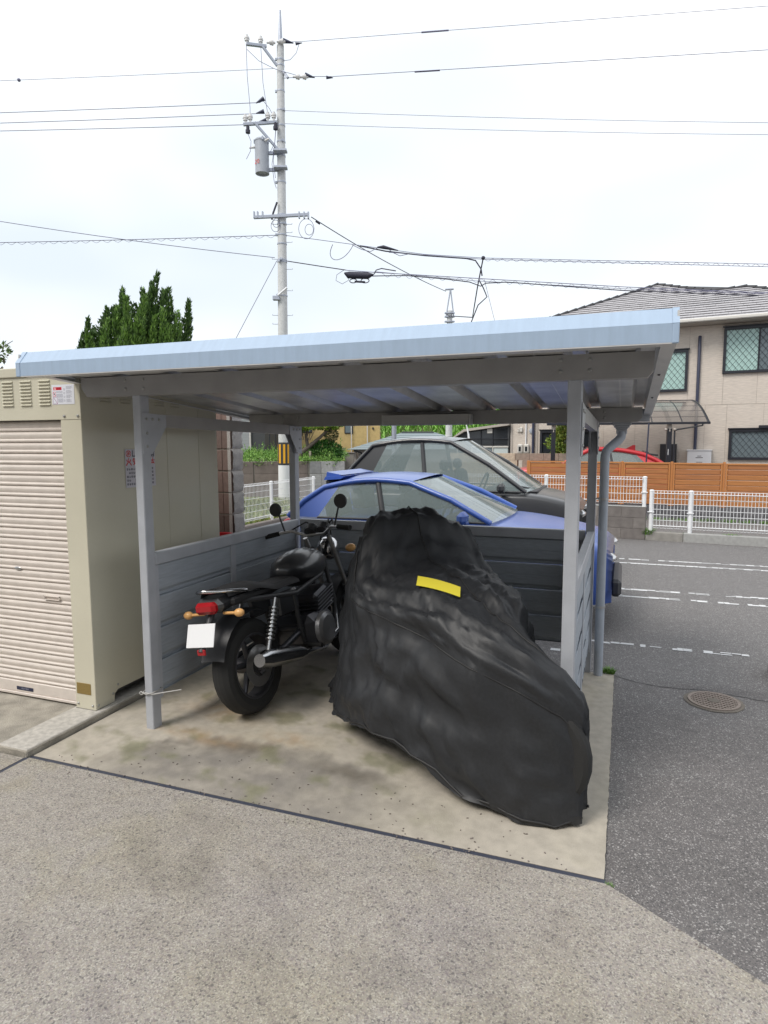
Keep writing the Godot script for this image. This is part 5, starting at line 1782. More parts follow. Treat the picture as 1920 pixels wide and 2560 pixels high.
	m.tube([Vector3(-0.11, 8.5, 0.15), Vector3(-0.22, 8.2, 0.17), Vector3(-0.26, 8.02, 0.17)], 0.028, 6)
	obj("lead", m, M.cable, t)
	# short pole further back
	var p2 := thing("utility_pole", "short concrete pole behind the shelter with a steel tripod top", "utility pole", far(2.79, 0, 28.0), FT)
	m = MB.new()
	m.lathe([[0.155, 0.0], [0.11, 7.2], [0.0, 7.22]], 18)
	obj("shaft", m, M.pole, p2)
	for y in [1.5, 2.0]:
		m = MB.new()
		m.x.origin = Vector3(0, y, 0)
		m.lathe([[0.147, -0.012], [0.152, -0.012], [0.152, 0.012], [0.147, 0.012]], 16)
		obj("band", m, M.white, p2)
	for y in [6.75, 6.95, 7.1]:
		m = MB.new()
		m.x.origin = Vector3(0, y, 0)
		m.lathe([[0.11, -0.02], [0.17, -0.02], [0.17, 0.02], [0.11, 0.02]], 12)
		m.span(Vector3(-0.22, -0.03, 0.0), Vector3(0.20, 0.03, 0.12), 0.01)
		obj("band", m, M.galv, p2)
	for x in [-0.15, 0.16]:
		m = MB.new()
		m.tube([Vector3(x, 7.0, 0.05), Vector3(0.02, 8.1, 0.05)], 0.03, 6)
		obj("tripod_leg", m, M.galv, p2)
	m = MB.new()
	m.tube([Vector3(-0.2, 8.06, 0.05), Vector3(0.15, 8.08, 0.05)], 0.04, 6)
	obj("tip", m, M.galv, p2)

func sag(a: Vector3, b: Vector3, s: float, n := 14) -> Array:
	var o := []
	for i in n + 1:
		var t := float(i) / n
		o.append(a.lerp(b, t) - Vector3(0, s * 4.0 * t * (1.0 - t), 0))
	return o
func cable(label: String, pts: Array, r: float, m: Material, group := "") -> MeshInstance3D:
	var b := MB.new()
	b.tube(pts, r, 5)
	var o := obj("overhead_wire", b, m)
	tag(o, label, "wire", group)
	return o
func ext(a: Vector3, b: Vector3, k: float) -> Vector3: return a + (b - a) * k
func spiral(pts: Array, r: float, w: float, n: int, m: Material, label: String) -> void:
	# thin lashing wire looping below a messenger
	var c := Curve3D.new()
	for p in pts: c.add_point(p)
	var L := c.get_baked_length()
	var q := []
	for i in n * 6 + 1:
		var p := c.sample_baked(L * i / (n * 6.0))
		q.append(p - Vector3(0, w * (0.5 - 0.5 * cos(TAU * i / 6.0)), 0))
	cable(label, q, r, m)

func wires() -> void:
	var W: Material = M.wire
	var C: Material = M.cable
	cable("top high voltage wire running right from the tall pole", [Vector3(-9.42, 12.80, -17.1), Vector3(-9.1, 12.78, -17.22), Vector3(-8.724, 12.823, -17.409), ext(Vector3(-8.724, 12.823, -17.409), Vector3(3.178, 13.206, -20.97), 1.6)], 0.0065, W)
	cable("second high voltage wire running right below the top one", [Vector3(-9.26, 11.83, -17.15), Vector3(-8.6, 11.87, -17.39), Vector3(-8.0, 11.86, -17.6), ext(Vector3(-7.929, 11.863, -17.647), Vector3(3.238, 12.111, -20.988), 1.6)], 0.008, W)
	for e in [[Vector3(-8.724, 12.823, -17.41), Vector3(3.178, 13.206, -20.97), 0.32, "thick sleeve on the top high voltage wire"], [Vector3(-7.929, 11.863, -17.647), Vector3(3.238, 12.111, -20.988), 0.25, "thick sleeve on the second high voltage wire"]]:
		var p := ext(e[0], e[1], e[2] - 0.06)
		cable(e[3], [p, ext(e[0], e[1], e[2])], 0.022, W).name = numbered("wire_sleeve")
	cable("faint thin wire running right at the upper transformer arm", sag(Vector3(-9.40, 11.03, -17.21), ext(Vector3(-9.243, 11.024, -17.254), Vector3(3.334, 10.359, -21.017), 1.5), 0.1), 0.006, W)
	cable("faint thin wire running right just above the transformer", sag(Vector3(-9.40, 10.68, -17.21), ext(Vector3(-9.249, 10.673, -17.252), Vector3(3.351, 10.052, -21.022), 1.5), 0.1), 0.006, W)
	cable("upper low voltage wire running left from the tall pole", sag(Vector3(-9.95, 11.24, -17.0), ext(Vector3(-9.984, 11.189, -17.032), Vector3(-17.299, 11.241, -14.843), 1.8), 0.03), 0.009, W)
	cable("middle low voltage wire running left from the tall pole", sag(Vector3(-9.95, 10.95, -17.0), ext(Vector3(-9.989, 10.944, -17.03), Vector3(-17.316, 10.979, -14.838), 1.8), 0.03), 0.009, W)
	cable("lowest of three low voltage wires running left from the pole", sag(Vector3(-9.6, 10.66, -17.1), ext(Vector3(-10.305, 10.634, -16.936), Vector3(-17.331, 10.749, -14.833), 1.8), 0.03), 0.009, W)
	var l0 := ext(Vector3(-9.526, 12.145, -17.169), Vector3(-17.239, 12.152, -14.861), 1.8)
	cable("thin ground wire running left near the pole top", sag(Vector3(-9.6, 12.14, -17.14), l0, 0.04), 0.006, W)
	var bead := MB.new()
	bead.ball(ext(Vector3(-9.526, 12.105, -17.169), Vector3(-17.239, 12.11, -14.861), 0.93), Vector3(0.05, 0.05, 0.05), 8)
	tag(obj("wire_bead", bead, W), "small dark bead on the thin ground wire at the left", "bead")
	var cl := [Vector3(-9.6, 7.65, -17.14), ext(Vector3(-9.618, 7.65, -17.141), Vector3(-17.534, 7.677, -14.773), 1.8)]
	cable("communication messenger wire running left from the pole", sag(cl[0], cl[1], 0.05), 0.010, W)
	spiral(sag(cl[0], cl[1], 0.05), 0.005, 0.07, 46, W, "looped lashing wire under the left communication messenger")
	cable("service wire rising left from the pole", sag(Vector3(-9.65, 7.02, -17.1), ext(Vector3(-9.687, 7.018, -17.121), Vector3(-17.488, 8.379, -14.787), 1.8), 0.16), 0.010, W)
	cable("slanting guy wire down left from the tall pole", [Vector3(-9.61, 6.94, -17.144), ext(Vector3(-9.61, 6.938, -17.144), Vector3(-10.792, 4.809, -16.79), 3.1)], 0.009, W)
	# upper communication line to the right
	var a := Vector3(-9.36, 7.64, -17.22)
	var up := [a, Vector3(-7.515, 7.35, -17.77), Vector3(-5.544, 7.03, -18.36), Vector3(-3.94, 6.895, -18.84), Vector3(3.542, 6.57, -21.08), Vector3(14, 6.2, -24.2)]
	cable("upper communication cable running right to the cable crossing", up, 0.009, W)
	cable("thick bundle hung below the upper communication cable", [Vector3(-7.3, 7.30, -17.83), Vector3(-6.6, 7.14, -18.05), Vector3(-5.5, 6.99, -18.37), Vector3(-4.4, 6.89, -18.7), Vector3(-4.15, 6.83, -18.78), Vector3(-4.0, 6.6, -18.85), Vector3(-3.98, 6.42, -18.9)], 0.020, C)
	cable("slim second cable beneath the right communication messenger", [Vector3(-6.5, 7.10, -18.06), Vector3(-3.94, 6.86, -18.84), Vector3(3.542, 6.50, -21.08), Vector3(14, 6.1, -24.2)], 0.009, W)
	spiral([Vector3(-3.94, 6.88, -18.84), Vector3(3.542, 6.57, -21.08), Vector3(14, 6.2, -24.2)], 0.005, 0.07, 70, W, "looped lashing wire right of the cable crossing")
	var lp := []
	for k in 15:
		var t := k / 14.0
		lp.append(Vector3(-8.05 - 0.36 * sin(PI * t) * (1.2 - t), 7.38 - 0.62 * sin(PI * pow(t, 0.8)) * (0.3 + 0.7 * t) - 0.02, -17.62) + Vector3(0.55, -0.02, -0.2) * t)
	cable("large loop of slack cable beside the slanting wire", lp, 0.010, W)
	cable("wavy slack cable hung under the upper communication line", [Vector3(-7.5, 7.33, -17.77), Vector3(-7.25, 7.2, -17.84), Vector3(-7.0, 7.13, -17.9), Vector3(-6.8, 7.24, -17.98), Vector3(-6.6, 7.27, -18.04), Vector3(-6.4, 7.1, -18.1), Vector3(-6.2, 7.0, -18.16), Vector3(-5.9, 7.06, -18.25)], 0.010, W)
	var jb := MB.new()
	jb.tube([Vector3(-6.82, 7.25, -17.97), Vector3(-6.65, 7.25, -18.02), Vector3(-6.25, 7.15, -18.15)], [0.02, 0.055, 0.015], 8)
	tag(obj("cable_joint", jb, C), "small dark cable joint on the upper communication line", "cable joint")
	# lower communication line
	var lo := [Vector3(-9.36, 6.93, -17.22), Vector3(-7.632, 6.63, -17.736), Vector3(-6.8, 6.55, -17.98), Vector3(-4.127, 6.34, -18.784), Vector3(-0.168, 6.03, -19.969), Vector3(3.588, 5.80, -21.093), Vector3(14, 5.2, -24.3)]
	cable("lower communication messenger running right from the pole", lo, 0.011, W)
	cable("thick cable under the lower messenger, right of the splice box", [Vector3(-7.1, 6.46, -17.9), Vector3(-6.6, 6.46, -18.05), Vector3(-6.0, 6.45, -18.22), Vector3(-4.9, 6.33, -18.55), Vector3(-4.3, 6.24, -18.73), Vector3(-4.0, 6.12, -18.82), Vector3(-3.86, 6.2, -18.86), Vector3(-3.3, 6.22, -19.03), Vector3(-0.168, 5.93, -19.969), Vector3(3.588, 5.72, -21.093), Vector3(14, 5.1, -24.3)], 0.015, C)
	cable("third cable of the lower bundle crossing before the house roof", [Vector3(-6.9, 6.58, -17.95), Vector3(-4.127, 6.27, -18.784), Vector3(-0.168, 5.98, -19.969), Vector3(3.588, 5.77, -21.093), Vector3(14, 5.15, -24.3)], 0.008, W)
	spiral([Vector3(-6.7, 6.54, -18.02), Vector3(-4.127, 6.33, -18.784), Vector3(-0.168, 6.03, -19.969), Vector3(3.588, 5.80, -21.093)], 0.005, 0.11, 34, W, "looped lashing wire of the lower communication bundle")
	cable("thicker start of the lower messenger at the pole", [Vector3(-9.3, 6.92, -17.24), Vector3(-8.4, 6.76, -17.5), Vector3(-7.7, 6.64, -17.71)], 0.014, C)
	var sp := thing("splice_box", "black cable splice box hung on the lower communication line", "splice box", Vector3(-7.33, 6.50, -17.82), 0.29)
	var b := MB.new()
	b.tube([Vector3(-0.42, 0.06, 0), Vector3(-0.30, 0.0, 0), Vector3(0.26, -0.03, 0), Vector3(0.42, 0.0, 0)], [0.02, 0.10, 0.10, 0.02], 8)
	obj("case", b, C, sp)
	for e in [[-0.16, 0.08], [0.18, 0.09]]:
		b = MB.new()
		var pts := []
		for k in 15: pts.append(Vector3(e[0] + cos(TAU * k / 14.0) * e[1] * 1.3, -0.17 + sin(TAU * k / 14.0) * e[1] * 0.7, 0.02))
		b.tube(pts, 0.014, 5, false)
		obj("coil", b, C, sp)
	b = MB.new()
	b.tube([Vector3(-0.12, -0.19, 0.02), Vector3(0.18, -0.21, 0.02)], 0.03, 6)
	obj("tie", b, C, sp)
	cable("short riser of cable at the right of the splice box", [Vector3(-7.0, 6.44, -17.9), Vector3(-6.9, 6.52, -17.94), Vector3(-6.85, 6.62, -17.96), Vector3(-6.7, 6.66, -18.0), Vector3(-6.3, 6.58, -18.1)], 0.016, C)
	cable("round loop of thin cable left of the splice box", [Vector3(-7.75, 6.64, -17.7), Vector3(-7.95, 6.52, -17.66), Vector3(-7.98, 6.36, -17.66), Vector3(-7.8, 6.26, -17.7), Vector3(-7.62, 6.36, -17.75), Vector3(-7.64, 6.58, -17.74)], 0.008, W)
	# service wire to the short pole, crossing cables
	var e2 := far(2.62, 8.0, 28.0)
	cable("taut service wire slanting down to the short pole", sag(Vector3(-8.62, 8.12, -17.42), e2, 0.12), 0.014, C)
	b = MB.new()
	b.tube([Vector3(-8.52, 8.03, -17.5), Vector3(-8.42, 7.96, -17.58)], 0.035, 6)
	tag(obj("wire_clamp", b, C), "dark clamp at the upper end of the slanting service wire", "clamp")
	cable("black cable dropping left from the upper cable crossing", [Vector3(-3.94, 6.895, -18.84), Vector3(-4.25, 6.35, -19.6), Vector3(-4.7, 6.1, -21.2), Vector3(-5.5, 6.35, -24.5), far(2.70, 7.0, 28.0)], 0.019, C)
	cable("black cable looping down behind the shelter roof", [Vector3(-4.05, 6.30, -18.82), Vector3(-3.95, 6.1, -18.95), Vector3(-3.85, 5.85, -19.0), Vector3(-4.15, 5.68, -19.2), Vector3(-4.45, 5.25, -19.6), Vector3(-4.75, 4.9, -20.2), Vector3(-5.1, 4.5, -21.0)], 0.017, C)
	cable("thin drop wire right of the cable crossing", [Vector3(-3.9, 6.3, -18.84), Vector3(-3.75, 5.6, -19.1), Vector3(-3.55, 4.7, -19.4), Vector3(-3.45, 4.2, -19.6)], 0.006, W)
	b = MB.new()
	b.ball(Vector3(-3.94, 6.895, -18.84), Vector3(0.06, 0.06, 0.06), 8)
	tag(obj("cable_joint", b, C), "round dark joint where the upper cables cross", "cable joint")

# ---------------------------------------------------------------- trees and shrubs
func spray(m: MB, p: Vector3, dir: Vector3, l: float, w: float, r: RandomNumberGenerator) -> void:
	var s := dir.cross(Vector3(r.randf() - 0.5, r.randf() - 0.5, r.randf() - 0.5)).normalized() * w
	var k := dir.cross(s).normalized() * w * 0.35
	m.quad(p - s * 0.25, p + dir * l * 0.45 - s + k, p + dir * l, p + dir * l * 0.45 + s + k)
func leafball(m: MB, c: Vector3, rad: Vector3, n: int, size: float, cols: Array, r: RandomNumberGenerator, shell := 0.55) -> void:
	for i in n:
		var d := Vector3(r.randf_range(-1, 1), r.randf_range(-1, 1), r.randf_range(-1, 1))
		if d.length() > 1.0 or d.length() < 0.05: continue
		d = d.normalized() * pow(d.length(), shell)
		var p := c + d * rad
		var o := (d + Vector3(r.randf_range(-0.8, 0.8), r.randf_range(-0.3, 0.9), r.randf_range(-0.8, 0.8))).normalized()
		m.col = cols[r.randi() % cols.size()] * r.randf_range(0.75, 1.25)
		spray(m, p, o, size * r.randf_range(0.7, 1.4), size * r.randf_range(0.28, 0.42), r)

func trees() -> void:
	var r := RandomNumberGenerator.new()
	r.seed = 91
	# pointed juniper
	var j := thing("juniper_tree", "dark green juniper with many pointed twisting tips behind the shelter", "tree", far(-5.5, 0, 15.0), FT)
	var m := MB.new()
	m.tube([Vector3(0, 0, 0), Vector3(0.05, 1.2, 0), Vector3(0.0, 2.6, 0), Vector3(0.1, 3.8, 0)], [0.16, 0.13, 0.09, 0.04], 10)
	obj("trunk", m, M.bark, j)
	m = MB.new()
	var spires := [[-6.64, 4.56], [-6.52, 4.28], [-6.8, 4.21], [-6.38, 4.6], [-6.17, 4.74], [-5.99, 4.8], [-5.82, 5.04], [-5.72, 5.15], [-5.49, 5.27], [-5.38, 5.13], [-5.07, 5.53], [-5.25, 5.34], [-4.98, 5.19], [-4.78, 5.12], [-4.71, 5.16], [-4.43, 4.97], [-4.44, 4.6]]
	var fg := [[-5.3, 4.74], [-4.89, 4.48], [-5.49, 4.87], [-5.76, 4.7], [-4.6, 4.29], [-5.07, 4.4], [-6.15, 4.01], [-4.5, 4.61], [-5.95, 4.4], [-4.71, 4.65], [-5.6, 4.4], [-5.14, 4.91], [-6.4, 4.2], [-5.3, 4.2]]
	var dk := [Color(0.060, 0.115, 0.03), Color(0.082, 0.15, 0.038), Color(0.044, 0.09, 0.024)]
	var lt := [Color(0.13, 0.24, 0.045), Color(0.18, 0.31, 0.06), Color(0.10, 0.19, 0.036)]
	for pass_ in 2:
		for s in (spires if pass_ == 0 else fg):
			var tip := Vector3(s[0] + 5.5, s[1] - 0.05, r.randf_range(-0.35, 0.25) if pass_ == 0 else r.randf_range(0.3, 0.75))
			var base := Vector3(tip.x * 0.82 - 0.12, max(2.0, tip.y - 2.3), tip.z * 0.9)
			var n := 2100 if pass_ == 0 else 1600
			for i in n:
				var t := pow(r.randf(), 0.75)     # 0 tip, 1 base
				var w := 0.008 + 0.31 * pow(t, 1.0)
				var a := r.randf() * TAU
				var rr := w * sqrt(r.randf_range(0.35, 1.0))
				var p := tip.lerp(base, t) + Vector3(cos(a) * rr, 0, sin(a) * rr)
				p.x += 0.05 * sin(t * 9.0 + s[0] * 7) - 0.10 * t * (1.0 - t)
				var o := (Vector3(cos(a) * 0.5 + 0.22, 1.0, sin(a) * 0.5) + Vector3(r.randf_range(-0.3, 0.3), r.randf_range(-0.2, 0.2), r.randf_range(-0.3, 0.3))).normalized()
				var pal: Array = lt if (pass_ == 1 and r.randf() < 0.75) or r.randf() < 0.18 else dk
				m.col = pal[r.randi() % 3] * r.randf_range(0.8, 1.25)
				spray(m, p, o, r.randf_range(0.05, 0.13), r.randf_range(0.010, 0.022), r)
	leafball(m, Vector3(-0.12, 3.0, -0.1), Vector3(1.28, 1.85, 0.8), 19000, 0.09, dk, r)
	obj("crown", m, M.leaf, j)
	# sparse tree at the left edge, its leaves reddish and green
	var lt_ := thing("tree", "sparse leafy tree at the far left above the shed roof", "tree", far(-9.0, 0, 14.2), FT)
	m = MB.new()
	m.tube([Vector3(0, 0, 0), Vector3(0.1, 1.5, 0), Vector3(0.0, 2.8, 0.05), Vector3(0.25, 3.6, 0)], [0.12, 0.10, 0.07, 0.02], 8)
	for k in 9:
		var a := k * 0.7
		m.tube([Vector3(0.05, 2.3 + 0.12 * k, 0), Vector3(cos(a) * 0.5, 2.7 + 0.12 * k, sin(a) * 0.5), Vector3(cos(a) * 0.95, 2.95 + 0.13 * k, sin(a) * 0.95)], [0.03, 0.018, 0.006], 5)
	obj("trunk", m, M.bark, lt_)
	m = MB.new()
	for k in 26:
		var a := r.randf() * TAU
		leafball(m, Vector3(cos(a) * r.randf_range(0.2, 1.0), r.randf_range(2.6, 3.75), sin(a) * r.randf_range(0.2, 1.0)), Vector3(0.32, 0.26, 0.32), 260, 0.10, [Color(0.12, 0.20, 0.05), Color(0.17, 0.14, 0.10), Color(0.16, 0.23, 0.07), Color(0.10, 0.16, 0.05)], r, 0.8)
	obj("crown", m, M.leaf, lt_)
	# cloud pruned tree on the bank
	var p := thing("pruned_tree", "bright green pruned tree with a bare leaning trunk on the bank", "tree", far(0, 0, 21.5), FT)
	m = MB.new()
	m.tube([Vector3(-2.79, 1.05, 0), Vector3(-2.72, 1.38, 0), Vector3(-2.44, 1.60, 0), Vector3(-2.10, 1.88, 0), Vector3(-1.7, 2.25, 0), Vector3(-1.4, 2.6, 0)], [0.10, 0.085, 0.07, 0.055, 0.045, 0.02], 9)
	m.tube([Vector3(-2.50, 1.54, 0), Vector3(-2.55, 1.9, 0.05), Vector3(-2.44, 2.3, 0.05), Vector3(-2.5, 2.8, 0)], [0.06, 0.05, 0.04, 0.02], 8)
	m.tube([Vector3(-2.1, 1.87, 0), Vector3(-1.95, 2.05, -0.1), Vector3(-1.75, 2.1, -0.15)], [0.04, 0.03, 0.02], 6)
	for k in 7: m.tube([Vector3(-2.72 + 0.05 * k, 1.8, 0.1), Vector3(-2.95 + 0.12 * k, 2.15 + 0.05 * (k % 3), 0.15)], [0.016, 0.006], 5)
	obj("trunk", m, M.bark, p)
	m = MB.new()
	var bright := [Color(0.20, 0.34, 0.03), Color(0.28, 0.42, 0.04), Color(0.13, 0.25, 0.03), Color(0.32, 0.40, 0.07)]
	for e in [[-2.75, 2.22, 0.28], [-2.35, 2.30, 0.34], [-1.95, 2.28, 0.33], [-1.62, 2.30, 0.26], [-2.5, 2.62, 0.42], [-1.9, 2.66, 0.42], [-2.2, 3.0, 0.4], [-2.85, 2.5, 0.3]]:
		leafball(m, Vector3(e[0], e[1], r.randf_range(-0.2, 0.2)), Vector3(e[2], e[2] * 0.45, e[2]), 900, 0.085, bright, r)
	leafball(m, Vector3(-1.75, 1.98, -0.15), Vector3(0.23, 0.22, 0.22), 1300, 0.06, [Color(0.13, 0.15, 0.05), Color(0.18, 0.17, 0.08), Color(0.10, 0.11, 0.05)], r)
	leafball(m, Vector3(-2.86, 2.0, 0.1), Vector3(0.18, 0.09, 0.16), 500, 0.05, [Color(0.05, 0.07, 0.04), Color(0.07, 0.10, 0.05)], r)
	obj("crown", m, M.leaf, p)
	# round bush
	var bsh := thing("bush", "round dense green bush right of the pruned tree trunk", "bush", far(-1.95, 1.05, 21.8), FT)
	m = MB.new()
	leafball(m, Vector3(0, 0.30, 0), Vector3(0.56, 0.44, 0.5), 3600, 0.085, [Color(0.035, 0.12, 0.02), Color(0.06, 0.18, 0.025), Color(0.025, 0.085, 0.015), Color(0.10, 0.24, 0.04)], r)
	obj("leaves", m, M.leaf, bsh)
	m = MB.new()
	for k in 5: m.tube([Vector3(0.05 * k - 0.1, -0.1, 0), Vector3(0.12 * k - 0.24, 0.3, 0.05)], 0.012, 5)
	obj("stem", m, M.bark, bsh)
	# shrub before the dark house window
	var sh := thing("shrub", "yellow green leafy shrub before the dark window of the beige house", "shrub", far(5.0, 0, 18.5), FT)
	m = MB.new()
	m.tube([Vector3(0, 0, 0), Vector3(0.02, 1.0, 0), Vector3(0.1, 1.9, 0)], [0.03, 0.025, 0.01], 6)
	obj("trunk", m, M.bark, sh)
	m = MB.new()
	var yc := [Color(0.16, 0.25, 0.04), Color(0.26, 0.34, 0.06), Color(0.10, 0.18, 0.03), Color(0.33, 0.38, 0.09)]
	for k in 14:
		var h := k / 13.0
		leafball(m, Vector3(r.randf_range(-0.22, 0.22) * (1.1 - 0.6 * h), 1.15 + h * 0.98, r.randf_range(-0.2, 0.2)), Vector3(0.21, 0.16, 0.2), 330, 0.075, yc, r)
	obj("crown", m, M.leaf, sh)
	# spiky plant by the low window
	var pl := thing("garden_plant", "spiky green plant with reddish stems below the low lattice window", "plant", far(10.35, 0, 18.9), FT)
	m = MB.new()
	for k in 9: m.tube([Vector3(0, 0, 0), Vector3(r.randf_range(-0.25, 0.25), 0.8, r.randf_range(-0.1, 0.1)), Vector3(r.randf_range(-0.5, 0.4), 1.5, r.randf_range(-0.2, 0.2))], [0.012, 0.009, 0.003], 5)
	obj("stem", m, worn(mat(0.25, 0.12, 0.08, 0.8), shared_wear(701), 0.3), pl)
	m = MB.new()
	for k in 520:
		var a := r.randf() * TAU
		var e := r.randf_range(0.15, 1.3)
		m.col = [Color(0.08, 0.16, 0.03), Color(0.13, 0.22, 0.05), Color(0.24, 0.20, 0.08)][r.randi() % 3]
		spray(m, Vector3(r.randf_range(-0.16, 0.16), 1.05 + r.randf() * 0.25, r.randf_range(-0.1, 0.1)), Vector3(cos(a) * cos(e), sin(e), sin(a) * cos(e)), r.randf_range(0.12, 0.26), 0.008, r)
	obj("leaves", m, M.leaf, pl)
	# bare thicket beyond the yellow house
	var th := MB.new()
	for k in 260:
		var q := far(r.randf_range(-0.6, 3.2), r.randf_range(0.5, 1.8), 37.0 + r.randf() * 2)
		th.tube([q, q + Vector3(r.randf_range(-0.5, 0.5), r.randf_range(0.6, 1.3), r.randf_range(-0.3, 0.3))], [0.018, 0.005], 4, false)
	tag(obj("bare_thicket", th, worn(mat(0.30, 0.22, 0.17, 0.9), shared_wear(702), 0.5)), "bare brown thicket between the yellow house and the hillside", "thicket", "", "stuff")
	# tufts along kerbs
	var gc := [Color(0.12, 0.26, 0.04), Color(0.18, 0.33, 0.06), Color(0.09, 0.18, 0.03)]
	for e in [["green weeds growing behind the low kerb at the fence foot", Vector3(0.95, 0.02, -12.2), 0.55, 0.09, 90, 0.05, 0.12], ["weed clump on the low kerb, right of the fence post", Vector3(1.72, 0.10, -12.03), 0.12, 0.05, 50, 0.04, 0.08], ["weed clump in the gap between the two fence walls", Vector3(0.42, 0.02, -12.16), 0.05, 0.04, 50, 0.10, 0.2], ["green tuft beside the foot of the downpipe", Vector3(-0.055, 0.012, -4.90), 0.04, 0.03, 70, 0.02, 0.045], ["tiny green weed at the corner of the concrete joint", Vector3(0.004, 0.006, -2.478), 0.012, 0.010, 12, 0.008, 0.016], ["grass along the foot of the block footing across the street", Vector3(2.2, 0.0, -15.25), 2.4, 0.12, 260, 0.03, 0.09]]:
		var c: Vector3 = e[1]
		var o := tufts(e[4], 700 + e[4], func(q): return c + Vector3(q.randf_range(-1, 1) * e[2], 0, q.randf_range(-1, 1) * e[3]), e[5], e[6], gc, 0.9)
		o.name = numbered("weed_tuft")
		add_child(o)
		tag(o, e[0], "weeds", "", "stuff")

# ---------------------------------------------------------------- cars
func car(called: String, label: String, at: Vector3, turn: float, d: Dictionary, paint: Material) -> Node3D:
	var t := thing(called, label, "car", at, turn, "parked cars")
	var L: float = d.L; var W: float = d.W; var H: float = d.H
	var yb: float = d.belt
	var prof := func(x: float) -> float:      # top of the lower body
		if x > d.xw: return lerpf(yb, d.nose, pow((x - d.xw) / (L / 2 - d.xw), 1.5))
		if x < d.xb: return lerpf(yb, yb - 0.04, (d.xb - x) / (d.xb + L / 2 + 0.001))
		return yb
	var rows := []
	var N := 30
	for i in N + 1:
		var x := lerpf(-L / 2, L / 2, float(i) / N)
		var e: float = abs(x) / (L / 2)
		var w: float = W / 2 * (1.0 - 0.16 * pow(e, 5.0))
		var yt: float = prof.call(x)
		var y0 := 0.20 + 0.06 * pow(e, 6.0)
		var lift := 0.06 * pow(max(0.0, e - 0.9) / 0.1, 2.0)
		yt -= lift
		var row := []
		for q in [[0.80, y0], [0.955, y0 + 0.03], [0.985, y0 + 0.16], [1.0, lerpf(y0, yt, 0.52)], [0.992, lerpf(y0, yt, 0.72)], [0.965, yt - 0.045], [0.92, yt - 0.008], [0.80, yt + 0.012], [0.42, yt + 0.03], [0.0, yt + 0.036]]:
			row.append(Vector3(x, q[1], q[0] * w))
		for k in range(8, -1, -1):
			var p: Vector3 = row[k]
			row.append(Vector3(p.x, p.y, -p.z))
		rows.append(row)
	for e in [0, N]:      # rounded, closed ends
		var src: Array = rows[e]
		var c := Vector3(src[0].x + (0.10 if e else -0.10), lerpf(0.24, src[9].y, 0.48), 0)
		var r1 := []
		var r2 := []
		for p in src:
			r1.append(Vector3(src[0].x + (0.07 if e else -0.07), lerpf(c.y, p.y, 0.80), p.z * 0.93))
			r2.append(c)
		if e == 0:
			rows.push_front(r1)
			rows.push_front(r2)
			N += 2
		else:
			rows.append(r1)
			rows.append(r2)
	var m := MB.new()
	m.sheet(rows, [], true)
	var body := obj("body", m, paint, t)
	# cabin: glass panes between pillars under a crowned roof
	var bw := W / 2 * 0.915
	var rw := W / 2 * 0.745
	var A := Vector3(d.xw, yb + 0.03, bw)
	var B := Vector3(d.xf, H - 0.05, rw)
	var C := Vector3(d.xr, H - 0.06 - d.get("drop", 0.0), rw)
	var D := Vector3(d.xb, yb + 0.02, bw * 0.96)
	var mir := func(p: Vector3) -> Vector3: return Vector3(p.x, p.y, -p.z)
	var bow := func(a: Vector3, b: Vector3, out: float) -> MB:     # pane bowed between its left and right edges
		var q := MB.new()
		var rr := []
		for i in 7:
			var p := a.lerp(b, i / 6.0)
			var row := []
			for k in 9:
				var s := k / 8.0 * 2 - 1
				row.append(Vector3(p.x + out * (1 - s * s), p.y + 0.02 * (1 - s * s), p.z * s))
			rr.append(row)
		q.sheet(rr, [], out > 0)
		return q
	obj("windshield", bow.call(A, B, 0.10), M.glass_car, t)
	obj("rear_window", bow.call(D, C, -0.08), M.glass_car, t)
	# seats and wheel seen through the glass
	for z in [-0.36, 0.36]:
		for x in [lerpf(d.xw, d.xb, 0.42), lerpf(d.xw, d.xb, 0.80)]:
			var sb := MB.new()
			sb.cbox(Vector3(x, yb + 0.06, z), Vector3(0.14, 0.42, 0.46), 0.05, Basis(Vector3.BACK, 0.18))
			sb.cbox(Vector3(x - 0.06, yb + 0.34, z), Vector3(0.09, 0.15, 0.26), 0.04, Basis(Vector3.BACK, 0.12))
			obj("seat", sb, M.seat, t)
	var sw := MB.new()
	var ring := []
	for i in 21: ring.append(Vector3(lerpf(d.xw, d.xb, 0.24) + 0.06 * cos(TAU * i / 20.0), yb + 0.08 + 0.16 * cos(TAU * i / 20.0), 0.36 + 0.17 * sin(TAU * i / 20.0)))
	sw.tube(ring, 0.014, 6, false)
	obj("steering_wheel", sw, M.plastic, t)
	sw = MB.new()
	sw.cbox(Vector3(lerpf(d.xw, d.xb, 0.12), yb + 0.03, 0), Vector3(0.45, 0.10, W * 0.8), 0.04)
	obj("dashboard", sw, M.plastic, t)
	var roofb := MB.new()
	var rr := []
	for i in 11:
		var p := B.lerp(C, i / 10.0)
		p.y += 0.05 * sin(PI * i / 10.0)
		var row := []
		for k in 13:
			var s := k / 12.0 * 2 - 1
			row.append(Vector3(p.x + 0.10 * (1 - s * s) * (1 - i / 5.0), p.y + 0.045 * (1 - s * s), p.z * s))
		rr.append(row)
	roofb.sheet(rr, [], true)
	var roof := obj("roof", roofb, d.get("roof", paint), t)
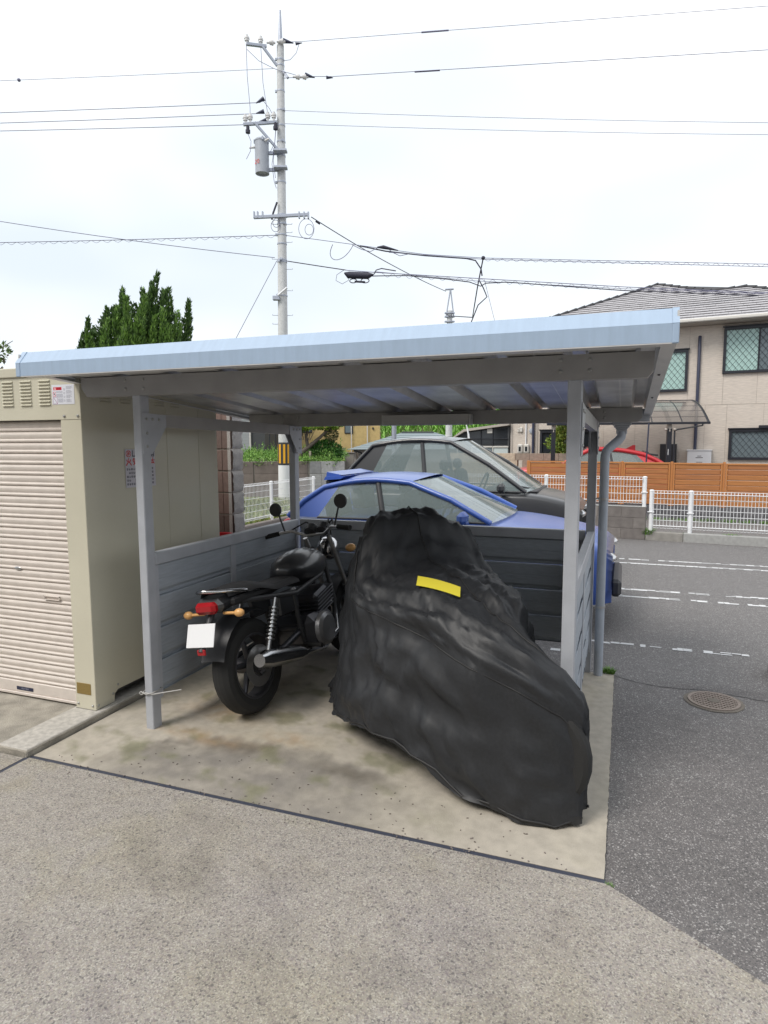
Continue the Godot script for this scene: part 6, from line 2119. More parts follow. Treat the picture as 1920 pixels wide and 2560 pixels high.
	for s in [1.0, -1.0]:
		var f := func(p: Vector3) -> Vector3: return p if s > 0 else mir.call(p)
		var mid0 := A.lerp(D, 0.50)
		var mid1 := B.lerp(C, 0.36)
		var q0 := A.lerp(D, 0.84)
		var q1 := B.lerp(C, 0.80) + Vector3(0, 0.02, 0)
		for e in [[A, B, mid1, mid0], [mid0, mid1, q1, q0]]:
			m = MB.new()
			m.oquad(f.call(e[0]), f.call(e[1]), f.call(e[2]), f.call(e[3]), Vector3(0, yb + 0.2, 0))
			obj("side_window", m, M.glass_car, t)
		m = MB.new()
		m.oquad(f.call(q0), f.call(q1), f.call(C), f.call(D), Vector3(0, yb + 0.2, 0))
		obj("quarter_panel", m, paint, t)
		m = MB.new()
		m.tube([f.call(A), f.call(mid0), f.call(q0)], 0.012, 6)
		obj("window_seal", m, M.plastic, t)
		m = MB.new()
		var P := []
		for i in 9:
			var q := B.lerp(C, i / 8.0)
			P.append(f.call(q + Vector3(0, 0.05 * sin(PI * i / 8.0) - 0.01, 0.005)))
		var line := [f.call(A), f.call(A.lerp(B, 0.5) + Vector3(0.02, 0.02, 0))]
		line.append_array(P)
		line.append(f.call(C.lerp(D, 0.5) + Vector3(-0.02, 0.01, 0)))
		line.append(f.call(D))
		m.tube(line, d.get("rail", 0.027), 8)
		obj("pillar", m, paint, t)
		m = MB.new()
		m.tube([f.call(mid0), f.call(mid1)], 0.028, 6)
		obj("pillar", m, M.plastic, t)
		m = MB.new()
		m.cbox(f.call(A.lerp(D, 0.11) + Vector3(0, 0.055, 0.13)), Vector3(0.09, 0.115, 0.17), 0.035)
		m.cbox(f.call(A.lerp(D, 0.11) + Vector3(0, 0.0, 0.05)), Vector3(0.07, 0.03, 0.10), 0.01)
		obj("mirror", m, paint, t)
		# lamps
		m = MB.new()
		m.ball(f.call(Vector3(L / 2 - 0.16, d.nose - 0.09, W / 2 * 0.66)), Vector3(0.20, 0.075, 0.17), 14)
		obj("headlight", m, M.chrome, t)
		m = MB.new()
		m.ball(f.call(Vector3(-L / 2 + 0.02, yb - 0.13, W / 2 * 0.74)), Vector3(0.08, 0.12, 0.10), 12)
		obj("tail_light", m, M.tail_red, t)
		m = MB.new()
		m.span(f.call(Vector3(d.xb + 0.7, yb - 0.20, W / 2 * 0.985)), f.call(Vector3(d.xb + 0.88, yb - 0.17, W / 2 * 1.02)), 0.008)
		obj("door_handle", m, paint, t)
		for x in [L / 2 - 0.72, -L / 2 + 0.68]:
			m = MB.new()
			m.x = Transform3D(Basis(Vector3.RIGHT, PI / 2), Vector3(x, 0.30, s * (W / 2 - 0.115)))
			m.lathe([[0.18, -0.09], [0.27, -0.10], [0.297, -0.07], [0.300, 0.0], [0.297, 0.08], [0.27, 0.105], [0.20, 0.10]], 26)
			var wh := obj("wheel", m, M.rubber, t)
			m = MB.new()
			m.x = Transform3D(Basis(Vector3.RIGHT, s * PI / 2), Vector3(x, 0.30, s * (W / 2 - 0.025)))
			m.lathe([[0.205, -0.03], [0.205, 0.0], [0.19, 0.0], [0.185, -0.02], [0.06, -0.012], [0.05, 0.0], [0.0, 0.0]], 22)
			obj("rim", m, M.alloy, wh)
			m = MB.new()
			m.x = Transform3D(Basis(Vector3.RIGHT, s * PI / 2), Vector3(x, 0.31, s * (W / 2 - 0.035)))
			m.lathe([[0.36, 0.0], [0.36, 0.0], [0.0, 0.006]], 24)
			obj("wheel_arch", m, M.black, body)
	for e in [[L / 2 + 0.06, 0.30, 0.46, 0.6], [-L / 2 - 0.06, 0.26, 0.34, 0.5]]:
		m = MB.new()
		m.cbox(Vector3(e[0] - sign(e[0]) * 0.03, (e[1] + e[2]) / 2, 0), Vector3(0.10, e[2] - e[1], W * e[3]), 0.03)
		obj("air_intake", m, M.plastic, t)
	return t

func cars() -> void:
	var b := car("blue_car", "bright blue hatchback parked crosswise behind the shelter", Vector3(-1.69, 0, -6.62), 0.0, {"L": 3.25, "W": 1.62, "H": 1.37, "belt": 0.93, "nose": 0.76, "xw": 0.56, "xf": -0.26, "xr": -1.18, "xb": -1.55, "drop": 0.05}, M.blue)
	var m := MB.new()
	m.prism(PackedVector2Array([Vector2(-1.24, 1.315), Vector2(-1.05, 1.33), Vector2(-1.00, 1.362), Vector2(-1.22, 1.352)]), -0.5, 0.5)
	m.prism(PackedVector2Array([Vector2(-1.23, 1.345), Vector2(-1.08, 1.355), Vector2(-1.05, 1.37), Vector2(-1.22, 1.40)]), -0.46, 0.46)
	obj("spoiler", m, M.blue, b)
	var k := car("black_car", "black tall car parked crosswise behind the blue hatchback", Vector3(-2.1, 0, -8.8), 0.0, {"L": 3.3, "W": 1.64, "H": 1.76, "belt": 1.06, "nose": 0.92, "xw": 0.98, "xf": 0.0, "xr": -1.08, "xb": -1.58, "drop": 0.03}, M.car_black)
	m = MB.new()
	m.tube([Vector3(-0.02, 1.73, -0.5), Vector3(-0.03, 1.82, -0.5), Vector3(-0.07, 2.0, -0.5)], [0.018, 0.014, 0.005], 6)
	obj("antenna", m, M.white, k)
	for z in [-0.35, 0.25]:
		m = MB.new()
		m.tube([Vector3(1.02, 1.105, z), Vector3(0.98, 1.13, z + 0.3), Vector3(0.90, 1.16, z + 0.45)], 0.010, 5)
		obj("wiper", m, M.plastic, k)
	m = MB.new()
	m.cbox(Vector3(1.04, 1.085, 0), Vector3(0.12, 0.03, 1.15), 0.012)
	obj("cowl", m, M.plastic, k)
	var r := car("red_car", "red hatchback behind the orange slat fence under the carport", Vector3(-0.86, 0, -17.95), PI + 0.1, {"L": 3.75, "W": 1.7, "H": 1.58, "belt": 1.06, "nose": 0.98, "xw": 0.76, "xf": 0.0, "xr": -1.25, "xb": -1.80, "drop": 0.12, "rail": 0.055}, M.red)
	m = MB.new()
	m.prism(PackedVector2Array([Vector2(-1.12, 1.48), Vector2(-0.88, 1.52), Vector2(-1.06, 1.62), Vector2(-1.12, 1.62)]), -0.02, 0.02)
	obj("shark_fin", m, M.red, r)
	m = MB.new()
	m.cbox(Vector3(-1.42, 1.395, 0), Vector3(0.36, 0.045, 1.18), 0.014, Basis(Vector3.BACK, 0.16))
	obj("spoiler", m, M.plastic, r)

# ---------------------------------------------------------------- uncovered motorcycle, tail towards the viewer
func motorcycle() -> void:
	var t := thing("motorcycle", "dark uncovered motorcycle on its stand at the left under the shelter", "motorcycle", Vector3(-2.13, 0.012, -3.42), deg_to_rad(-4))
	t.rotation.z = deg_to_rad(9)
	var wheel := func(c: Vector3, tw: float) -> void:
		var m := MB.new()
		m.x = Transform3D(Basis(Vector3.BACK, PI / 2), c)
		m.lathe([[0.205, -tw * 0.42], [0.245, -tw * 0.5], [0.278, -tw * 0.42], [0.295, -tw * 0.2], [0.30, 0.0], [0.295, tw * 0.2], [0.278, tw * 0.42], [0.245, tw * 0.5], [0.205, tw * 0.42]], 32)
		var w := obj("wheel", m, M.rubber, t)
		m = MB.new()
		m.x = Transform3D(Basis(Vector3.BACK, PI / 2), c)
		m.lathe([[0.19, -tw * 0.4], [0.21, -tw * 0.42], [0.21, tw * 0.42], [0.19, tw * 0.4], [0.19, -tw * 0.4]], 28)
		for k in 5:
			var a := TAU * k / 5.0
			m.tube([Vector3(cos(a) * 0.03, 0, sin(a) * 0.03), Vector3(cos(a + 0.15) * 0.2, 0, sin(a + 0.15) * 0.2)], [0.022, 0.014], 6)
		m.lathe([[0.0, -0.07], [0.05, -0.07], [0.05, 0.07], [0.0, 0.07]], 14)
		obj("rim", m, M.gunmetal, w)
		m = MB.new()
		m.x = Transform3D(Basis(Vector3.BACK, PI / 2), c)
		m.lathe([[0.07, -0.085], [0.13, -0.085], [0.13, -0.08], [0.07, -0.08], [0.07, -0.085]], 24)
		obj("brake_disc", m, M.steel, w)
	wheel.call(Vector3(0, 0.30, 0), 0.14)
	wheel.call(Vector3(0, 0.30, -1.32), 0.12)
	var part := func(called: String, b: MB, mt: Material) -> MeshInstance3D: return obj(called, b, mt, t)
	var m := MB.new()
	for s in [-1, 1]: m.tube([Vector3(s * 0.10, 0.30, 0.03), Vector3(s * 0.11, 0.34, -0.25), Vector3(s * 0.10, 0.40, -0.52)], 0.024, 8)
	m.tube([Vector3(-0.11, 0.40, -0.52), Vector3(0.11, 0.40, -0.52)], 0.03, 8)
	part.call("swingarm", m, M.gunmetal)
	for s in [-1, 1]:
		m = MB.new()
		m.tube([Vector3(s * 0.135, 0.36, -0.03), Vector3(s * 0.135, 0.68, -0.20)], 0.016, 8)
		for k in 9: m.tube([Vector3(s * 0.135, 0.44 + k * 0.022, -0.072 - k * 0.0117), Vector3(s * 0.135, 0.449 + k * 0.022, -0.077 - k * 0.0117)], 0.03, 10)
		part.call("shock_absorber", m, M.steel)
	m = MB.new()
	for s in [-1, 1]:
		m.tube([Vector3(s * 0.03, 0.90, -1.02), Vector3(s * 0.11, 0.72, -0.85), Vector3(s * 0.13, 0.66, -0.45), Vector3(s * 0.12, 0.70, -0.15), Vector3(s * 0.09, 0.74, 0.16)], 0.018, 8)
		m.tube([Vector3(s * 0.03, 0.84, -1.04), Vector3(s * 0.10, 0.50, -1.0), Vector3(s * 0.13, 0.24, -0.88), Vector3(s * 0.13, 0.23, -0.50), Vector3(s * 0.12, 0.42, -0.46), Vector3(s * 0.125, 0.66, -0.42)], 0.018, 8)
	part.call("frame", m, M.plastic)
	m = MB.new()
	m.cbox(Vector3(0, 0.36, -0.68), Vector3(0.36, 0.24, 0.36), 0.05)
	m.cbox(Vector3(0, 0.54, -0.80), Vector3(0.26, 0.16, 0.20), 0.02, Basis(Vector3.RIGHT, 0.25))
	var eng: MeshInstance3D = part.call("engine", m, M.gunmetal)
	for k in 6:
		m = MB.new()
		m.cbox(Vector3(0, 0.47 + k * 0.026, -0.785 - k * 0.006), Vector3(0.30, 0.008, 0.25), 0.003, Basis(Vector3.RIGHT, 0.25))
		obj("cooling_fin", m, M.gunmetal, eng)
	for s in [-1, 1]:
		m = MB.new()
		m.x = Transform3D(Basis(Vector3.BACK, -s * PI / 2), Vector3(s * 0.18, 0.36, -0.66))
		m.lathe([[0.12, 0.0], [0.115, 0.03], [0.09, 0.045], [0.0, 0.05]], 20)
		obj("engine_cover", m, M.alloy, eng)
	m = MB.new()
	m.tube([Vector3(0.05, 0.55, -0.92), Vector3(0.09, 0.45, -1.0), Vector3(0.13, 0.28, -0.92), Vector3(0.17, 0.23, -0.65), Vector3(0.18, 0.27, -0.35)], 0.024, 10)
	m.tube([Vector3(0.18, 0.27, -0.37), Vector3(0.185, 0.29, -0.28), Vector3(0.20, 0.36, 0.08), Vector3(0.203, 0.372, 0.15)], [0.03, 0.052, 0.058, 0.04], 16)
	part.call("exhaust", m, M.chrome)
	m = MB.new()
	m.ball(Vector3(0, 0.80, -0.74), Vector3(0.155, 0.135, 0.31), 18)
	part.call("fuel_tank", m, M.car_black)
	m = MB.new()
	var rows := []
	for i in 13:
		var z := lerpf(-0.50, 0.22, i / 12.0)
		var w := 0.145 - 0.03 * sin(PI * i / 12.0) * 0.3 - (0.04 if i > 9 else 0.0)
		var h := 0.77 + 0.05 * smoothstep(4, 8, i)
		var row := []
		for kk in 11:
			var a := PI * kk / 10.0
			row.append(Vector3(-cos(a) * w, h - 0.04 + sin(a) * 0.055, z))
		rows.append(row)
	m.sheet(rows, [], true)
	m.cbox(Vector3(0, 0.745, -0.14), Vector3(0.24, 0.05, 0.68), 0.015)
	part.call("seat", m, M.seat)
	m = MB.new()
	m.cbox(Vector3(0, 0.75, 0.20), Vector3(0.20, 0.09, 0.20), 0.035, Basis(Vector3.RIGHT, 0.15))
	part.call("tail_cowl", m, M.car_black)
	for s in [-1, 1]:
		m = MB.new()
		m.tube([Vector3(s * 0.10, 0.76, -0.1), Vector3(s * 0.12, 0.80, 0.12), Vector3(s * 0.05, 0.83, 0.30), Vector3(0, 0.835, 0.31)], 0.012, 8)
		part.call("grab_rail", m, M.chrome)
	m = MB.new()
	m.cbox(Vector3(0, 0.735, 0.30), Vector3(0.15, 0.07, 0.06), 0.02)
	part.call("tail_light", m, M.tail_red)
	m = MB.new()
	rows = []
	for i in 10:
		var a := lerpf(0.35, 1.9, i / 9.0)
		var row := []
		for kk in 5: row.append(Vector3((kk / 4.0 - 0.5) * 0.17, 0.30 + sin(a) * (0.345 + 0.02 * (1 - pow(kk / 2.0 - 1, 2))), cos(a) * 0.345))
		rows.append(row)
	m.sheet(rows, [], false)
	m.tube([Vector3(0, 0.70, 0.26), Vector3(0, 0.50, 0.40)], 0.02, 6)
	part.call("rear_fender", m, M.plastic)
	m = MB.new()
	m.cbox(Vector3(0, 0.595, 0.385), Vector3(0.20, 0.135, 0.006), 0.002, Basis(Vector3.RIGHT, -0.35))
	part.call("license_plate", m, M.white)
	m = MB.new()
	m.cbox(Vector3(0, 0.50, 0.40), Vector3(0.06, 0.035, 0.012), 0.004)
	part.call("reflector", m, M.tail_red)
	for s in [-1, 1]:
		m = MB.new()
		m.tube([Vector3(s * 0.07, 0.69, 0.24), Vector3(s * 0.17, 0.69, 0.25)], 0.01, 6)
		m.ball(Vector3(s * 0.19, 0.69, 0.25), Vector3(0.034, 0.025, 0.026), 12)
		part.call("turn_signal", m, M.amber)
		m = MB.new()
		m.ball(Vector3(s * 0.22, 0.86, -1.16), Vector3(0.045, 0.032, 0.032), 12)
		part.call("turn_signal", m, M.amber)
		m = MB.new()
		m.tube([Vector3(s * 0.105, 0.30, -1.32), Vector3(s * 0.105, 0.58, -1.21)], 0.030, 10)
		m.tube([Vector3(s * 0.105, 0.56, -1.218), Vector3(s * 0.105, 0.98, -1.05)], 0.019, 10)
		part.call("fork", m, M.steel)
		m = MB.new()
		m.tube([Vector3(s * 0.26, 1.045, -0.94), Vector3(s * 0.385, 1.03, -0.89)], 0.019, 10)
		part.call("grip", m, M.rubber)
		m = MB.new()
		m.tube([Vector3(s * 0.22, 1.05, -0.96), Vector3(s * 0.27, 1.20, -0.98)], 0.007, 6)
		m.x = Transform3D(Basis(Vector3.RIGHT, PI / 2), Vector3(s * 0.29, 1.23, -0.98))
		m.lathe([[0.0, 0.012], [0.05, 0.012], [0.055, 0.0], [0.045, -0.02], [0.0, -0.03]], 18)
		part.call("mirror", m, M.plastic)
		m = MB.new()
		m.cbox(Vector3(s * 0.115, 0.62, -0.36), Vector3(0.03, 0.16, 0.24), 0.02)
		part.call("side_cover", m, M.car_black)
		m = MB.new()
		m.tube([Vector3(s * 0.12, 0.30, -0.48), Vector3(s * 0.27, 0.29, -0.46)], 0.015, 8)
		part.call("footpeg", m, M.rubber)
	m = MB.new()
	m.tube([Vector3(-0.27, 1.045, -0.935), Vector3(-0.18, 1.05, -0.985), Vector3(-0.08, 1.0, -1.03), Vector3(0.08, 1.0, -1.03), Vector3(0.18, 1.05, -0.985), Vector3(0.27, 1.045, -0.935)], 0.012, 8)
	part.call("handlebar", m, M.steel)
	for s in [-1, 1]:
		m = MB.new()
		m.x = Transform3D(Basis(Vector3.RIGHT, -1.0), Vector3(s * 0.055, 1.04, -1.08))
		m.lathe([[0.0, 0.03], [0.045, 0.03], [0.05, 0.02], [0.045, -0.04], [0.0, -0.05]], 18)
		part.call("gauge", m, M.plastic)
	for e in [[0.20, -0.03], [-0.20, 0.04], [0.14, 0.06]]:
		m = MB.new()
		m.tube([Vector3(e[0], 1.05, -0.98), Vector3(e[0] * 0.6, 1.10, -1.12), Vector3(e[1], 0.98, -1.17), Vector3(e[1] * 0.5, 0.82, -1.05)], 0.006, 5)
		part.call("cable", m, M.rubber)
	m = MB.new()
	m.ball(Vector3(0, 0.87, -1.20), Vector3(0.095, 0.095, 0.10), 18)
	part.call("headlight", m, M.chrome)
	m = MB.new()
	rows = []
	for i in 9:
		var a := lerpf(0.5, 2.2, i / 8.0)
		var row := []
		for kk in 5: row.append(Vector3((kk / 4.0 - 0.5) * 0.15, 0.30 + sin(a) * (0.33 + 0.02 * (1 - pow(kk / 2.0 - 1, 2))), -1.32 + cos(a) * 0.33))
		rows.append(row)
	m.sheet(rows, [], false)
	part.call("front_fender", m, M.plastic)
	m = MB.new()
	m.tube([Vector3(-0.12, 0.27, -0.55), Vector3(-0.21, -0.03, -0.45)], 0.012, 6)
	part.call("side_stand", m, M.plastic)
	m = MB.new()
	m.cbox(Vector3(-0.15, 0.34, -0.28), Vector3(0.03, 0.07, 0.5), 0.012, Basis(Vector3.RIGHT, 0.12))
	part.call("chain_guard", m, M.plastic)

# ---------------------------------------------------------------- motorcycle under a black cover
func covered_bike() -> void:
	# centre line on the ground from the near tip, bending like a turned front wheel, to the far end
	var base := Vector3(-0.75, 0.012, -3.3)
	var line := Curve3D.new()
	for p in [[-0.15, -2.90, -0.12, -0.02], [-0.42, -2.965, -0.14, -0.07], [-0.76, -3.26, -0.14, -0.15], [-1.16, -3.72, -0.15, -0.18], [-1.63, -4.27, -0.1, -0.12]]:
		line.add_point(Vector3(p[0], 0.012, p[1]) - base, Vector3(-p[2], 0, -p[3]), Vector3(p[2], 0, p[3]))
	line.bake_interval = 0.01
	var L := line.get_baked_length()
	var t := thing("covered_motorcycle", "large motorcycle hidden under a draped black cover with a yellow patch", "motorcycle", base)
	# stations: [t, left half width at hem, half width at shoulder, top height, hem height, right half width at hem]
	var st := [[-0.03, 0.03, 0.02, 0.46, 0.03, 0.03], [-0.01, 0.08, 0.05, 0.60, 0.02, 0.045], [0.04, 0.13, 0.08, 0.70, 0.01, 0.06], [0.11, 0.19, 0.13, 0.79, 0.01, 0.09], [0.18, 0.25, 0.21, 0.86, 0.05, 0.18], [0.28, 0.36, 0.30, 0.94, 0.14, 0.36], [0.39, 0.48, 0.38, 0.98, 0.18, 0.50], [0.50, 0.54, 0.43, 1.00, 0.17, 0.56], [0.565, 0.56, 0.44, 1.02, 0.15, 0.58], [0.615, 0.55, 0.40, 1.12, 0.13, 0.58], [0.655, 0.53, 0.35, 1.26, 0.11, 0.56], [0.73, 0.49, 0.31, 1.29, 0.10, 0.52], [0.80, 0.44, 0.27, 1.22, 0.09, 0.46], [0.89, 0.36, 0.22, 1.00, 0.08, 0.38], [0.97, 0.26, 0.15, 0.80, 0.09, 0.26], [1.02, 0.12, 0.06, 0.55, 0.12, 0.12]]
	var n1 := noise(801, 1.6, FastNoiseLite.TYPE_SIMPLEX_SMOOTH, 2)
	var n2 := noise(802, 4.2, FastNoiseLite.TYPE_SIMPLEX_SMOOTH, 3)
	var surf := func(s: float, u: float) -> Vector3:      # u -1 left hem .. 1 right hem
		var k := 0
		while k < st.size() - 2 and st[k + 1][0] < s: k += 1
		var f := smoothstep(0.0, 1.0, clampf((s - st[k][0]) / (st[k + 1][0] - st[k][0]), 0, 1))
		f = lerpf(f, clampf((s - st[k][0]) / (st[k + 1][0] - st[k][0]), 0, 1), 0.5)
		var q := []
		for e in range(1, 6): q.append(lerpf(st[k][e], st[k + 1][e], f))
		var au := absf(u)
		var hem: float = q[0] if u < 0.0 else q[4]
		var shoulder: float = min(q[1], hem * 0.9)
		# over the top: rounded shoulder, then hanging sides flaring to the hem
		var x: float
		var y: float
		if au < 0.5:
			var a := au / 0.5 * PI * 0.5
			x = sin(a) * shoulder
			y = q[2] - 0.16 * (1.0 - cos(a)) - 0.02
		else:
			var b := (au - 0.5) / 0.5
			x = lerpf(shoulder, hem, pow(b, 0.8))
			y = lerpf(q[2] - 0.18, q[3], b)
		x *= sign(u)
		# folds: long diagonal pulls plus hanging pleats that grow to the hem
		var fall := smoothstep(0.35, 1.0, au)
		var room := clampf(hem / 0.3, 0.4, 1.0)
		var pull := n1.get_noise_2d(s * 2.0 + u * 1.6, u * 2.4 - s * 1.1) * 0.042
		var pleat := sin(s * 26.0 + 3.0 * n1.get_noise_2d(s * 3, u) * 4.0) * 0.012 * fall
		var fine := n2.get_noise_2d(s * 5.0 + u, u * 3.0) * 0.006
		fine += 0.018 * pow(1.0 - absf(n1.get_noise_2d(s * 3.4 - u * 2.2 + 7.0, s * 1.2 + u * 1.7)), 9.0) + 0.010 * pow(1.0 - absf(n1.get_noise_2d(s * 5.2 + u * 4.0 + 3.0, u * 3.1 - s * 2.0)), 12.0)
		var out := Vector3(sign(u) * smoothstep(0.15, 0.6, au), 1.0 - smoothstep(0.2, 0.7, au), 0).normalized()
		var p2 := Vector3(x, y, 0) + out * (pull + pleat + fine) * room
		if au > 0.93: p2.y += 0.03 * n1.get_noise_2d(s * 6.0, u * 9.0)
		p2.y = max(p2.y, 0.004)
		var c := line.sample_baked(clampf(s, 0.0, 1.0) * L)
		var fw := (line.sample_baked(clampf(s + 0.03, 0.0, 1.0) * L) - line.sample_baked(clampf(s - 0.03, 0.0, 1.0) * L)).normalized()
		if s < 0.0 or s > 1.0: c += fw * (s - clampf(s, 0.0, 1.0)) * L
		var p := c + Vector3(-fw.z, 0, fw.x) * p2.x + Vector3.UP * p2.y
		# the cloth lies against the front of the shelter post
		if p.x + base.x > -0.28 and p.z + base.z < -2.972: p.z = -2.972 - base.z + (p.z + base.z + 2.972) * 0.05
		return p
	var rows := []
	for i in 97:
		var s := lerpf(-0.03, 1.02, i / 96.0)
		var row := []
		for j in 73: row.append(surf.call(s, lerpf(-1, 1, j / 72.0)))
		rows.append(row)
	# close both ends by gathering to a line
	for e in [0, -1]:
		var r0: Array = rows[e]
		var mid: Vector3 = r0[36]
		var c := []
		for p in r0: c.append(Vector3(lerpf(mid.x, p.x, 0.02), lerpf(0.05, p.y, 0.97), lerpf(mid.z, p.z, 0.02)))
		if e == 0: rows.push_front(c)
		else: rows.append(c)
	var m := MB.new()
	m.sheet(rows, [], false)
	obj("cover", m, M.cover, t)
	# yellow patch sewn on the top, cut slanting
	var pc: Vector3 = surf.call(0.355, -0.14)
	var du: Vector3 = (surf.call(0.385, -0.02) - surf.call(0.385, -0.24)).normalized()
	var ds: Vector3 = (surf.call(0.42, -0.13) - surf.call(0.35, -0.13)).normalized()
	var nn := du.cross(-ds).normalized()
	if nn.y < 0.0: nn = -nn
	rows = []
	for i in 7:
		var row := []
		for j in 9:
			var a := i / 6.0 - 0.5
			var b := j / 8.0 - 0.5
			row.append(pc + du * (b * 0.13 + a * 0.06) + ds * (a * 0.09 - b * 0.20) + nn * (0.024 - 0.03 * b * b))
		rows.append(row)
	m = MB.new()
	m.sheet(rows, [], false)
	obj("label_patch", m, M.yellow, t)
	# stitched seams along the crown and both shoulders
	for u in [-0.52, 0.0, 0.52]:
		m = MB.new()
		var sp := []
		for i in 61: sp.append(surf.call(lerpf(0.0, 0.98, i / 60.0), u + 0.002) + Vector3(0, 0.0015, 0))
		m.tube(sp, 0.0042, 5)
		obj("seam", m, M.black, t)
	# hem cord
	m = MB.new()
	for sd in [-1.0, 1.0]:
		var pts := []
		for i in 41: pts.append(surf.call(lerpf(-0.02, 1.0, i / 40.0), sd * 0.985) + Vector3(sd * 0.004, 0, 0))
		m.tube(pts, 0.007, 5)
	obj("hem_cord", m, M.black, t)
	for e in [[0.10, 0.06], [0.86, 0.10]]:
		var c := line.sample_baked(e[0] * L)
		var fw := (line.sample_baked((e[0] + 0.04) * L) - line.sample_baked((e[0] - 0.04) * L)).normalized()
		m = MB.new()
		m.x = Transform3D(Basis(Vector3(0, 1, 0), Vector3(-fw.z, 0, fw.x), fw), Vector3(c.x, 0.28, c.z))
		m.lathe([[0.0, -e[1] * 0.6], [0.19, -e[1] * 0.6], [0.26, -e[1] * 0.6], [0.277, -e[1] * 0.4], [0.28, 0.0], [0.277, e[1] * 0.4], [0.26, e[1] * 0.6], [0.19, e[1] * 0.6], [0.0, e[1] * 0.6]], 26)
		obj("wheel", m, M.rubber, t)

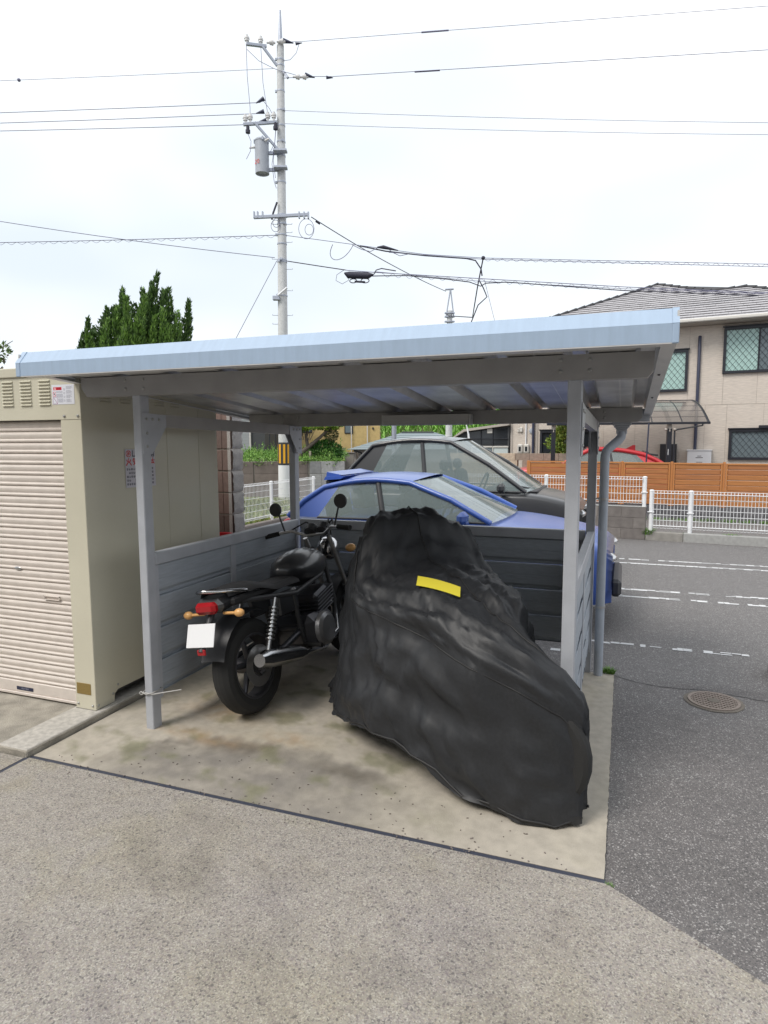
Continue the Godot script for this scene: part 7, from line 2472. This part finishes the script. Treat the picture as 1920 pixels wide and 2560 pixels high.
# ---------------------------------------------------------------- small things
func small_things() -> void:
	# drain
	var t := thing("drain_cover", "round rusty iron drain grate set in the asphalt", "drain cover", Vector3(0.605, 0.004, -4.60))
	t.scale = Vector3(0.88, 1, 0.88)
	var m := MB.new()
	var rows := [[], []]
	var n1 := noise(901, 1.0)
	for k in 49:
		var a := TAU * k / 48.0
		rows[0].append(Vector3(cos(a) * 0.18, 0.002, sin(a) * 0.18))
		var q := 0.205 + 0.012 * n1.get_noise_2d(cos(a) * 60, sin(a) * 60)
		rows[1].append(Vector3(cos(a) * q, 0.0, sin(a) * q))
	m.sheet(rows, [], false)
	obj("collar", m, M.sand, t)
	m = MB.new()
	m.lathe([[0.158, -0.03], [0.158, 0.008], [0.178, 0.008], [0.178, -0.03]], 40)
	obj("ring", m, M.iron, t)
	m = MB.new()
	m.lathe([[0.0, -0.0015], [0.157, -0.0015]], 32)
	obj("pit", m, M.black, t)
	m = MB.new()
	m.x = Transform3D(Basis(Vector3.UP, PI / 4), Vector3.ZERO)
	for k in range(-5, 6):
		var x := k * 0.028
		var h := sqrt(max(0.0, 0.158 * 0.158 - x * x))
		m.box(Vector3(x, 0.0025, 0), Vector3(0.009, 0.008, h * 2))
		m.box(Vector3(0, 0.003, x), Vector3(h * 2, 0.008, 0.009))
	stuff(obj("bars", m, M.iron, t))
	m = MB.new()
	m.lathe([[0.0, 0.010], [0.042, 0.009], [0.046, 0.0]], 18)
	obj("boss", m, M.sand, t)
	# wire round the left front post
	var wt := thing("wire_tie", "pale wire twisted round the foot of the left front post", "wire tie", Vector3(-2.5925, 0.228, -3.0275))
	m = MB.new()
	m.tube([Vector3(-0.045, -0.008, 0.045), Vector3(-0.02, 0.008, 0.047), Vector3(0.034, 0.004, 0.044), Vector3(0.10, 0.016, 0.02), Vector3(0.19, 0.03, -0.02)], 0.0035, 6)
	m.tube([Vector3(-0.052, 0.010, 0.044), Vector3(-0.01, 0.0, 0.049), Vector3(0.033, 0.012, 0.045), Vector3(0.034, 0.012, -0.045), Vector3(-0.034, 0.008, -0.045), Vector3(-0.036, 0.01, 0.04)], 0.0035, 6)
	m.tube([Vector3(-0.045, -0.008, 0.045), Vector3(-0.058, 0.0, 0.05), Vector3(-0.052, 0.010, 0.044)], 0.0035, 6)
	obj("wire", m, M.lamp, wt)
	# red bin between the shed and the block wall
	var rb := thing("plastic_bin", "red plastic bin in the gap behind the shed", "bin", Vector3(-3.36, 0.0, -4.80))
	m = MB.new()
	m.x.origin = Vector3.ZERO
	m.lathe([[0.0, 0.02], [0.12, 0.02], [0.15, 0.85], [0.17, 0.85], [0.17, 0.90], [0.145, 0.90], [0.14, 0.4], [0.0, 0.4]], 24)
	obj("body", m, M.red_box, rb)
	# kerb block at the right edge of the view
	var kb := thing("wheel_stop", "grey concrete block standing at the right edge of the parking lot", "concrete block", Vector3(1.475, 0, -5.27))
	m = MB.new()
	m.prism(PackedVector2Array([Vector2(-0.42, 0.0), Vector2(-0.41, 0.20), Vector2(-0.385, 0.235), Vector2(0.385, 0.235), Vector2(0.41, 0.20), Vector2(0.42, 0)]), -0.12, 0.12)
	obj("block", m, M.conc_brown, kb)
	# dark crack along the paving seam
	m = MB.new()
	var cr := [[-0.01, -4.885], [0.13, -4.80], [0.28, -4.765], [0.42, -4.775], [0.57, -4.80], [0.72, -4.765], [0.88, -4.73], [1.05, -4.70], [1.4, -4.66]]
	var cn := noise(905, 9.0)
	for i in cr.size() - 1:
		for k in 8:
			var a0 := Vector3(lerpf(cr[i][0], cr[i + 1][0], k / 8.0), 0.003, lerpf(cr[i][1], cr[i + 1][1], k / 8.0))
			var a1 := Vector3(lerpf(cr[i][0], cr[i + 1][0], (k + 1) / 8.0), 0.003, lerpf(cr[i][1], cr[i + 1][1], (k + 1) / 8.0))
			a0.z += 0.012 * cn.get_noise_1d(a0.x * 4)
			a1.z += 0.012 * cn.get_noise_1d(a1.x * 4)
			var w0 := 0.0028 + 0.004 * absf(cn.get_noise_1d(a0.x * 7 + 3))
			var w1 := 0.0028 + 0.004 * absf(cn.get_noise_1d(a1.x * 7 + 3))
			m.quad(a0 + Vector3(0, 0, w0), a1 + Vector3(0, 0, w1), a1 - Vector3(0, 0, w1), a0 - Vector3(0, 0, w0))
	tag(obj("asphalt_crack", m, M.black), "thin dark crack along the paving seam beside the drain", "crack", "", "structure")
	# twigs and crumbs on the concrete
	var r := RandomNumberGenerator.new()
	r.seed = 33
	m = MB.new()
	for k in 150:
		var a := r.randf()
		var p := Vector3(r.randf_range(-2.9, -0.1), 0.014, -2.49 + r.randfn(0.0, 0.05) - 0.01)
		if k % 3 == 0:
			var z := r.randf_range(-2.4, -1.0)
			p = Vector3(-0.02 + (z + 2.484) * 1.506 + r.randfn(0.0, 0.03), 0.013, z)
		m.cbox(p, Vector3(r.randf_range(0.003, 0.008), 0.004, r.randf_range(0.003, 0.009)), 0.001, Basis(Vector3.UP, a * 6))
	tag(obj("grit", m, M.conc_brown), "scattered dark grit along the concrete joint and the asphalt edge", "grit", "", "stuff")
	m = MB.new()
	for k in 60:
		var x := r.randf_range(-2.4, -0.3)
		m.cbox(Vector3(x, 0.014, r.randf_range(-2.9, -2.5)), Vector3(r.randf_range(0.004, 0.012), 0.003, r.randf_range(0.003, 0.006)), 0.001, Basis(Vector3.UP, r.randf() * 6))
	tag(obj("leaf_litter", m, M.bark), "tiny dark leaf litter on the slab before the motorcycles", "litter", "", "stuff")
